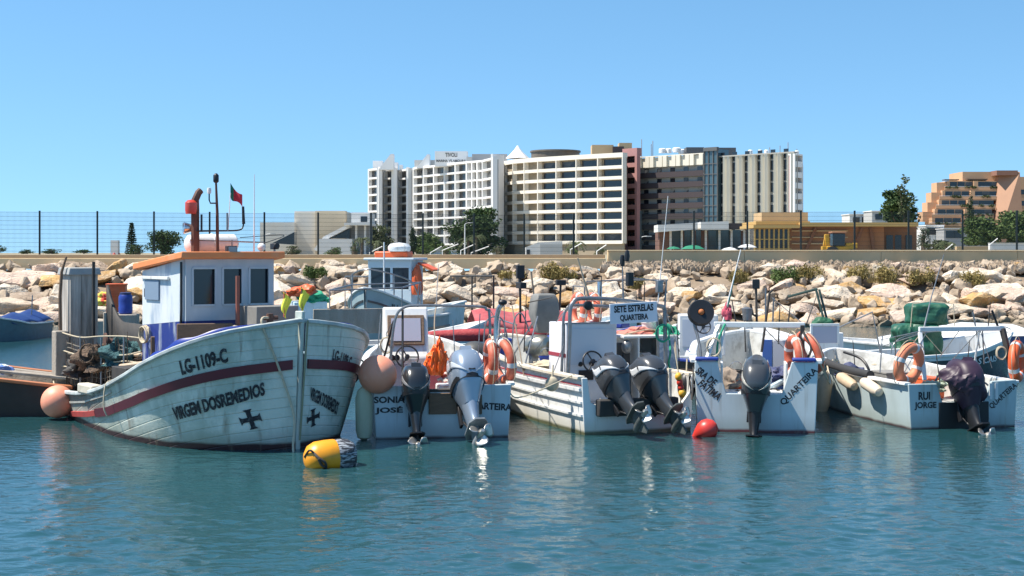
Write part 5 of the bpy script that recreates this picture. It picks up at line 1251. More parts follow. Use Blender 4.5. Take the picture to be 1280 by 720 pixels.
# ------------------------------------------------------------------ the row of open boats, sterns towards the quay
def boat(name, label, u, v, heading, group=None, cat='boat', d=None):
    """origin at the middle of the transom at the waterline seen at (u, v); heading in degrees to the left of straight away"""
    d = d or FPX*CAM_H/(v-HOR); p = P(u, v, d); t = thing(name, label, cat, (p.x, d, 0), R(90+heading), group)
    h = Vector((-math.sin(R(heading)), math.cos(R(heading)), 0)); l = Vector((-h.y, h.x, 0)); o = Vector((p.x, d, 0))
    def loc(q): q = Vector(q)-o; return Vector((q.dot(h), q.dot(l), q.z))
    def wld(x, y, z): return o+h*x+l*y+Vector((0, 0, z))
    def at(u, v, x):                   # boat-frame point on station x that falls on (u, v)
        a = (u-640)/FPX; y = (a*(o.y+h.y*x)-(o.x+h.x*x))/(l.x-a*l.y); w = wld(x, y, 0); return Vector((x, y, CAM_H-(v-HOR)/FPX*w.y))
    return t, loc, wld, at
def std_hull(L, b, fb_, bowz, zk=-.25, fl=.12):
    xs = [0, L*.15, L*.4, L*.6, L*.75, L*.87, L*.95, L]
    return Hull(L, xs, [b*.93, b*.95, b*.93, b*.82, b*.64, b*.40, b*.17, .02], [b, b*1.04, b*1.06, b*1.02, b*.9, b*.64, b*.33, .04],
                [fb_, fb_, fb_*1.02, fb_*1.08, lerp(fb_, bowz, .45), lerp(fb_, bowz, .7), lerp(fb_, bowz, .9), bowz], zk=zk, pw=.7, rake=fl)
def mbox(name, c, d, m, par, bevel=.01, rz=0., taper=(1, 1), seg=2):
    b = MB(); b.box((0, 0, 0), d, taper=taper); o = b.build(name, m, par, bevel=bevel, loc=c, seg=seg); o.rotation_euler = (0, 0, rz); return o
def rods(name, par, m, r, *paths, n=8):
    for p in paths:
        b = MB(); b.tube(p, r, n); o = b.build(name, m, par)
    return o

for m_, c_, a_ in ((M_gel, (.30, .22, .14), .55), (M_gelb, (.25, .2, .15), .4)): add_streaks(m_, c_, a_)
M_dirty = mat('grubby inside paint', (.55, .55, .52), .6, c2=(.24, .22, .19), scale=3.5, lo=.45, hi=.7, amt=.8, c3=(.68, .67, .63), scale3=5)
# ---- SONIA JOSE
bs, sl, sw, sat = boat('motor_boat', 'pale blue open boat with a black and a silver outboard, lettered SONIÁ JOSÉ', 553, 547, 8, 'open boats moored stern out')
M_s = mat('sonia paint', (.55, .62, .64), .42, c2=(.40, .46, .47), scale=3, lo=.5, hi=.75, amt=.6, streak=4); add_boot(M_s, .02, (.06, .02, .02), grime=(.3, .33, .3))
add_streaks(M_s, (.30, .24, .16), .6)
hs1 = std_hull(5.4, 1.05, .80, 1.25)
h = hs1.shell('hull', M_s, bs); hs1.transom('transom', M_s, h, [(-.98, .80), (-.55, .79), (-.5, .70), (.5, .70), (.55, .79), (.98, .80)])
hs1.inside(M_dirty, M_deckg, bs, lambda x: .30); hs1.gunwale('gunwale', M_gel, bs, .12, .05, .0)
mbox('transom_cap', (.02, 0, .715), (.12, 1.02, .04), M_dark, h)
mbox('motor_pad', (-.045, -.0, .52), (.03, .42, .32), M_wood2, h); mbox('motor_pad', (-.045, -.45, .5), (.03, .3, .3), M_wood2, h)
stern_text('SONIÁ', M_ink, h, .80, .60, .47, .125); stern_text('JOSÉ', M_ink, h, .81, .43, .42, .125); stern_text('QUARTEIRA', M_ink, h, -.70, .46, .72, .125, -4)
outboard(bs, (-.06, .42, .52), 18, .95, M_cblack, M_cblack, mat('cowl grey line', (.2, .2, .21), .35), M_black, 'smaller black outboard motor', slim=1.0)
outboard(bs, (-.08, -.34, .56), 36, 1.18, M_csil, M_csil, mat('cowl pale', (.5, .54, .58), .3, coat=.4), mat('worn silver leg', (.22, .25, .28), .45, c2=(.08, .09, .09), scale=7), 'large silver blue tilted outboard motor', slim=.95, rz=math.pi+.14)
b = MB(); p0 = sat(478, 470, 1.7); p1 = sat(540, 384, 1.7)
con = MB(); y0, y1 = sat(480, 470, 1.7).y, sat(536, 470, 1.7).y
con.prism([(0, .3), (.75, .3), (.75, 1.45), (.55, 1.9), (.34, 1.9), (.05, 1.15), (0, 1.1)], (1.65, (y0+y1)/2, 0), (1, 0, 0), (0, 0, 1), abs(y1-y0)); con = con.build('console', M_gel, bs, bevel=.03)
q = Vector((1.65+.19, (y0+y1)/2, 1.53)); nx = Vector((-.75, 0, .29)).normalized(); upv = Vector((.29, 0, .75)).normalized()
f = MB(); f.box(q+nx*.012, (.05, .60, .51), Matrix((nx, Vector((0, 1, 0)), upv)).transposed()); f.build('windscreen_frame', M_wood2, con, bevel=.01)
f = MB(); f.box(q+nx*.04, (.012, .48, .39), Matrix((nx, Vector((0, 1, 0)), upv)).transposed()); f.build('windscreen', M_lilac, con, smooth=0)
mbox('console_panel', (1.645, (y0+y1)/2-.02, .72), (.012, .56, .55), M_lilac, con, 0)
for i, (dy, z) in enumerate(((.24, 1.1), (.24, .98), (.16, 1.1))): 
    f = MB(); f.lathe([(.05, 0), (.05, .03), (.035, .035)], (1.64, (y0+y1)/2+dy, z), (-1, 0, 0), 14); f.build('gauge', M_black, con)
wheel(con, (1.5, sat(509, 437, 1.5).y, 1.12), .18, (-1, 0, .35))
mbox('seat_locker', (1.15, (y0+y1)/2-.75, .5), (.6, .6, .4), M_gel, bs, .03)
yl, yr = sat(494, 460, .9).y, sat(612, 460, .9).y
arch = [(.9, yl+.08, .8), (.9, yl+.06, 1.3), (.9, yl, 1.75), (.9, yl-.12, 1.93), (.9, yl-.4, 1.97), (.9, yr+.2, 1.95), (.9, yr+.05, 1.9), (.9, yr, 1.78), (.9, yr-.02, .8)]
rods('roll_arch', bs, M_dsteel, .022, catmull(arch, 6)); rods('arch_brace', bs, M_black, .018, [(.95, yl-.12, 1.9), (.5, yl-.09, .8)], [(1.0, yl+.02, 1.72), (1.5, yl+.2, .9)])
ym = sat(620, 440, .5).y
rods('lamp_post', bs, M_steel, .04, catmull([(.5, ym, .75), (.5, ym, 1.6), (.45, ym-.03, 1.9), (.4, ym-.08, 2.0)], 5)); f = MB(); f.ball((.38, ym-.09, 2.03), .06, sx=(1, 1.2, .8)); f.build('lamp', M_black, bs)
rods('hand_rail', bs, M_gel, .015, catmull([sat(546, 470, 1.0), sat(546, 440, 1.0), sat(550, 434, 1.0), sat(555, 438, 1.0), sat(557, 470, 1.0)], 5))
rods('rail_hoop', bs, M_dsteel, .012, catmull([sat(604, 470, 1.3), sat(606, 410, 1.3), sat(616, 396, 1.3), sat(628, 400, 1.3), sat(634, 425, 1.3), sat(636, 470, 1.3)], 6), catmull([sat(640, 470, 1.8), sat(642, 405, 1.8), sat(652, 392, 1.8), sat(662, 415, 1.8)], 6))
p = sw(*sat(547, 455, 1.0)); crumple('plastic_bundle', 'crumpled orange plastic sheet heaped beside the white console', 'sheet', p, (.20, .16, .28), mat('bright orange plastic', (.90, .13, .015), .5, c2=(.85, .25, .06), scale=6), 5, nz=.42, fold=1)
p = sw(*sat(575, 472, .8)); crumple('rag_heap', 'small heap of red and white rags beside the silver motor', 'rags', p, (.28, .15, .12), mat('rags', (.6, .55, .5), .9, c2=(.5, .08, .06), scale=9, lo=.5, hi=.55, amt=1), 8, nz=.5)
for u, x, l, ax in ((613, .62, 'dark orange life ring on the steel post, nearest the silver motor', (1, .18, 0)), (629, .5, 'dark orange life ring right of the steel post at the silver motor', (.95, .5, .1))):
    life_ring(sw(*sat(u, 452, x)), (Vector((ax[0], ax[1], ax[2]))), l, m=mat('dusty orange', (.45, .07, .03), .6, c2=(.65, .3, .2), scale=5))
# cream fender between her and the wooden boat
fd = thing('fender', 'tall cream fender hanging between the wooden boat and the pale blue boat', 'fender', P(455, 515, 21.6)); b = MB(); b.lathe([(.03, -.42), (.1, -.38), (.125, -.28), (.13, .2), (.1, .32), (.04, .38)], (0, 0, 0), n=20); b.build('fender_body', mat('stained cream', (.58, .58, .42), .6, c2=(.3, .32, .2), scale=3, streak=4), fd); b = MB(); b.tube([(0, 0, .36), (.2, .1, .75)], .012, 6); b.build('lanyard', M_rope, fd)

# ---- SETE ESTRELAS
b3, tl, tw, tat = boat('motor_boat', 'white open boat with twin tilted charcoal outboards and a SETE ESTRELAS board', 797, 541, 20, 'open boats moored stern out')
M_t = mat('sete white', (.76, .76, .74), .4, c2=(.6, .58, .53), scale=3.5, lo=.5, hi=.75, amt=.6, streak=4); add_boot(M_t, .06, (.10, .10, .05), grime=(.42, .38, .28))
add_streaks(M_t, (.34, .25, .15), .65)
ht = std_hull(6.0, .95, .88, 1.2)
h = ht.shell('hull', M_t, b3); 
ht.transom('transom', M_t, h, [(-.93, .88), (-.88, .6), (-.72, .40), (.6, .40), (.80, .5), (.86, .88), (.93, .88)])
ht.inside(M_dirty, M_deckg, b3, lambda x: .36); ht.gunwale('gunwale', mat('rubbed gunwale', (.58, .50, .38), .6, c2=(.7, .68, .62), scale=5), b3, .13, .06)
ht.strake('rubbing_strake', M_gel, h, lambda x: .70 if x < 4 else .70+.05*(x-4), .05, .045, x1=5.6); ht.strake('rubbing_strake', mat('maroon line', (.3, .03, .05), .5), h, lambda x: .765 if x < 4 else .765+.05*(x-4), .02, .02, x1=5.6)
ht.strake('plank_moulding', M_gel, h, lambda x: .50, .035, .03, x1=5.4); ht.strake('plank_moulding', M_gel, h, lambda x: .30, .035, .035, x1=5.2)
outboard(b3, (-.10, .42, .60), 44, .95, M_cgrey, M_cgrey, M_cw, M_alg, 'tilted charcoal outboard motor on the left', steer=8, rz=math.pi+.02)
outboard(b3, (-.10, -.20, .58), 42, .95, M_cgrey, M_cgrey, M_cw, M_alg, 'tilted charcoal outboard motor on the right', steer=8, rz=math.pi+.06)
mbox('motor_bracket', (-.1, .05, .42), (.16, 1.35, .26), M_dark, b3, .02)
y0, y1 = tat(708, 460, 1.1).y, tat(772, 460, 1.1).y
c1 = mbox('console', (1.5, (y0+y1)/2, 1.0), (.75, abs(y1-y0), 1.32), mat('console shade white', (.70, .70, .72), .4), b3, .02)
mbox('console_trim', (1.115, (y0+y1)/2+.02, 1.33), (.012, abs(y1-y0)-.1, .58), mat('pale panel', (.60, .62, .66), .35), c1, .0)
c1b = [o for o in c1.children][0]; c1b.parent = c1; c1b.location = (-.385, .0, .28)
mbox('maroon_band', (0, abs(y0-y1)/2+.003, .14), (.74, .006, .06), mat('maroon line', (0, 0, 0)), c1, 0)
mbox('switch_panel', (-.383, .10, -.18), (.012, .26, .16), M_black, c1, .004); mbox('console_door', (-.381, -.05, -.44), (.010, .44, .34), mat('pale panel', (0, 0, 0)), c1, .003)
for dy in (-.12, .0, .2): f = MB(); f.lathe([(.04, 0), (.04, .02), (.03, .025)], (-.376, dy, .0), (-1, 0, 0), 14); f.build('gauge', M_black, c1)
mbox('edge_strip', (-.37, 0, .665), (.04, abs(y0-y1)+.01, .02), M_dsteel, c1, .004)
wh_ = wheel(b3, (1.0, tat(741, 452, 1.0).y, tat(741, 452, 1.0).z), .17, (-1, 0, .3))
y0, y1 = tat(778, 460, 1.3).y, tat(846, 460, 1.3).y; zt_ = tat(800, 421, 1.3).z
b = MB(); b.box((1.75, (y0+y1)/2, zt_), (1.0, abs(y1-y0), .04)); b.box((1.75, y1+.02, (zt_+.36)/2), (1.0, .04, zt_-.38)); b.box((1.75, lerp(y0, y1, .28), (zt_+.36)/2), (1.0, .03, zt_-.38)); b.box((2.2, (y0+y1)/2, (zt_+.36)/2), (.04, abs(y1-y0), zt_-.38)); b.build('shelter', M_gel, b3, smooth=0, bevel=.008)
mbox('locker', (1.9, lerp(y0, y1, .52), .85), (.5, abs(y1-y0)*.34, .55), M_gel, b3, .03); mbox('blue_panel', (1.27, lerp(y0, y1, .80), .95), (.02, abs(y1-y0)*.36, .92), mat('perforated blue', (.30, .40, .55), .5, c2=(.55, .6, .68), scale=14, lo=.5, hi=.56, amt=1), b3, .004)
mbox('tool_rack', (1.5, lerp(y0, y1, .1), .85), (.3, .14, .9), M_black, b3, .02); b = MB(); b.ball((1.3, lerp(y0, y1, .08), 1.25), .09, sx=(1, 1, 1.3)); b.build('hanging_flask', M_dsteel, b3)
yl, yr = tat(712, 440, .9).y, tat(831, 440, .9).y; zt_ = tat(780, 374, .9).z; zt2 = tat(830, 382, .9).z
arch = [(.9, yl+.03, .88), (.9, yl, 1.5), (.9, yl-.01, zt_-.18), (.9, yl-.06, zt_-.05), (.9, yl-.2, zt_+.02), (.9, lerp(yl, yr, .5), zt_-.01), (.9, yr+.12, zt2+.0), (.9, yr+.01, zt2-.06), (.9, yr, zt2-.2), (.9, yr-.02, .88)]
rods('roll_arch', b3, M_dsteel, .035, catmull(arch, 6))
ar2 = [Vector(p)+Vector((.28, 0, -.12)) for p in arch]; rods('roll_arch', b3, M_dsteel, .025, catmull(ar2, 6))
f = MB(); q = tat(735, 382, .85); f.lathe([(.03, .06), (.07, .04), (.075, -.02), (.06, -.03), (0, -.03)], q, (1, 0, 0), 16); f.build('spotlight', M_black, b3)
sg = tat(792, 391, .84); ya, yb = tat(763, 391, .84).y, tat(822, 391, .84).y
f = MB(); f.box((0, 0, 0), (.025, abs(ya-yb), .33)); sb = f.build('name_board', mat('board white', (.66, .70, .76), .45), b3, loc=sg, bevel=.005); sb.rotation_euler = (R(-2.5), 0, 0)
for tx, z, w_ in (('SETE ESTRELAS', .075, .70), ('QUARTEIRA', -.078, .50)): lettering(tx, lambda x, y: Vector((-.016, -x, z+y)), w_, .115, M_ink, sb, bold=.06, cuts=0)
rods('board_hanger', b3, M_dsteel, .008, [sg+Vector((0, .3, .16)), sg+Vector((.03, .3, .26))], [sg+Vector((0, -.3, .15)), sg+Vector((.03, -.3, .22))])
for u, x, l in ((723, 1.6, 'orange life ring behind the grey roll bar, on the left'), (741, 1.7, 'orange life ring behind the grey roll bar, beside the spotlight')):
    life_ring(tw(*tat(u, 388, x)), Vector((1, .35, .0)), l, m=M_orgf, R0=.24, r=.065)
# hauling drum on the port bow
q = tat(676, 433, 3.6); b = MB(); b.lathe([(.05, -.26), (.17, -.24), (.21, -.12), (.21, .06), (.17, .14), (.10, .17), (.10, .10), (.0, .08)], q, (-.75, -.55, 0), 24); hd = b.build('hauling_drum', mat('drum metal', (.42, .40, .34), .3, metal=.75, c2=(.2, .19, .15), scale=6), b3)
b = MB(); b.box(q+Vector((.1, .1, -.3)), (.14, .14, .5)); b.build('drum_stand', M_dsteel, hd, bevel=.01)
q2 = tat(680, 385, 3.9); b = MB(); b.loft([[q2+Vector((a*s_, c*s_, z)) for a, c in ((-.2, -.24), (.2, -.24), (.2, .24), (-.2, .24))] for s_, z in ((.6, -.45), (1, -.1), (.9, .15), (.7, .26))]); b.build('engine_cover', mat('grey cover', (.16, .16, .15), .7, c2=(.26, .25, .23), scale=5), b3, smooth=30, bevel=.03)
mbox('side_locker', (2.6, .55, .62), (.9, .35, .4), mat('pale green box', (.55, .66, .62), .5), b3, .02)
rods('stern_rail', b3, M_dsteel, .014, [(2.6, .9, .88), (2.9, .55, 1.7)], [(3.3, .93, .88), (3.0, .6, 1.6)], [(4.0, .9, .88), (4.0, .85, 1.6), (3.0, .9, 1.55)])
# aerials and rods
for i, (a, c, r, m, x) in enumerate((((835, 245), (822, 382), .010, M_gel, 1.0), ((722, 322), (736, 372), .022, M_buff, 1.4), ((778, 330), (779, 374), .018, M_dsteel, 1.2))):
    rods('whip_aerial' if i == 0 else 'rod', b3, m, [r*.5, r], [tat(*a, x), tat(*c, x)])
for u, v, x in ((778, 326, 1.2), (784, 320, 1.1)): f = MB(); f.lathe([(.03, -.09), (.045, 0), (.03, .09), (0, .1)], tat(u, v, x), n=10); f.build('mast_lamp', M_black, b3)
rods('rod', b3, M_dsteel, .012, [tat(733, 352, 1.8), tat(775, 350, 1.8), tat(835, 350, 1.6)], [tat(786, 347, 1.2), tat(831, 352, 1.2)]); rods('rod', b3, M_dsteel, .016, [tat(833, 350, 1.0), tat(831, 384, 1.0)])
mbox('radar_reflector', tat(787, 349, 1.2), (.12, .1, .22), M_black, b3); mbox('rod_clamp', tat(824, 358, 1.0), (.1, .1, .2), M_dsteel, b3)
p = tw(*tat(834, 417, 1.5)); crumple('net_bundle', 'teal net bundle on the shelter corner beside the name board', 'net', p, (.18, .16, .14), M_ropeg, 14, nz=.6)
p = tw(*tat(797, 417, 1.8)); crumple('net_bundle', 'small faded red net bundle on the white shelter roof', 'net', p, (.3, .2, .09), mat('faded red net', (.55, .2, .16), .9), 15, nz=.5)
rope('tangled_rope', 'teal rope hanging down the right side of the white shelter', [tw(*tat(836, 418, 1.2)), tw(*tat(838, 440, .9)), tw(*tat(836, 455, .9)), tw(*tat(842, 470, .8))], .016, M_ropeg)
fl_ = thing('float_line', 'string of small yellow and red floats hanging at the white boat\'s stern corner', 'floats', tw(*tat(848, 482, -.1)))
for k, (dz, c, r) in enumerate(((.14, 'y', .055), (.05, 'r', .05), (-.03, 'r', .045), (-.12, 'y', .06))):
    b = MB(); b.ball((.02*k, 0, dz), r, 14, 10, sx=(1, 1, 1.2)); b.build('float', mat('float '+c, (.75, .42, .04) if c == 'y' else (.6, .05, .03), .5), fl_)
b = MB(); b.tube(catmull([(-.05, .15, .6), (0, 0, .2), (.03, 0, -.15), (.05, .02, -.5)], 5), .01, 6); b.build('line', M_rope, fl_)
for u, v, r_, d_, l, m in ((858, 484, .24, 22.9, 'round black fender squeezed between the white boat and the lettered blue one', M_black), (690, 480, .09, 22.4, 'grey rag fender on the gunwale of the white boat', M_rope)):
    f = thing('fender', l, 'fender', P(u, v, d_)); b = MB(); b.ball((0, 0, 0), r_, 24, 16, sx=(.6, .6, 1)) if r_ > .2 else b.ball((0, 0, 0), r_, 14, 10, sx=(1.2, .8, 1.3)); b.build('fender_body', m, f)
    b = MB(); b.tube([(0, 0, r_*.9), (.02, .08, r_+.2)], .014, 6); b.build('lanyard', M_rope, f)

# ---- SRA DE FATIMA
b4, al, aw, aat = boat('motor_boat', 'pale blue open boat with a single dark outboard, lettered SRA DE FATIMA', 945, 540, -8, 'open boats moored stern out')
M_a = mat('fatima paint', (.58, .65, .67), .42, c2=(.44, .49, .50), scale=3, lo=.5, hi=.75, amt=.6, streak=4); add_boot(M_a, .04, (.14, .03, .03), grime=(.3, .34, .33))
add_streaks(M_a, (.28, .24, .18), .6)
ha = std_hull(5.2, .95, 1.10, 1.3)
h = ha.shell('hull', M_a, b4); ha.transom('transom', M_a, h, [(-.92, 1.10), (-.55, 1.10), (-.40, .60), (.46, .60), (.60, 1.10), (.92, 1.10)])
ha.inside(M_dirty, M_deckg, b4, lambda x: .36); g_ = ha.gunwale('gunwale', M_gel, b4, .13, .06)
for y in (.76, -.74): mbox('corner_cap', (.03, y, 1.135), (.22, .36, .05), M_blue, h, .015)
mbox('motor_well', (.3, .03, .58), (.55, .9, .06), M_gel, h, .01)
for y in (-.47, .53): mbox('well_side', (.32, y, .8), (.5, .04, .55), M_gel, h, .01)
stern_text('SRA DE', M_ink, h, .77, .86, .36, .125, -38, slant=.1); stern_text('FATIMA', M_ink, h, .71, .65, .40, .125, -38, slant=.1); stern_text('QUARTEIRA', M_ink, h, -.66, .72, .76, .12, 46, bold=.035)
outboard(b4, (-.1, .02, .52), 8, 1.03, M_cgrey, M_black, mat('cowl beige', (.45, .43, .38), .3, coat=.4), M_black, 'dark outboard motor with a pale back', steer=-3)
yl, yr = aat(897, 440, .7).y, aat(1003, 440, .7).y; zt_ = aat(950, 406, .7).z
b = MB()
b.bar((.25, aat(884, 440, .25).y, 1.12), (.7, yl-.02, zt_), .07, .05); b.bar((.7, yl+.06, zt_), (.7, yr-.04, zt_), .06, .09); b.bar((1.3, yl-.1, 1.1), (1.3, yl-.1, zt_+.02), .05, .05); b.bar((.7, yl-.08, zt_-.02), (1.3, yl-.1, zt_), .05, .05); b.bar((.45, yl-.04, 1.1), (.7, yl-.1, zt_-.02), .05, .05)
b.build('gantry', M_wtub, b4, smooth=0, bevel=.012)
b = MB(); b.bar((.7, yr, 1.1), (.7, yr, zt_), .09, .07); b.bar((1.3, yr+.02, zt_), (.7, yr, zt_), .05, .05); b.build('gantry_post', M_dark, b4, smooth=0, bevel=.01)
rods('green_hose', b4, M_ropeg, .018, catmull([aat(896, 462, .4), aat(897, 430, .5), aat(903, 412, .6), aat(907, 404, .7)], 6))
ya, yb, yc = aat(953, 460, 1.7).y, aat(965, 460, 1.7).y, aat(990, 460, 1.7).y; zc = aat(960, 423, 1.7).z
mbox('console', (2.0, (ya+yc)/2, (zc+.36)/2), (.6, abs(yc-ya), zc-.36), M_gel, b4, .02); mbox('console_side', (1.69, (ya+yb)/2, (zc+.36)/2), (.03, abs(yb-ya), zc-.4), mat('mid blue paint', (.05, .13, .42), .5, c2=(.1, .2, .4), scale=4), b4, .005); mbox('console_panel', (1.69, (yb+yc)/2, .98), (.02, abs(yc-yb)-.04, .7), mat('grey panel', (.5, .51, .55), .4), b4, .004)
mbox('thwart', (1.0, -.3, .62), (.35, 1.1, .06), mat('mid blue paint', (0, 0, 0)), b4, .01); rods('tiller_pipe', b4, M_gelb, .05, [(.55, -.2, .62), (1.2, -.75, .85)])
for u, v, x, ax, l in ((993, 447, .62, (1, .12, .05), 'dark orange life ring hanging inside the right gantry post'), (1012, 440, .8, (1, .3, .42), 'orange life ring leaning outside the right gantry post')):
    life_ring(aw(*aat(u, v, x)), Vector(ax), l, m=mat('dusty orange', (0, 0, 0)) if x < .7 else M_orgf, R0=.29)
rope('tangled_rope', 'dark rope tangle hanging from the right gantry post', [aw(*aat(1004, 415, .6)), aw(*aat(1014, 435, .5)), aw(*aat(1008, 455, .5)), aw(*aat(1020, 470, .6)), aw(*aat(1012, 485, .4))], .02, M_dark)
p = aw(*aat(912, 478, .9)); crumple('tarp_heap', 'heap of brown canvas beside the dark outboard', 'tarp', p, (.3, .3, .2), mat('brown canvas', (.28, .22, .17), .9, c2=(.2, .18, .16), scale=5), 23, nz=.4)
p = aw(*aat(922, 480, .75)); crumple('plastic_bundle', 'small orange bag on the brown canvas heap', 'bag', p, (.12, .12, .11), M_org, 24, nz=.4)
# net hauler wheel on an arm
q = aat(876, 391, 1.0); hax = Vector((-.9, -.15, .25)).normalized(); b = MB(); b.lathe([(.05, -.07), (.2, -.075), (.215, -.05), (.13, -.02), (.13, .02), (.215, .05), (.2, .075), (.06, .07), (.05, .02), (0, .02)], q, hax, 28); hw = b.build('hauling_wheel', M_black, b4)
b = MB(); b.ball(q+hax*.06, .05); b.build('wheel_hub', mat('rust orange', (.4, .13, .04), .7), hw); rods('hauler_arm', b4, M_dsteel, .025, catmull([q-hax*.08, aat(868, 405, 1.05), aat(872, 420, 1.0), aat(876, 445, .9), aat(873, 470, .9)], 5))
# poles, reels and a whip above her
rods('whip_aerial', b4, M_gel, [.008, .014], [aat(926, 312, 1.2), aat(903, 405, 1.0)]); rods('green_hose', b4, M_ropeg, .012, [aat(918, 345, 1.15), aat(906, 402, 1.0)])
rods('pole', b4, M_dark, .02, [aat(945, 358, 1.5), aat(946, 405, 1.4)], [aat(952, 440, 1.2), aat(962, 366, 1.2), aat(966, 362, 1.2)], [aat(938, 380, 1.5), aat(941, 393, 1.5), aat(947, 396, 1.5)]); rods('pole', b4, M_dsteel, .014, [aat(957, 403, 1.4), aat(957, 360, 1.4)], [aat(966, 403, 1.3), aat(967, 372, 1.3)])
mbox('mast_lamp', aat(945, 355, 1.5), (.12, .12, .16), M_black, b4); f = MB(); f.lathe([(.07, -.1), (.09, .1), (.03, .12)], aat(934, 393, 1.4), n=12); f.build('cup_lamp', M_dsteel, b4)
p = aw(*aat(909, 393, 1.05)); crumple('net_bundle', 'faded crimson rag tied to the whip aerial', 'rag', p, (.07, .07, .15), mat('crimson rag', (.45, .08, .12), .9), 31, nz=.5)

# ---- RUI JORGE
b5, rl, rw, rat = boat('motor_boat', 'grey green open boat with a shrouded purple outboard, lettered RUI JORGE', 1203, 535, 12, 'open boats moored stern out')
M_r = mat('rui paint', (.42, .50, .51), .45, c2=(.32, .38, .37), scale=2.5, lo=.45, hi=.75, amt=.7, streak=3); add_boot(M_r, .03, (.06, .03, .03), grime=(.25, .28, .25))
add_streaks(M_r, (.22, .19, .14), .65)
hr = std_hull(4.7, .95, .72, .95)
h = hr.shell('hull', M_r, b5); hr.transom('transom', M_r, h, [(-.93, .76), (-.50, .74), (-.36, .42), (.36, .42), (.46, .72), (.93, .72)])
mbox('transom_middle', (-.045, 0, .14), (.03, .86, .56), mat('black well paint', (.012, .012, .014), .5), h, .004)
hr.inside(M_dirty, M_deckg, b5, lambda x: .26); hr.gunwale('gunwale', M_gel, b5, .11, .05)
stern_text('RUI', M_ink, h, .68, .53, .20, .13); stern_text('JORGE', M_ink, h, .66, .37, .38, .13); stern_text('QUARTEIRA', M_ink, h, -.70, .50, .58, .11, 38, bold=.035)
for y in (-.48, -.58): mbox('pale_stripe', (-.035, y, .58), (.012, .05, .26), mat('stripe white', (.7, .7, .7), .5), h, 0)
ob = outboard(b5, (-.05, .02, .46), 24, 1.0, mat('purple shroud', (.030, .014, .030), .5, c2=(.055, .028, .052), scale=6), M_black, None, M_black, 'outboard motor')
p = rw(*rat(1207, 477, -.2)); sh = crumple('motor_shroud', 'purple black plastic shroud tied over the outboard', 'cover', p, (.36, .26, .27), mat('purple shroud', (0, 0, 0)), 41, nz=.16, fold=1); sh.rotation_euler = (R(8), R(32), 0)
yl, yr = rat(1150, 440, .6).y, rat(1253, 440, .6).y; zt_ = rat(1200, 411, .6).z
b = MB(); b.bar((.6, yl+.02, zt_), (.6, yr-.03, zt_), .06, .08); b.bar((.35, yl+.05, .74), (.6, yl, zt_-.045), .07, .05); b.bar((.6, lerp(yl, yr, .72), zt_-.02), (.9, lerp(yl, yr, .75), .75), .03, .03); b.build('gantry', M_wtub, b5, smooth=0, bevel=.012)
b = MB(); b.bar((.45, yr-.12, .74), (.6, yr, zt_), .10, .08); b.build('gantry_post', M_dark, b5, smooth=0, bevel=.01)
rods('whip_aerial', b5, M_dsteel, [.006, .014], [rat(1180, 318, .8), rat(1164, 372, .8), rat(1155, 410, .6)]); rods('pole', b5, M_black, .02, [rat(1240, 388, .6), rat(1248, 410, .6)])
rods('tie_wire', b5, M_dsteel, .008, [rat(1160, 412, .65), rat(1100, 425, 3.2)], [rat(1160, 414, .65), rat(1105, 432, 3.4)])
life_ring(rw(*rat(1136, 455, .35)), Vector((-.62, .74, .18)).normalized(), 'faded orange life ring tilted on the left gantry post of the RUI JORGE boat', m=mat('bleached orange', (.72, .25, .13), .6, c2=(.66, .16, .07), scale=5), R0=.27, r=.085, roll=.4)
life_ring(rw(*rat(1271, 452, .4)), Vector((-.85, .5, .0)), 'orange life ring hanging at the right edge of the frame', m=M_org, R0=.27, r=.085)
b = MB(); pts = [hr.pt(x, 1, 1)+Vector((0, -.0, .04)) for x in (1.2, 1.8, 2.4, 3.0, 3.6, 4.1)]; b.tube(catmull(pts, 5), .075, 12); b.build('gunwale_fender', mat('black foam', (.03, .03, .032), .8), b5)
mbox('white_tag', hr.pt(3.2, 1, 1)+Vector((0, .05, .07)), (.2, .16, .1), M_gel, b5, .02)
for i, (u, v, x, l) in enumerate(((1092, 491, 1.9, 'sausage shaped buff fender lying on the grey green hull, left of the pair'), (1122, 497, 1.0, 'sausage shaped pale fender on the grey green hull, beside the lettering'))):
    c = rw(*(hr.pt(x, .86, 1)+Vector((0, .10, 0)))); f = thing('fender', l, 'fender', c, R(90+12), 'buff fenders'); b = MB(); b.lathe([(.02, -.3), (.07, -.27), (.1, -.18), (.1, .18), (.07, .27), (.02, .3)], (0, 0, 0), (1, .05, .25), 16); b.build('fender_body', M_buff if i == 0 else mat('pale buff', (.66, .56, .44), .6, c2=(.5, .42, .33), scale=6), f)
    b = MB(); b.tube([(.29, .02, .08), (.3, -.08, .2)], .012, 6); b.build('lanyard', M_black, f)
f = thing('fender', 'grimy buff fender at the bow of the RUI JORGE boat, beside the blue boat', 'fender', P(1029, 492, 25.5)); b = MB(); b.lathe([(.02, -.4), (.1, -.36), (.14, -.2), (.14, .2), (.08, .34), (.03, .38)], (0, 0, 0), (.15, 0, 1), 18); b.build('fender_body', M_buff, f); b = MB(); b.tube([(.05, 0, .36), (.2, .1, .6)], .012, 6); b.build('lanyard', M_rope, f)
rods('bent_hoop', b5, M_black, .025, catmull([rat(1089, 478, 2.4), rat(1086, 462, 2.4), rat(1076, 448, 2.6), rat(1055, 440, 3.0)], 6))
p = rw(*rat(1064, 468, 2.6)); crumple('net_bundle', 'dark blue net heap inside the grey green boat', 'net', p, (.25, .2, .16), mat('navy net', (.03, .045, .13), .9, c2=(.2, .2, .25), scale=10), 44, nz=.5)
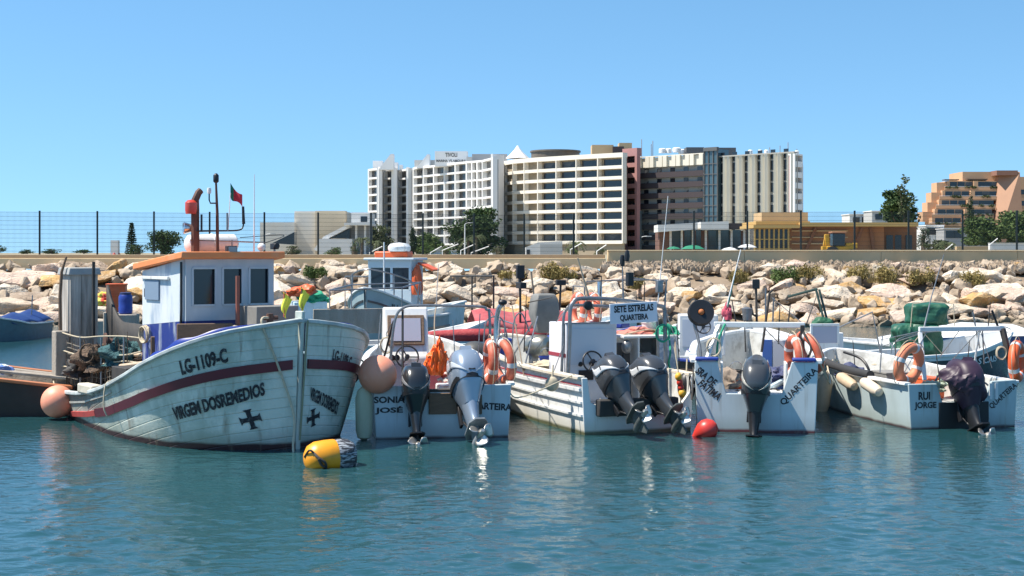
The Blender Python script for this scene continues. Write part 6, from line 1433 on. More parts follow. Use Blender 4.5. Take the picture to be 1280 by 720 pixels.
p = rw(*rat(1165, 485, .4)); crumple('rope_heap', 'pale green rope heap at the stern beside the RUI JORGE lettering', 'rope', p, (.2, .18, .1), mat('pale green rope', (.45, .5, .38), .9, c2=(.2, .3, .22), scale=12), 46, nz=.6)
# ------------------------------------------------------------------ second line of boats, behind the row
def simple_boat(name, label, u, v, heading, L, b_, fbd, bowz, mh, mi, md, mg, d=None, deck=.3, zk=-.25, group='boats of the second line', boot=None):
    t, loc, wld, at = boat(name, label, u, v, heading, group, d=d); hh = std_hull(L, b_, fbd, bowz, zk); h = hh.shell('hull', mh, t); hh.transom('transom', mh, h, [(-b_*.98, fbd), (b_*.98, fbd)])
    hh.inside(mi, md, t, lambda x: deck+max(0, x-L*.7)*.3); hh.gunwale('gunwale', mg, t, .11, .06); return t, loc, wld, at, hh, h
# black boat at the left edge, orange rim, bow out of the frame
M_bh = mat('black hull', (.035, .022, .016), .55, c2=(.05, .04, .035), scale=3)
t, l_, w_, a_, hh, h = simple_boat('rowing_boat', 'dark brown boat with an orange rim at the left edge of the frame', 104, 516, 93, 4.2, .95, .50, 1.25, M_bh, M_wood, M_wood, mat('orange rim', (.50, .17, .06), .6, c2=(.35, .14, .07), scale=6), d=25.6, group='open boats moored stern out')
t.rotation_euler = (0, -R(6.5), t.rotation_euler[2]); p = w_(1.5, .1, .70); crumple('sack', 'white and blue sack lying in the dark brown boat at the left edge', 'sack', p, (.3, .22, .14), mat('sack cloth', (.6, .62, .66), .8, c2=(.1, .2, .5), scale=6, lo=.5, hi=.55, amt=1), 51, nz=.3)
mbox('plank', (1.6, .2, .56), (2.6, .3, .05), M_wood, t, .01, .05); mbox('plank', (1.5, -.3, .55), (2.4, .22, .05), M_wood, t, .01, -.06)
# blue wooden boat behind the SONIA boat
M_bm = mat('blue hull paint', (.015, .03, .22), .4, c2=(.03, .06, .25), scale=4); M_mar = mat('maroon hull', (.13, .02, .03), .5, c2=(.09, .02, .03), scale=4)
t, l_, w_, a_, hh, h = simple_boat('rowing_boat', 'deep blue and maroon wooden boat behind the pale blue boat', 535, 470, -62, 4.6, .85, .70, 1.35, M_mar, M_gelb, M_deckg, M_bm, d=26.2)
hh.strake('blue_sheer_plank', M_bm, h, lambda x: hh.zs(x)-.12, .22, .02)
mbox('blue_drum', (1.6, .1, 1.0), (.3, .3, .4), M_bm, t, .05); b = MB(); b.ball((.9, -.1, .95), .28, sx=(1, 1, .8)); b.build('dark_pot', mat('dark pot', (.05, .05, .05), .5, c2=(.1, .1, .09), scale=6), t)
mbox('blue_seat', (2.8, .0, 1.12), (.4, .5, .2), M_bm, t, .03)
# red covered boats
M_can = mat('faded red canvas', (.33, .022, .03), .75, c2=(.40, .06, .06), scale=2.5, c3=(.5, .2, .18), scale3=5, bump=.4, bscale=9)
M_canp = mat('washed pink canvas', (.36, .055, .065), .8, c2=(.48, .15, .15), scale=3, bump=.4, bscale=9)
t, l_, w_, a_, hh, h = simple_boat('covered_boat', 'grey green boat under a long faded red canvas roll', 505, 446, -84, 4.8, .85, .62, .95, mat('grey green hull', (.22, .28, .27), .5, c2=(.16, .2, .19), scale=4), M_gelb, M_deckg, M_gelb, d=33.0)
b = MB(); b.tube(catmull([(.4, -.72, .92), (1.4, -.78, .95), (2.6, -.76, .93), (3.6, -.62, .98), (4.3, -.3, 1.05)], 6), [.12, .17, .18, .17, .12], 14, flat=.85); b.build('canvas_roll', M_can, t)
b = MB(); b.grid(lambda u, v: Vector((lerp(.3, 4.3, u), lerp(-.7, .8, v), .86+.10*math.sin(u*9)*math.sin(v*3)+.06*math.sin(v*7))), 24, 12); b.build('canvas_cover', M_can, t, smooth=60, solid=.02)
t, l_, w_, a_, hh, h = simple_boat('covered_boat', 'white boat under a washed out pink canvas, farther than the red one', 580, 436, -80, 4.6, .85, .70, 1.2, M_gel, M_gelb, M_deckg, M_gel, d=38.0)
b = MB(); b.grid(lambda u, v: Vector((lerp(.2, 2.9, u), lerp(-.85, .85, v), .85+.42*(1-abs(v*2-1))**.7+.06*math.sin(u*11))), 24, 12); b.build('canvas_cover', M_canp, t, smooth=60, solid=.02)
rods('frame_hoop', t, M_dsteel, .02, [(3.1, .7, .8), (3.1, .7, 1.9), (3.1, -.7, 1.9), (3.1, -.7, .8)]); mbox('silver_pole', (3.6, -.3, 1.5), (.12, .12, 1.1), M_steel, t, .03)
rods('pole', t, M_black, .03, [(1.4, -.6, .8), (1.4, -.6, 2.35)], [(2.6, .2, .8), (2.65, .2, 2.0)]); mbox('mast_lamp', (1.4, -.6, 2.3), (.2, .2, .35), M_black, t); mbox('mast_lamp', (2.65, .2, 2.0), (.25, .2, .14), M_black, t)
rods('gear_frame', t, M_dark, .025, [a_(563, 345, 1.0), a_(617, 345, 1.0), a_(617, 410, 1.0)], [a_(590, 345, 1.0), a_(590, 410, 1.0)], [a_(648, 340, 2.0), a_(652, 405, 2.0)], [a_(668, 375, 2.4), a_(664, 340, 2.4)])
mbox('black_bracket', (1.42, -.62, 1.95), (.16, .7, .16), M_black, t)
# small cabin boat, bow on
M_cbh = mat('blue grey bow', (.30, .39, .41), .5, c2=(.2, .27, .28), scale=3, c3=(.42, .5, .52), scale3=6)
t, l_, w_, a_, hh, h = simple_boat('cabin_boat', 'small blue grey cabin boat facing out with a radar dome and orange roof', 523, 446, 168, 5.2, 1.0, .95, 1.85, M_cbh, M_gelb, M_deckg, M_gel, d=44.2, deck=.6)
hh.strake('rubbing_strake', M_cgrey, h, lambda x: hh.zs(x)-.35, .06, .03)
mc = mat('pale cabin blue', (.55, .64, .68), .5)
for y in (-.62, .62): mbox('cabin_side', (2.4, y, 1.68), (1.2, .05, 1.82), mc, t, .01)
mbox('cabin_front', (3.0, 0, 1.25), (.05, 1.28, 1.0), mc, t, .01); cf = mbox('cabin_head', (3.0, 0, 2.48), (.06, 1.3, .22), mc, t, .01); mbox('window', (2.97, 0, 2.06), (.03, 1.2, .62), M_gl, t, 0)
for y in (-.6, .05, .6): mbox('window_post', (3.005, y, 2.06), (.05, .07, .64), mc, t, .005)
mbox('roof', (2.4, 0, 2.62), (1.5, 1.5, .07), mc, t, .02); mbox('orange_roof_box', (2.3, -.1, 2.75), (.6, 1.0, .18), M_org, t, .04)
b = MB(); b.lathe([(.3, 0), (.33, .05), (.33, .14), (.26, .22), (0, .26)], (2.4, .1, 2.84), n=20); b.build('radar_dome', M_gel, t)
b = MB(); b.box((2.3, .95, 2.4), (.7, .5, .05), Matrix.Rotation(R(-25), 3, 'X')); b.build('orange_awning', M_org, t); rods('bow_rail', t, M_dsteel, .022, catmull([(3.2, .95, 1.4), (3.8, .9, 1.95), (4.6, .6, 2.2), (5.1, 0, 2.35), (4.6, -.6, 2.2), (3.8, -.9, 1.95), (3.2, -.95, 1.4)], 5), [(4.6, .6, 1.6), (4.6, .6, 2.2)], [(4.6, -.6, 1.6), (4.6, -.6, 2.2)])
rods('whip_aerial', t, M_gel, [.03, .02], [(3.9, .1, 1.5), (3.9, .1, 3.1)])
hh.side_text('ILLA M', M_ink, h, 1, 4.3, 1.25, .8, .16, .18, .03, off=.015)
f = MB(); f.torus((4.55, -.42, 1.35), .28, .02, (.6, -.8, 0), 24, 6); f.build('round_emblem', M_ink, h)
p = w_(2.95, .78, 1.9); crumple('life_jacket', 'orange life jacket hung beside the small cabin boat windscreen', 'life jacket', p, (.16, .14, .5), M_org, 61, nz=.3)
# hauled nets and white hull behind the wheelhouse
t, l_, w_, a_, hh, h = simple_boat('rowing_boat', 'pale blue skiff behind the wooden boat\'s bow, left of the cabin boat', 385, 452, -70, 4.4, .8, .55, 1.05, M_gelb, M_gel, M_deckg, M_gel, d=35)
b = MB(); b.box((1.3, -.6, 1.15), (2.6, .06, .6)); b.build('board_fence', M_wood, t, bevel=.01)
rods('awning_frame', t, M_dsteel, .022, [(.4, -.6, .6), (.4, -.6, 1.9), (2.2, -.6, 1.95), (2.2, -.6, .6)], [(1.2, .5, .6), (1.2, .5, 2.0), (3.0, .5, 2.05), (3.0, .5, .8)], [(.4, -.6, 1.9), (1.2, .5, 2.0)], [(2.2, -.6, 1.95), (3.0, .5, 2.05)])
p = w_(.8, .1, 1.0); crumple('net_heap', 'dark heap of nets in the pale blue skiff', 'net', p, (.5, .4, .3), M_dark, 71, nz=.5)
t, l_, w_, a_, hh, h = simple_boat('work_boat', 'white work boat with red and green gear right of the wheelhouse', 352, 432, -75, 5.5, .9, .8, 1.3, M_gel, M_gelb, M_deckg, M_gel, d=43)
mbox('blue_locker', (.8, 0, 1.05), (1.0, 1.0, .6), M_gelb, t, .03); rods('awning_frame', t, M_dsteel, .022, [(1.8, -.7, .8), (1.8, -.7, 2.1), (4.0, -.6, 2.1), (4.0, -.6, .9)], [(2.9, -.66, .8), (2.9, -.66, 2.1)])
for x, c, z, l in ((.6, M_org, 1.62, 'red buoy heap right of the wheelhouse roof'), (.9, M_ropeg, 1.42, 'green net heap under the red buoys right of the wheelhouse')): crumple('gear_heap', l, 'gear', w_(x, -.2, z), (.42, .35, .2), c, 70+int(x*10), nz=.5)
# boat with crates behind the stern
t, l_, w_, a_, hh, h = simple_boat('work_boat', 'dark grey skiff carrying crates behind the wooden boat\'s stern', 95, 446, -82, 5.2, .9, .7, 1.0, mat('slate hull', (.12, .14, .15), .5, c2=(.2, .22, .22), scale=4), M_gelb, M_deckg, M_gel, d=38.5)
for u, v, x, dm, m, nm, l, ct in ((146, 372, 2.1, (.4, .42, .62), M_org, 'fish_crate', 'tall orange fish crate behind the stern planks', 'crate'), ):
    q = a_(u, v, x); o = thing(nm, l, ct, w_(*q), R(10)); b = MB()
    for y, z, d_ in ((0, -.29, (.4, .42, .04)), (.19, 0, (.4, .04, .6)), (-.19, 0, (.4, .04, .6))): b.box((0, y, z), d_)
    for x_ in (.18, -.18): b.box((x_, 0, 0), (.04, .34, .6))
    for z in (-.15, .05, .28): b.box((0, .215, z), (.42, .015, .04)); b.box((0, -.215, z), (.42, .015, .04)); b.box((.205, 0, z), (.015, .4, .04)); b.box((-.205, 0, z), (.015, .4, .04))
    b.build('crate_shell', m, o, bevel=.01)
    mbox('crate_support', (x, q.y, (q.z-.3+.3)/2), (.5, .5, q.z-.6), M_wood, t, .02)
q = a_(157, 374, 2.5); o = thing('plastic_drum', 'blue plastic drum beside the tall orange crate', 'drum', w_(*q)); b = MB(); b.lathe([(.11, -.3), (.135, -.28), (.14, -.16), (.135, -.15), (.14, -.03), (.135, .06), (.11, .1)], (0, 0, 0), n=20); b.build('drum_body', M_blue, o); b = MB(); b.lathe([(.115, .09), (.115, .13), (.09, .14)], (0, 0, 0), n=20); b.build('drum_lid', mat('dark blue lid', (.02, .03, .1), .5), o); mbox('drum_support', (2.5, q.y, (q.z-.3+.3)/2), (.5, .45, q.z-.6), M_wood, t, .02)
p = w_(*a_(130, 376, 1.5)); crumple('gear_heap', 'yellow and red bag left of the tall orange crate', 'bag', p, (.25, .25, .2), mat('yellow red bag', (.75, .6, .08), .7, c2=(.65, .08, .04), scale=4, lo=.48, hi=.52, amt=1), 81, nz=.4); mbox('bag_support', (1.5, a_(130, 376, 1.5).y, .75), (.5, .5, 1.0), M_wood, t, .02)
mbox('white_hatch', (3.0, .1, .85), (1.2, .8, .3), M_gel, t, .05)
# two small boats by the far bank at the left
t, l_, w_, a_, hh, h = simple_boat('rowing_boat', 'small boat with a blue cover by the bank at the left', 43, 419, 175, 4.0, .78, .6, .95, mat('teal grey hull', (.10,.17,.20), .5, c2=(.07,.1,.12), scale=4), M_gel, M_deckg, M_gel, d=48.5)
b = MB(); b.grid(lambda u, v: Vector((lerp(.1, 3.4, u), lerp(-.85, .85, v)*(1-.55*max(0, u-.5)), .66+.42*(1-abs(v*2-1))**.8*(1-.3*u)+.05*math.sin(u*13))), 20, 10); b.build('boat_cover', mat('blue tarpaulin', (.012, .035, .16), .5, c2=(.03, .07, .2), scale=3), t, smooth=60, solid=.02)
t.scale = (.82, .82, .82)
rods('pole', t, M_dsteel, .025, [(1., .3, .7), (1., .35, 1.7)])
t, l_, w_, a_, hh, h = simple_boat('rowing_boat', 'small pale boat with a red bundle at the left edge by the bank', -4, 419, 160, 4.0, .75, .6, .9, mat('teal grey hull', (0,0,0)), M_gel, M_deckg, M_gel, d=48.0)
crumple('gear_heap', 'red and blue bundle in the pale boat at the left edge', 'bundle', w_(1.8, -.2, 1.0), (.3, .3, .45), mat('red blue bundle', (.5, .08, .05), .7, c2=(.05, .1, .3), scale=4, lo=.48, hi=.52, amt=1), 84, nz=.4)
# white console boat and blue bow behind the FATIMA boat
t, l_, w_, a_, hh, h = simple_boat('rowing_boat', 'dark blue wooden bow showing through the white gantry', 960, 486, 45, 4.2, .8, .6, 1.2, mat('dark brown hull', (.06, .04, .035), .5, c2=(.12, .07, .05), scale=4), M_gel, M_deckg, M_bm, d=29.0)
mbox('blue_bow_cap', (3.9, 0, 1.2), (.3, .3, .12), M_bm, t, .03)
t, l_, w_, a_, hh, h = simple_boat('motor_boat', 'white boat with a grey fronted console left of the white gantry', 872, 476, -4, 4.6, .8, .65, 1.1, M_gel, M_gel, M_deckg, M_gel, d=30)
q = a_(873, 440, 1.4); c_ = mbox('console', (1.7, q.y, .85), (.6, .85, 1.2), M_gel, t, .03); mbox('console_panel', (-.306, 0, .2), (.012, .7, .6), mat('pale panel', (0, 0, 0)), c_, 0); wheel(t, (1.25, q.y-.1, 1.2), .15, (-1, 0, .3))
b = MB(); b.ball(a_(872, 462, .6), .14, sx=(1, 1.6, .8)); b.build('white_float', M_gel, t)
t, l_, w_, a_, hh, h = simple_boat('motor_boat', 'white boat with a small grey windscreen behind the black fendered one', 1036, 478, 10, 4.6, .85, .62, 1.05, M_gel, M_gel, M_deckg, M_gel, d=29.5)
q = a_(1032, 430, 1.2); c_ = mbox('console', (1.5, q.y, .72), (.5, .62, .72), M_gel, t, .03)
b = MB(); 
for y in (-.3, .3): b.box((1.25, q.y+y, 1.06), (.04, .05, .42))
b.box((1.25, q.y, 1.26), (.05, .66, .05)); b.build('windscreen_frame', M_gel, t, bevel=.008); mbox('windscreen', (1.25, q.y, 1.05), (.012, .56, .36), M_lilac, t, 0)
p = w_(*a_(1028, 406, 1.9)); crumple('gear_heap', 'dark green bag on the small white console', 'bag', p, (.22, .22, .17), mat('dark green bag', (.02, .10, .05), .6), 91, nz=.3); p = w_(*a_(1037, 411, 1.8)); crumple('gear_heap', 'orange float beside the dark green bag', 'float', p, (.09, .09, .14), M_org, 92, nz=.2)
mbox('bag_shelf', (1.85, a_(1031, 414, 1.9).y, a_(1031, 415, 1.9).z-.22), (.5, .62, .44), M_gel, t, .02)
rods('leaning_poles', t, mat('green black pole', (.02, .05, .04), .5), .028, [a_(1020, 362, 2.2), a_(1033, 412, 1.9)], [a_(1024, 362, 2.3), a_(1037, 412, 2.0)], [a_(985, 371, 2.4), a_(1022, 361, 2.2)])
# dark long boat with white sheer at the right, bow to the right
M_ink2 = mat('white lettering', (.7, .7, .7), .6)
t, l_, w_, a_, hh, h = simple_boat('motor_boat', 'long black hulled boat with a white sheer line, bow to the right', 1060, 478, -66, 4.3, .85, .62, 1.05, mat('black glossy hull', (.03, .034, .037), .25, c2=(.08, .08, .08), scale=4), M_gel, M_deckg, M_gel, d=30.4)
hh.strake('white_sheer_band', M_gel, h, lambda x: hh.zs(x)-.05, .10, .02)
hh.side_text('AS CAIS', M_ink2, h, -1, 3.0, .50, .85, .14, .06, .03, off=.015)
rods('side_rail', t, M_dsteel, .012, catmull([hh.pt(.4, 1, -1)+Vector((0, 0, .05)), hh.pt(.8, 1, -1)+Vector((0, 0, .45)), hh.pt(3.2, 1, -1)+Vector((0, 0, .4)), hh.pt(4.1, 1, -1)+Vector((0, 0, .1))], 6))
# white skiff with dirty deck in front of it
t, l_, w_, a_, hh, h = simple_boat('rowing_boat', 'white skiff with a cluttered dirty deck between the grey green and black boats', 1185, 499, 74, 4.4, .8, .58, .85, M_gel, mat('dirty white deck', (.55, .52, .46), .7, c2=(.25, .22, .18), scale=6), mat('dirty white deck', (0, 0, 0)), M_gel, d=27.2)
for i, (x, y, r_) in enumerate(((2.2, -.1, .25), (3.0, .1, .2), (1.2, .2, .22))): b = MB(); b.torus((x, y, .72), r_, .05, (.1, .1, 1), 24, 6); b.build('rope_coil', M_rope, t)
mbox('deck_locker', (1.6, -.2, .7), (.9, .5, .3), M_gel, t, .03)
# green tarpaulin over a stack of nets on a raft
o = FPX*CAM_H/(472-HOR); p = P(1150, 0, 32.5); t = thing('work_raft', 'low grey raft under the green tarpaulin stack', 'raft', (p.x, 32.5, 0)); b = MB(); b.box((0, 0, .05), (2.4, 2.0, .5)); b.build('raft_deck', M_wood, t, bevel=.03); rods('raft_rail', t, M_dsteel, .02, [(-1.1, -.9, .5), (-1.3, -.9, 1.5), (-2.6, -.9, .9)], [(1.1, -.9, .5), (.9, -.9, 1.5)])
g = MB(); g.box((.12, 0, 1.38), (.92, .9, .62)); 
M_tarp = mat('green tarpaulin', (.018, .105, .06), .5, c2=(.010, .065, .038), scale=3, c3=(.05, .17, .10), scale3=2, bump=.5, bscale=6)
tp = thing('covered_net_stack', 'stack of nets wrapped in green tarpaulin on the raft', 'tarpaulin', (p.x, 32.5, .30))
def tarp(name, c, d_, seed, nz=.06):
    b = MB()
    def f(u, v):
        a = u*2*math.pi; k = 5.0; q_ = Vector((math.copysign(abs(math.cos(a))**(2/k), math.cos(a))*d_[0]/2, math.copysign(abs(math.sin(a))**(2/k), math.sin(a))*d_[1]/2, (v-.5)*d_[2]))
        e = Vector(c)+q_; w = noise.noise(e*3+Vector((seed, 0, 0)))*nz*1.6+(noise.ridged_multi_fractal(Vector((e.x*5, e.y*5, e.z*2.2+e.x*2))+Vector((0, seed, 0)), 1, 2, 3, 1, 2)-1)*nz*.8
        rr = 1-.16*abs(2*v-1)**6
        e = Vector(c)+Vector((q_.x*rr, q_.y*rr, q_.z)); return e+Vector((q_.x, q_.y, 0)).normalized()*min(w, .12)*rr+Vector((0, 0, .04*noise.noise(e*2)))
    b.grid(f, 90, 28); n_ = len(b.v); top = [f(i/90, 1.0) for i in range(90)]; cc = sum(top, Vector())/90+Vector((0, 0, .04))
    b.add(top+[cc], [(i, (i+1) % 90, 90) for i in range(90)]); return b.build(name, M_tarp, tp, smooth=55)
b = MB(); b.tube([(-.34, -.46, .85), (-.3, -.47, 1.36), (.1, -.46, 1.42), (.62, -.44, 1.36), (.64, -.46, .8)], .012, 5); b.tube([(-.6, -.45, .1), (-.1, -.56, .75), (.4, -.5, .2)], .012, 5); b.build('lashing', M_rope, tp)
tarp('upper_bundle', (.15, 0, 1.12), (.86, .8, .46), 3); tarp('lower_bundle', (-.10, 0, .45), (1.0, .95, .9), 7, .09)
# white motor cruiser at the right edge
t, l_, w_, a_, hh, h = simple_boat('motor_boat', 'sleek white motor boat with a dark blue window line at the right edge', 1345, 462, 80, 6.0, 1.0, .50, .72, M_gel, M_gel, M_gel, M_gel, d=34.5)
b = MB(); rg_ = []
for x, hw_, z in ((.6, .8, .75), (1.4, .82, 1.06), (2.6, .8, 1.1), (3.6, .66, .92), (4.6, .45, .72)): rg_.append([Vector((x, -hw_, .5)), Vector((x, -hw_*.85, z*.86)), Vector((x, -hw_*.5, z)), Vector((x, hw_*.5, z)), Vector((x, hw_*.85, z*.86)), Vector((x, hw_, .5))])
b.loft(rg_); b.build('coach_roof', M_gel, t, smooth=50); 
for sd in (-1, 1):
    b = MB(); b.grid(lambda u, v: Vector((lerp(1.2, 3.6, u), sd*(lerp(.80, .745, v)-.14*max(0, u-.6)+.012), lerp(.66, .84-.08*u, v))), 8, 2); b.build('side_window', mat('navy glass', (.01, .02, .06), .15), t, smooth=0, solid=.01)

# ------------------------------------------------------------------ buoys on the water in front
p = P(408, 568, 18.9); t = thing('mooring_buoy', 'barrel shaped yellow and black mooring buoy floating in front of the wooden boat', 'buoy', (p.x, 18.9, .12), R(20))
b = MB(); b.lathe([(.02, -.30), (.09, -.29), (.17, -.24), (.215, -.15), (.225, -.02), (.225, .10), (.22, .12)], (0, 0, 0), (1, .1, .04), 28); b.build('yellow_half', mat('buoy yellow', (.80, .32, .012), .4, c2=(.55, .22, .02), scale=4, lo=.5, hi=.75, amt=.7), t)
b = MB(); b.lathe([(.221, .12), (.223, .2), (.205, .30), (.16, .37), (.08, .40), (.02, .405)], (0, 0, 0), (1, .1, .04), 28); m = mat('buoy black white', (.04, .04, .045), .6, c2=(.4, .42, .44), scale=9, streak=.15, lo=.5, hi=.56, amt=1); b.build('black_half', m, t)
b = MB(); b.tube(catmull([(-.20, -.17, .08), (-.16, -.24, .03), (-.08, -.27, -.03), (-.06, -.24, -.10), (-.12, -.25, -.06), (-.16, -.26, .02)], 6), .018, 8); b.tube(catmull([(-.30, -.05, .02), (-.26, -.16, .12), (-.2, -.17, .08)], 5), .014, 6); b.build('rope_loop', M_dark, t)
p = P(884, 533, 22.0); t = thing('float_ball', 'red pear shaped float on the water below the SRA DE FATIMA lettering', 'float', (p.x, 22.0, .10), R(0)); b = MB(); b.lathe([(.0, .17), (.08, .15), (.145, .08), (.165, 0), (.15, -.08), (.09, -.18), (.045, -.24), (.04, -.30), (.0, -.31)], (0, 0, 0), (.75, -.2, .5), 24); b.build('ball', mat('red float', (.62, .04, .03), .4, c2=(.5, .05, .04), scale=4), t); b = MB(); b.torus(Vector((.75, -.2, .5)).normalized()*-.31, .04, .012, (0, 1, 0), 16, 6); b.build('eye_ring', M_dark, t)
# ------------------------------------------------------------------ loose gear and thin rigging on the boats
def coil(label, at, r, m, axis=(0, -1, .1), turns=5, seed=1, cat='rope'):
    g = random.Random(seed); q = Vector((0, 0, 1)).rotation_difference(Vector(axis)); pts = []
    for i in range(turns*16):
        a = i/16*2*math.pi; rr = r*(1+.12*math.sin(i*.37)+g.uniform(-.03, .03)); pts.append(q @ Vector((rr*math.cos(a), rr*1.25*math.sin(a)-(.25*r), .02*math.sin(i*.21)+.012*(i/16-turns/2))))
    b = MB(); b.tube(pts, .011, 5); return tag(b.build('rope_coil', m, loc=at), label, cat, 'rope coils hung on the boats')
def bucket(label, at, m, r=.14, h=.26):
    t = thing('bucket', label, 'bucket', at); b = MB(); b.lathe([(r*.75, 0), (r, h), (r*1.06, h), (r*1.06, h-.02), (r*.99, h-.025), (r*.97, h-.02), (r*.72, .02), (0, .02)], (0, 0, 0), n=20); b.build('bucket_body', m, t)
    b = MB(); b.tube(catmull([(-r, 0, h-.02), (-r*.6, -.06, h+.1), (0, -.08, h+.14), (r*.6, -.06, h+.1), (r, 0, h-.02)], 5), .006, 5); b.build('handle', M_steel, t); return t
coil('pale rope coil hung on the left of the white console', sw(*sat(484, 430, 1.6)), .10, M_rope, seed=2)
coil('green rope coil hung on the grey roll bar beside the name board', tw(*tat(829, 415, .85)), .11, M_ropeg, seed=3)
coil('pale rope coil hung on the left slanted gantry leg', aw(*aat(893, 432, .35)), .11, M_rope, seed=4)
coil('pale rope coil hung on the dark gantry post at the right', rw(*rat(1252, 440, .5)), .08, M_rope, seed=6)
bucket('white bucket standing on the white shelter roof', tw(*tat(812, 421, 1.8)), M_gel)
bucket('blue bucket on the pale green side locker', tw(2.5, .55, .82), M_blue, .12, .22)
bucket('black bucket on the grey thwart by the orange bag', aw(.95, .30, .65), M_black, .13, .24)
def wires(par, name, m, r, at, *segs):
    for s_ in segs: rods(name, par, m, r, catmull([at(*p) for p in s_], 5), n=5)
wires(bs, 'stay_wire', M_dsteel, .007, sat, ((498, 390, .9), (470, 440, 2.6)), ((612, 386, .9), (640, 440, 2.8)), ((545, 384, .9), (548, 330, 1.2)))
wires(bs, 'rod', M_buff, .012, sat, ((545, 470, 1.6), (543, 405, 1.8), (546, 378, 1.9)), ((655, 470, 2.2), (640, 382, 2.4)))
wires(bs, 'control_cable', M_black, .012, sat, ((520, 470, .05), (516, 455, .4), (525, 462, 1.4)), ((585, 468, .05), (570, 452, .5), (545, 465, 1.4)))
wires(b3, 'stay_wire', M_dsteel, .007, tat, ((712, 380, .9), (668, 440, 3.0)), ((705, 430, .9), (690, 470, .9)), ((742, 366, 1.4), (700, 390, 2.6)), ((831, 386, .9), (850, 440, .5)))
wires(b3, 'control_cable', M_black, .014, tat, ((765, 500, .02), (760, 520, .0), (750, 498, .4)), ((815, 500, .02), (800, 520, .0), (790, 500, .4)))
wires(b3, 'rod', M_buff, .012, tat, ((775, 420, 1.5), (812, 412, 1.6), (848, 418, 1.6)), ((847, 470, 1.0), (843, 418, 1.3)))
wires(b4, 'stay_wire', M_dsteel, .007, aat, ((950, 405, .7), (990, 445, 1.6)), ((903, 404, .7), (880, 440, .2)), ((1003, 408, .7), (1026, 450, 1.6)), ((965, 372, 1.3), (1003, 404, .8)))
wires(b4, 'control_cable', M_black, .014, aat, ((938, 500, .0), (922, 488, .3), (910, 500, .5)), ((945, 500, .0), (965, 486, .3), (985, 494, .6)))
wires(b5, 'stay_wire', M_dsteel, .007, rat, ((1160, 412, .6), (1128, 470, .3)), ((1225, 412, .6), (1190, 450, 1.6)), ((1225, 412, .6), (1240, 460, .5)), ((1200, 412, .6), (1175, 446, 1.8)))
wires(b5, 'rod', M_dsteel, .012, rat, ((1100, 466, 2.4), (1103, 420, 2.6)), ((1140, 466, 1.2), (1112, 428, 2.4)), ((1228, 410, .62), (1230, 455, .65)))
wires(b5, 'control_cable', M_black, .016, rat, ((1178, 500, .0), (1165, 492, .2), (1172, 470, .6)), ((1232, 500, .0), (1240, 488, .2), (1228, 476, .6)))
# short lines made fast between boats
rope('mooring_line', 'slack pale line between the pale blue boat and the white boat', [sw(.1, -1.0, .85), P(648, 497, 22.0), tw(.2, .98, .92)], .012, M_rope, 'mooring lines between the boats')
rope('mooring_line', 'slack dark line between the white boat and the SRA DE FATIMA boat', [tw(.1, -.95, .9), P(865, 500, 22.4), aw(.1, .97, 1.1)], .012, M_dark, 'mooring lines between the boats')
rope('mooring_line', 'slack pale line between the SRA DE FATIMA boat and the grey green boat', [aw(.2, -.98, 1.1), P(1038, 480, 23.6), rw(3.4, .80, .85)], .014, M_rope, 'mooring lines between the boats')
rope('mooring_line', 'pale line from the wooden boat to the pale blue boat beside the cream fender', [F2W(*fh_.pt(5.0, 1, 1)), P(462, 482, 22.0), sw(.2, 1.0, .85)], .012, M_rope, 'mooring lines between the boats')
# gear in the grey green boat and beyond
for i, (x, y, d_, m, nm, l) in enumerate(((2.9, -.2, (.55, .4, .38), mat('grey fish box', (0, 0, 0)), 'fish_crate', 'grey fish crate in the grey green boat'), (2.1, -.5, (.5, .36, .34), M_org, 'fish_crate', 'orange fish crate low in the grey green boat'), (3.5, .1, (.45, .4, .36), M_gel, 'cool_box', 'white cool box at the bow of the grey green boat'))):
    t = thing(nm, l, 'crate' if i < 2 else 'cool box', rw(x, y, .27), R(102+10*i)); mbox('crate_body', (0, 0, d_[2]/2), d_, m, t, .02, taper=(1.05, 1.06)); mbox('crate_rim', (0, 0, d_[2]+.005), (d_[0]*1.1, d_[1]*1.1, .035), m, t, .008)
for i, (w__, at_, u, v, x, s_, m, l) in enumerate(((rw, rat, 1060, 476, 2.9, (.3, .25, .2), M_dark, 'black net heap inside the bow of the grey green boat'), (rw, rat, 1200, 474, 1.3, (.35, .25, .16), mat('pale green rope', (0, 0, 0)), 'pale green net heap behind the purple shroud'),
        (aw, aat, 975, 470, 1.1, (.22, .2, .15), mat('navy net', (0, 0, 0)), 'navy net heap on the thwart right of the dark outboard'), (tw, tat, 690, 462, 2.2, (.4, .25, .16), M_rope, 'tan net heap on the port side of the white boat'), (sw, sat, 590, 470, 1.6, (.35, .25, .2), mat('navy net', (0, 0, 0)), 'navy net heap behind the silver blue outboard'))):
    crumple('net_heap', l, 'net', w__(*at_(u, v, x)), s_, m, 120+i, nz=.6)

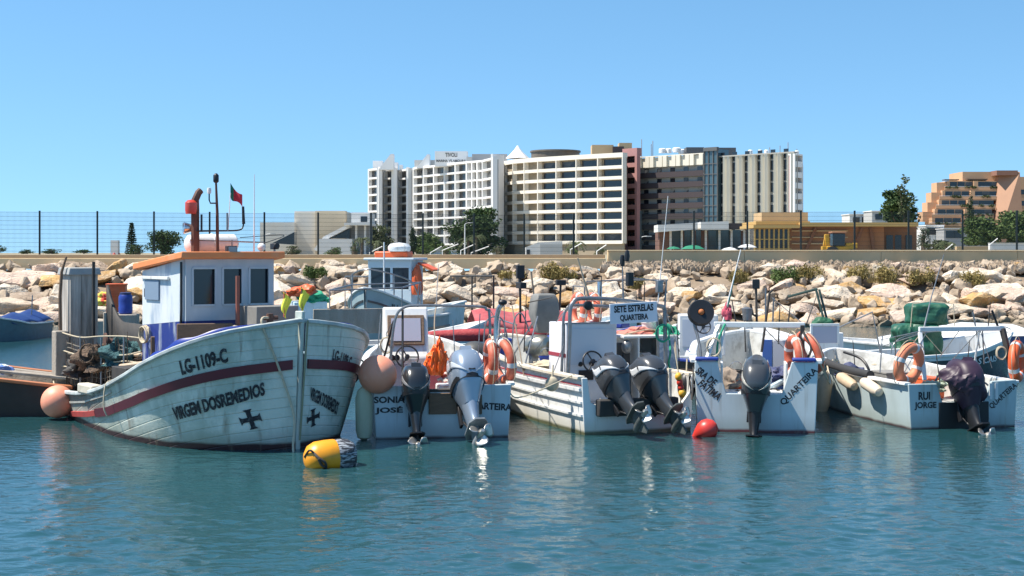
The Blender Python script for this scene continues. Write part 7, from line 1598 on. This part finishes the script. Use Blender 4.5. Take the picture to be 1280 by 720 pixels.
# thin poles, rod rests and aerials that stick up out of the boats
for par, at_, m, r, segs in ((b3, tat, M_dark, .013, [((655, 440, 3.6), (658, 368, 3.6)), ((690, 450, 2.8), (706, 392, 2.4)), ((750, 374, 1.2), (752, 345, 1.2)), ((805, 378, 1.0), (806, 352, 1.0)), ((850, 470, .7), (846, 402, .9)), ((660, 378, 3.6), (690, 372, 3.2))]),
        (bs, sat, M_dsteel, .012, [((570, 470, 1.4), (566, 400, 1.6)), ((597, 470, .8), (600, 392, .9)), ((632, 470, 1.2), (630, 378, 1.3)), ((470, 465, 2.4), (476, 392, 2.6)), ((522, 384, 1.0), (524, 352, 1.0))]),
        (b4, aat, M_dark, .013, [((932, 440, 1.4), (930, 385, 1.5)), ((973, 430, 1.6), (975, 378, 1.7)), ((920, 404, .9), (915, 375, .9)), ((985, 405, .8), (988, 380, .8)), ((1008, 405, .8), (1020, 372, 1.2))]),
        (b5, rat, M_dark, .013, [((1070, 476, 2.9), (1066, 425, 3.1)), ((1118, 470, 1.4), (1120, 420, 1.6)), ((1175, 480, .9), (1170, 440, 1.0)), ((1208, 470, 1.2), (1212, 425, 1.2)), ((1235, 410, .6), (1238, 378, .6))])):
    for s_ in segs: rods('rod', par, m, [r, r*.6], [at_(*p) for p in s_], n=6)

# working clutter on the old boat's afterdeck
M_net = mat('brown net', (.16, .11, .075), .95, c2=(.07, .05, .04), scale=18, lo=.45, hi=.6, amt=1, bump=.8, bscale=45); M_netb = mat('blue green net', (.05, .13, .14), .95, c2=(.02, .06, .07), scale=18, lo=.45, hi=.6, amt=1, bump=.8, bscale=45)
for u, v, d, s_, m, l, sd_ in ((128, 452, 24.6, (.42, .34, .26), M_net, 'brown net heap behind the rope rail of the wooden boat', 201), (158, 446, 24.2, (.36, .3, .24), M_netb, 'blue green net heap beside the wheelhouse of the wooden boat', 202), (100, 462, 24.9, (.26, .24, .2), M_dark, 'black net heap by the stern post of the wooden boat', 203)):
    crumple('net_heap', l, 'net', P(u, v, d), s_, m, sd_, nz=.7)
wn = W2F(P(150, 428, 24.6)); b = MB(); b.lathe([(.17, -.26), (.17, -.23), (.07, -.22), (.07, .22), (.17, .23), (.17, .26)], wn, (.2, 1, 0), 20); b.box(wn-Vector((0, 0, .25)), (.3, .5, .25)); b.build('winch', M_rust, fb)
coil('brown rope coil hung on the wooden boat\'s rope rail', P(110, 440, 24.3), .12, M_net, seed=9)
coil('grey rope coil hung on the wheelhouse side of the wooden boat', F2W(3.0, -.66, 1.5), .12, M_rope, axis=(-.8, -.6, .1), seed=10)
for i in range(4): ln('deck_plank', [Vector((.4+.1*i, -.85+.06*i, .62+.09*i)), Vector((2.6, -.62+.1*i, 1.0+.07*i))], .022, M_wood2 if i % 2 else M_buff)
b = MB()
for i in range(22):
    x = .25+.11*i; b.tube([Vector((x, lerp(-.97, -.74, x/2.4), lerp(.46, .70, (x/2.4)**1.4))), Vector((x+.12*math.sin(i*1.7), lerp(-.97, -.74, x/2.4)-.01, lerp(.46, .70, (x/2.4)**1.4)+.6+.2*math.sin(i*2.9)))], .006, 4)
b.build('loose_netting', M_net, fb)
q = F2W(*(fh_.pt(4.2, 1, -1)+Vector((0, -.02, .0)))); rope('hanging_rope', 'pale rope hanging over the wooden boat\'s side aft of the lettering', [q+Vector((.1, .1, .08)), q+Vector((0, -.05, .02)), q+Vector((-.02, -.10, -.3)), q+Vector((.03, -.10, -.45))], .012, M_rope)
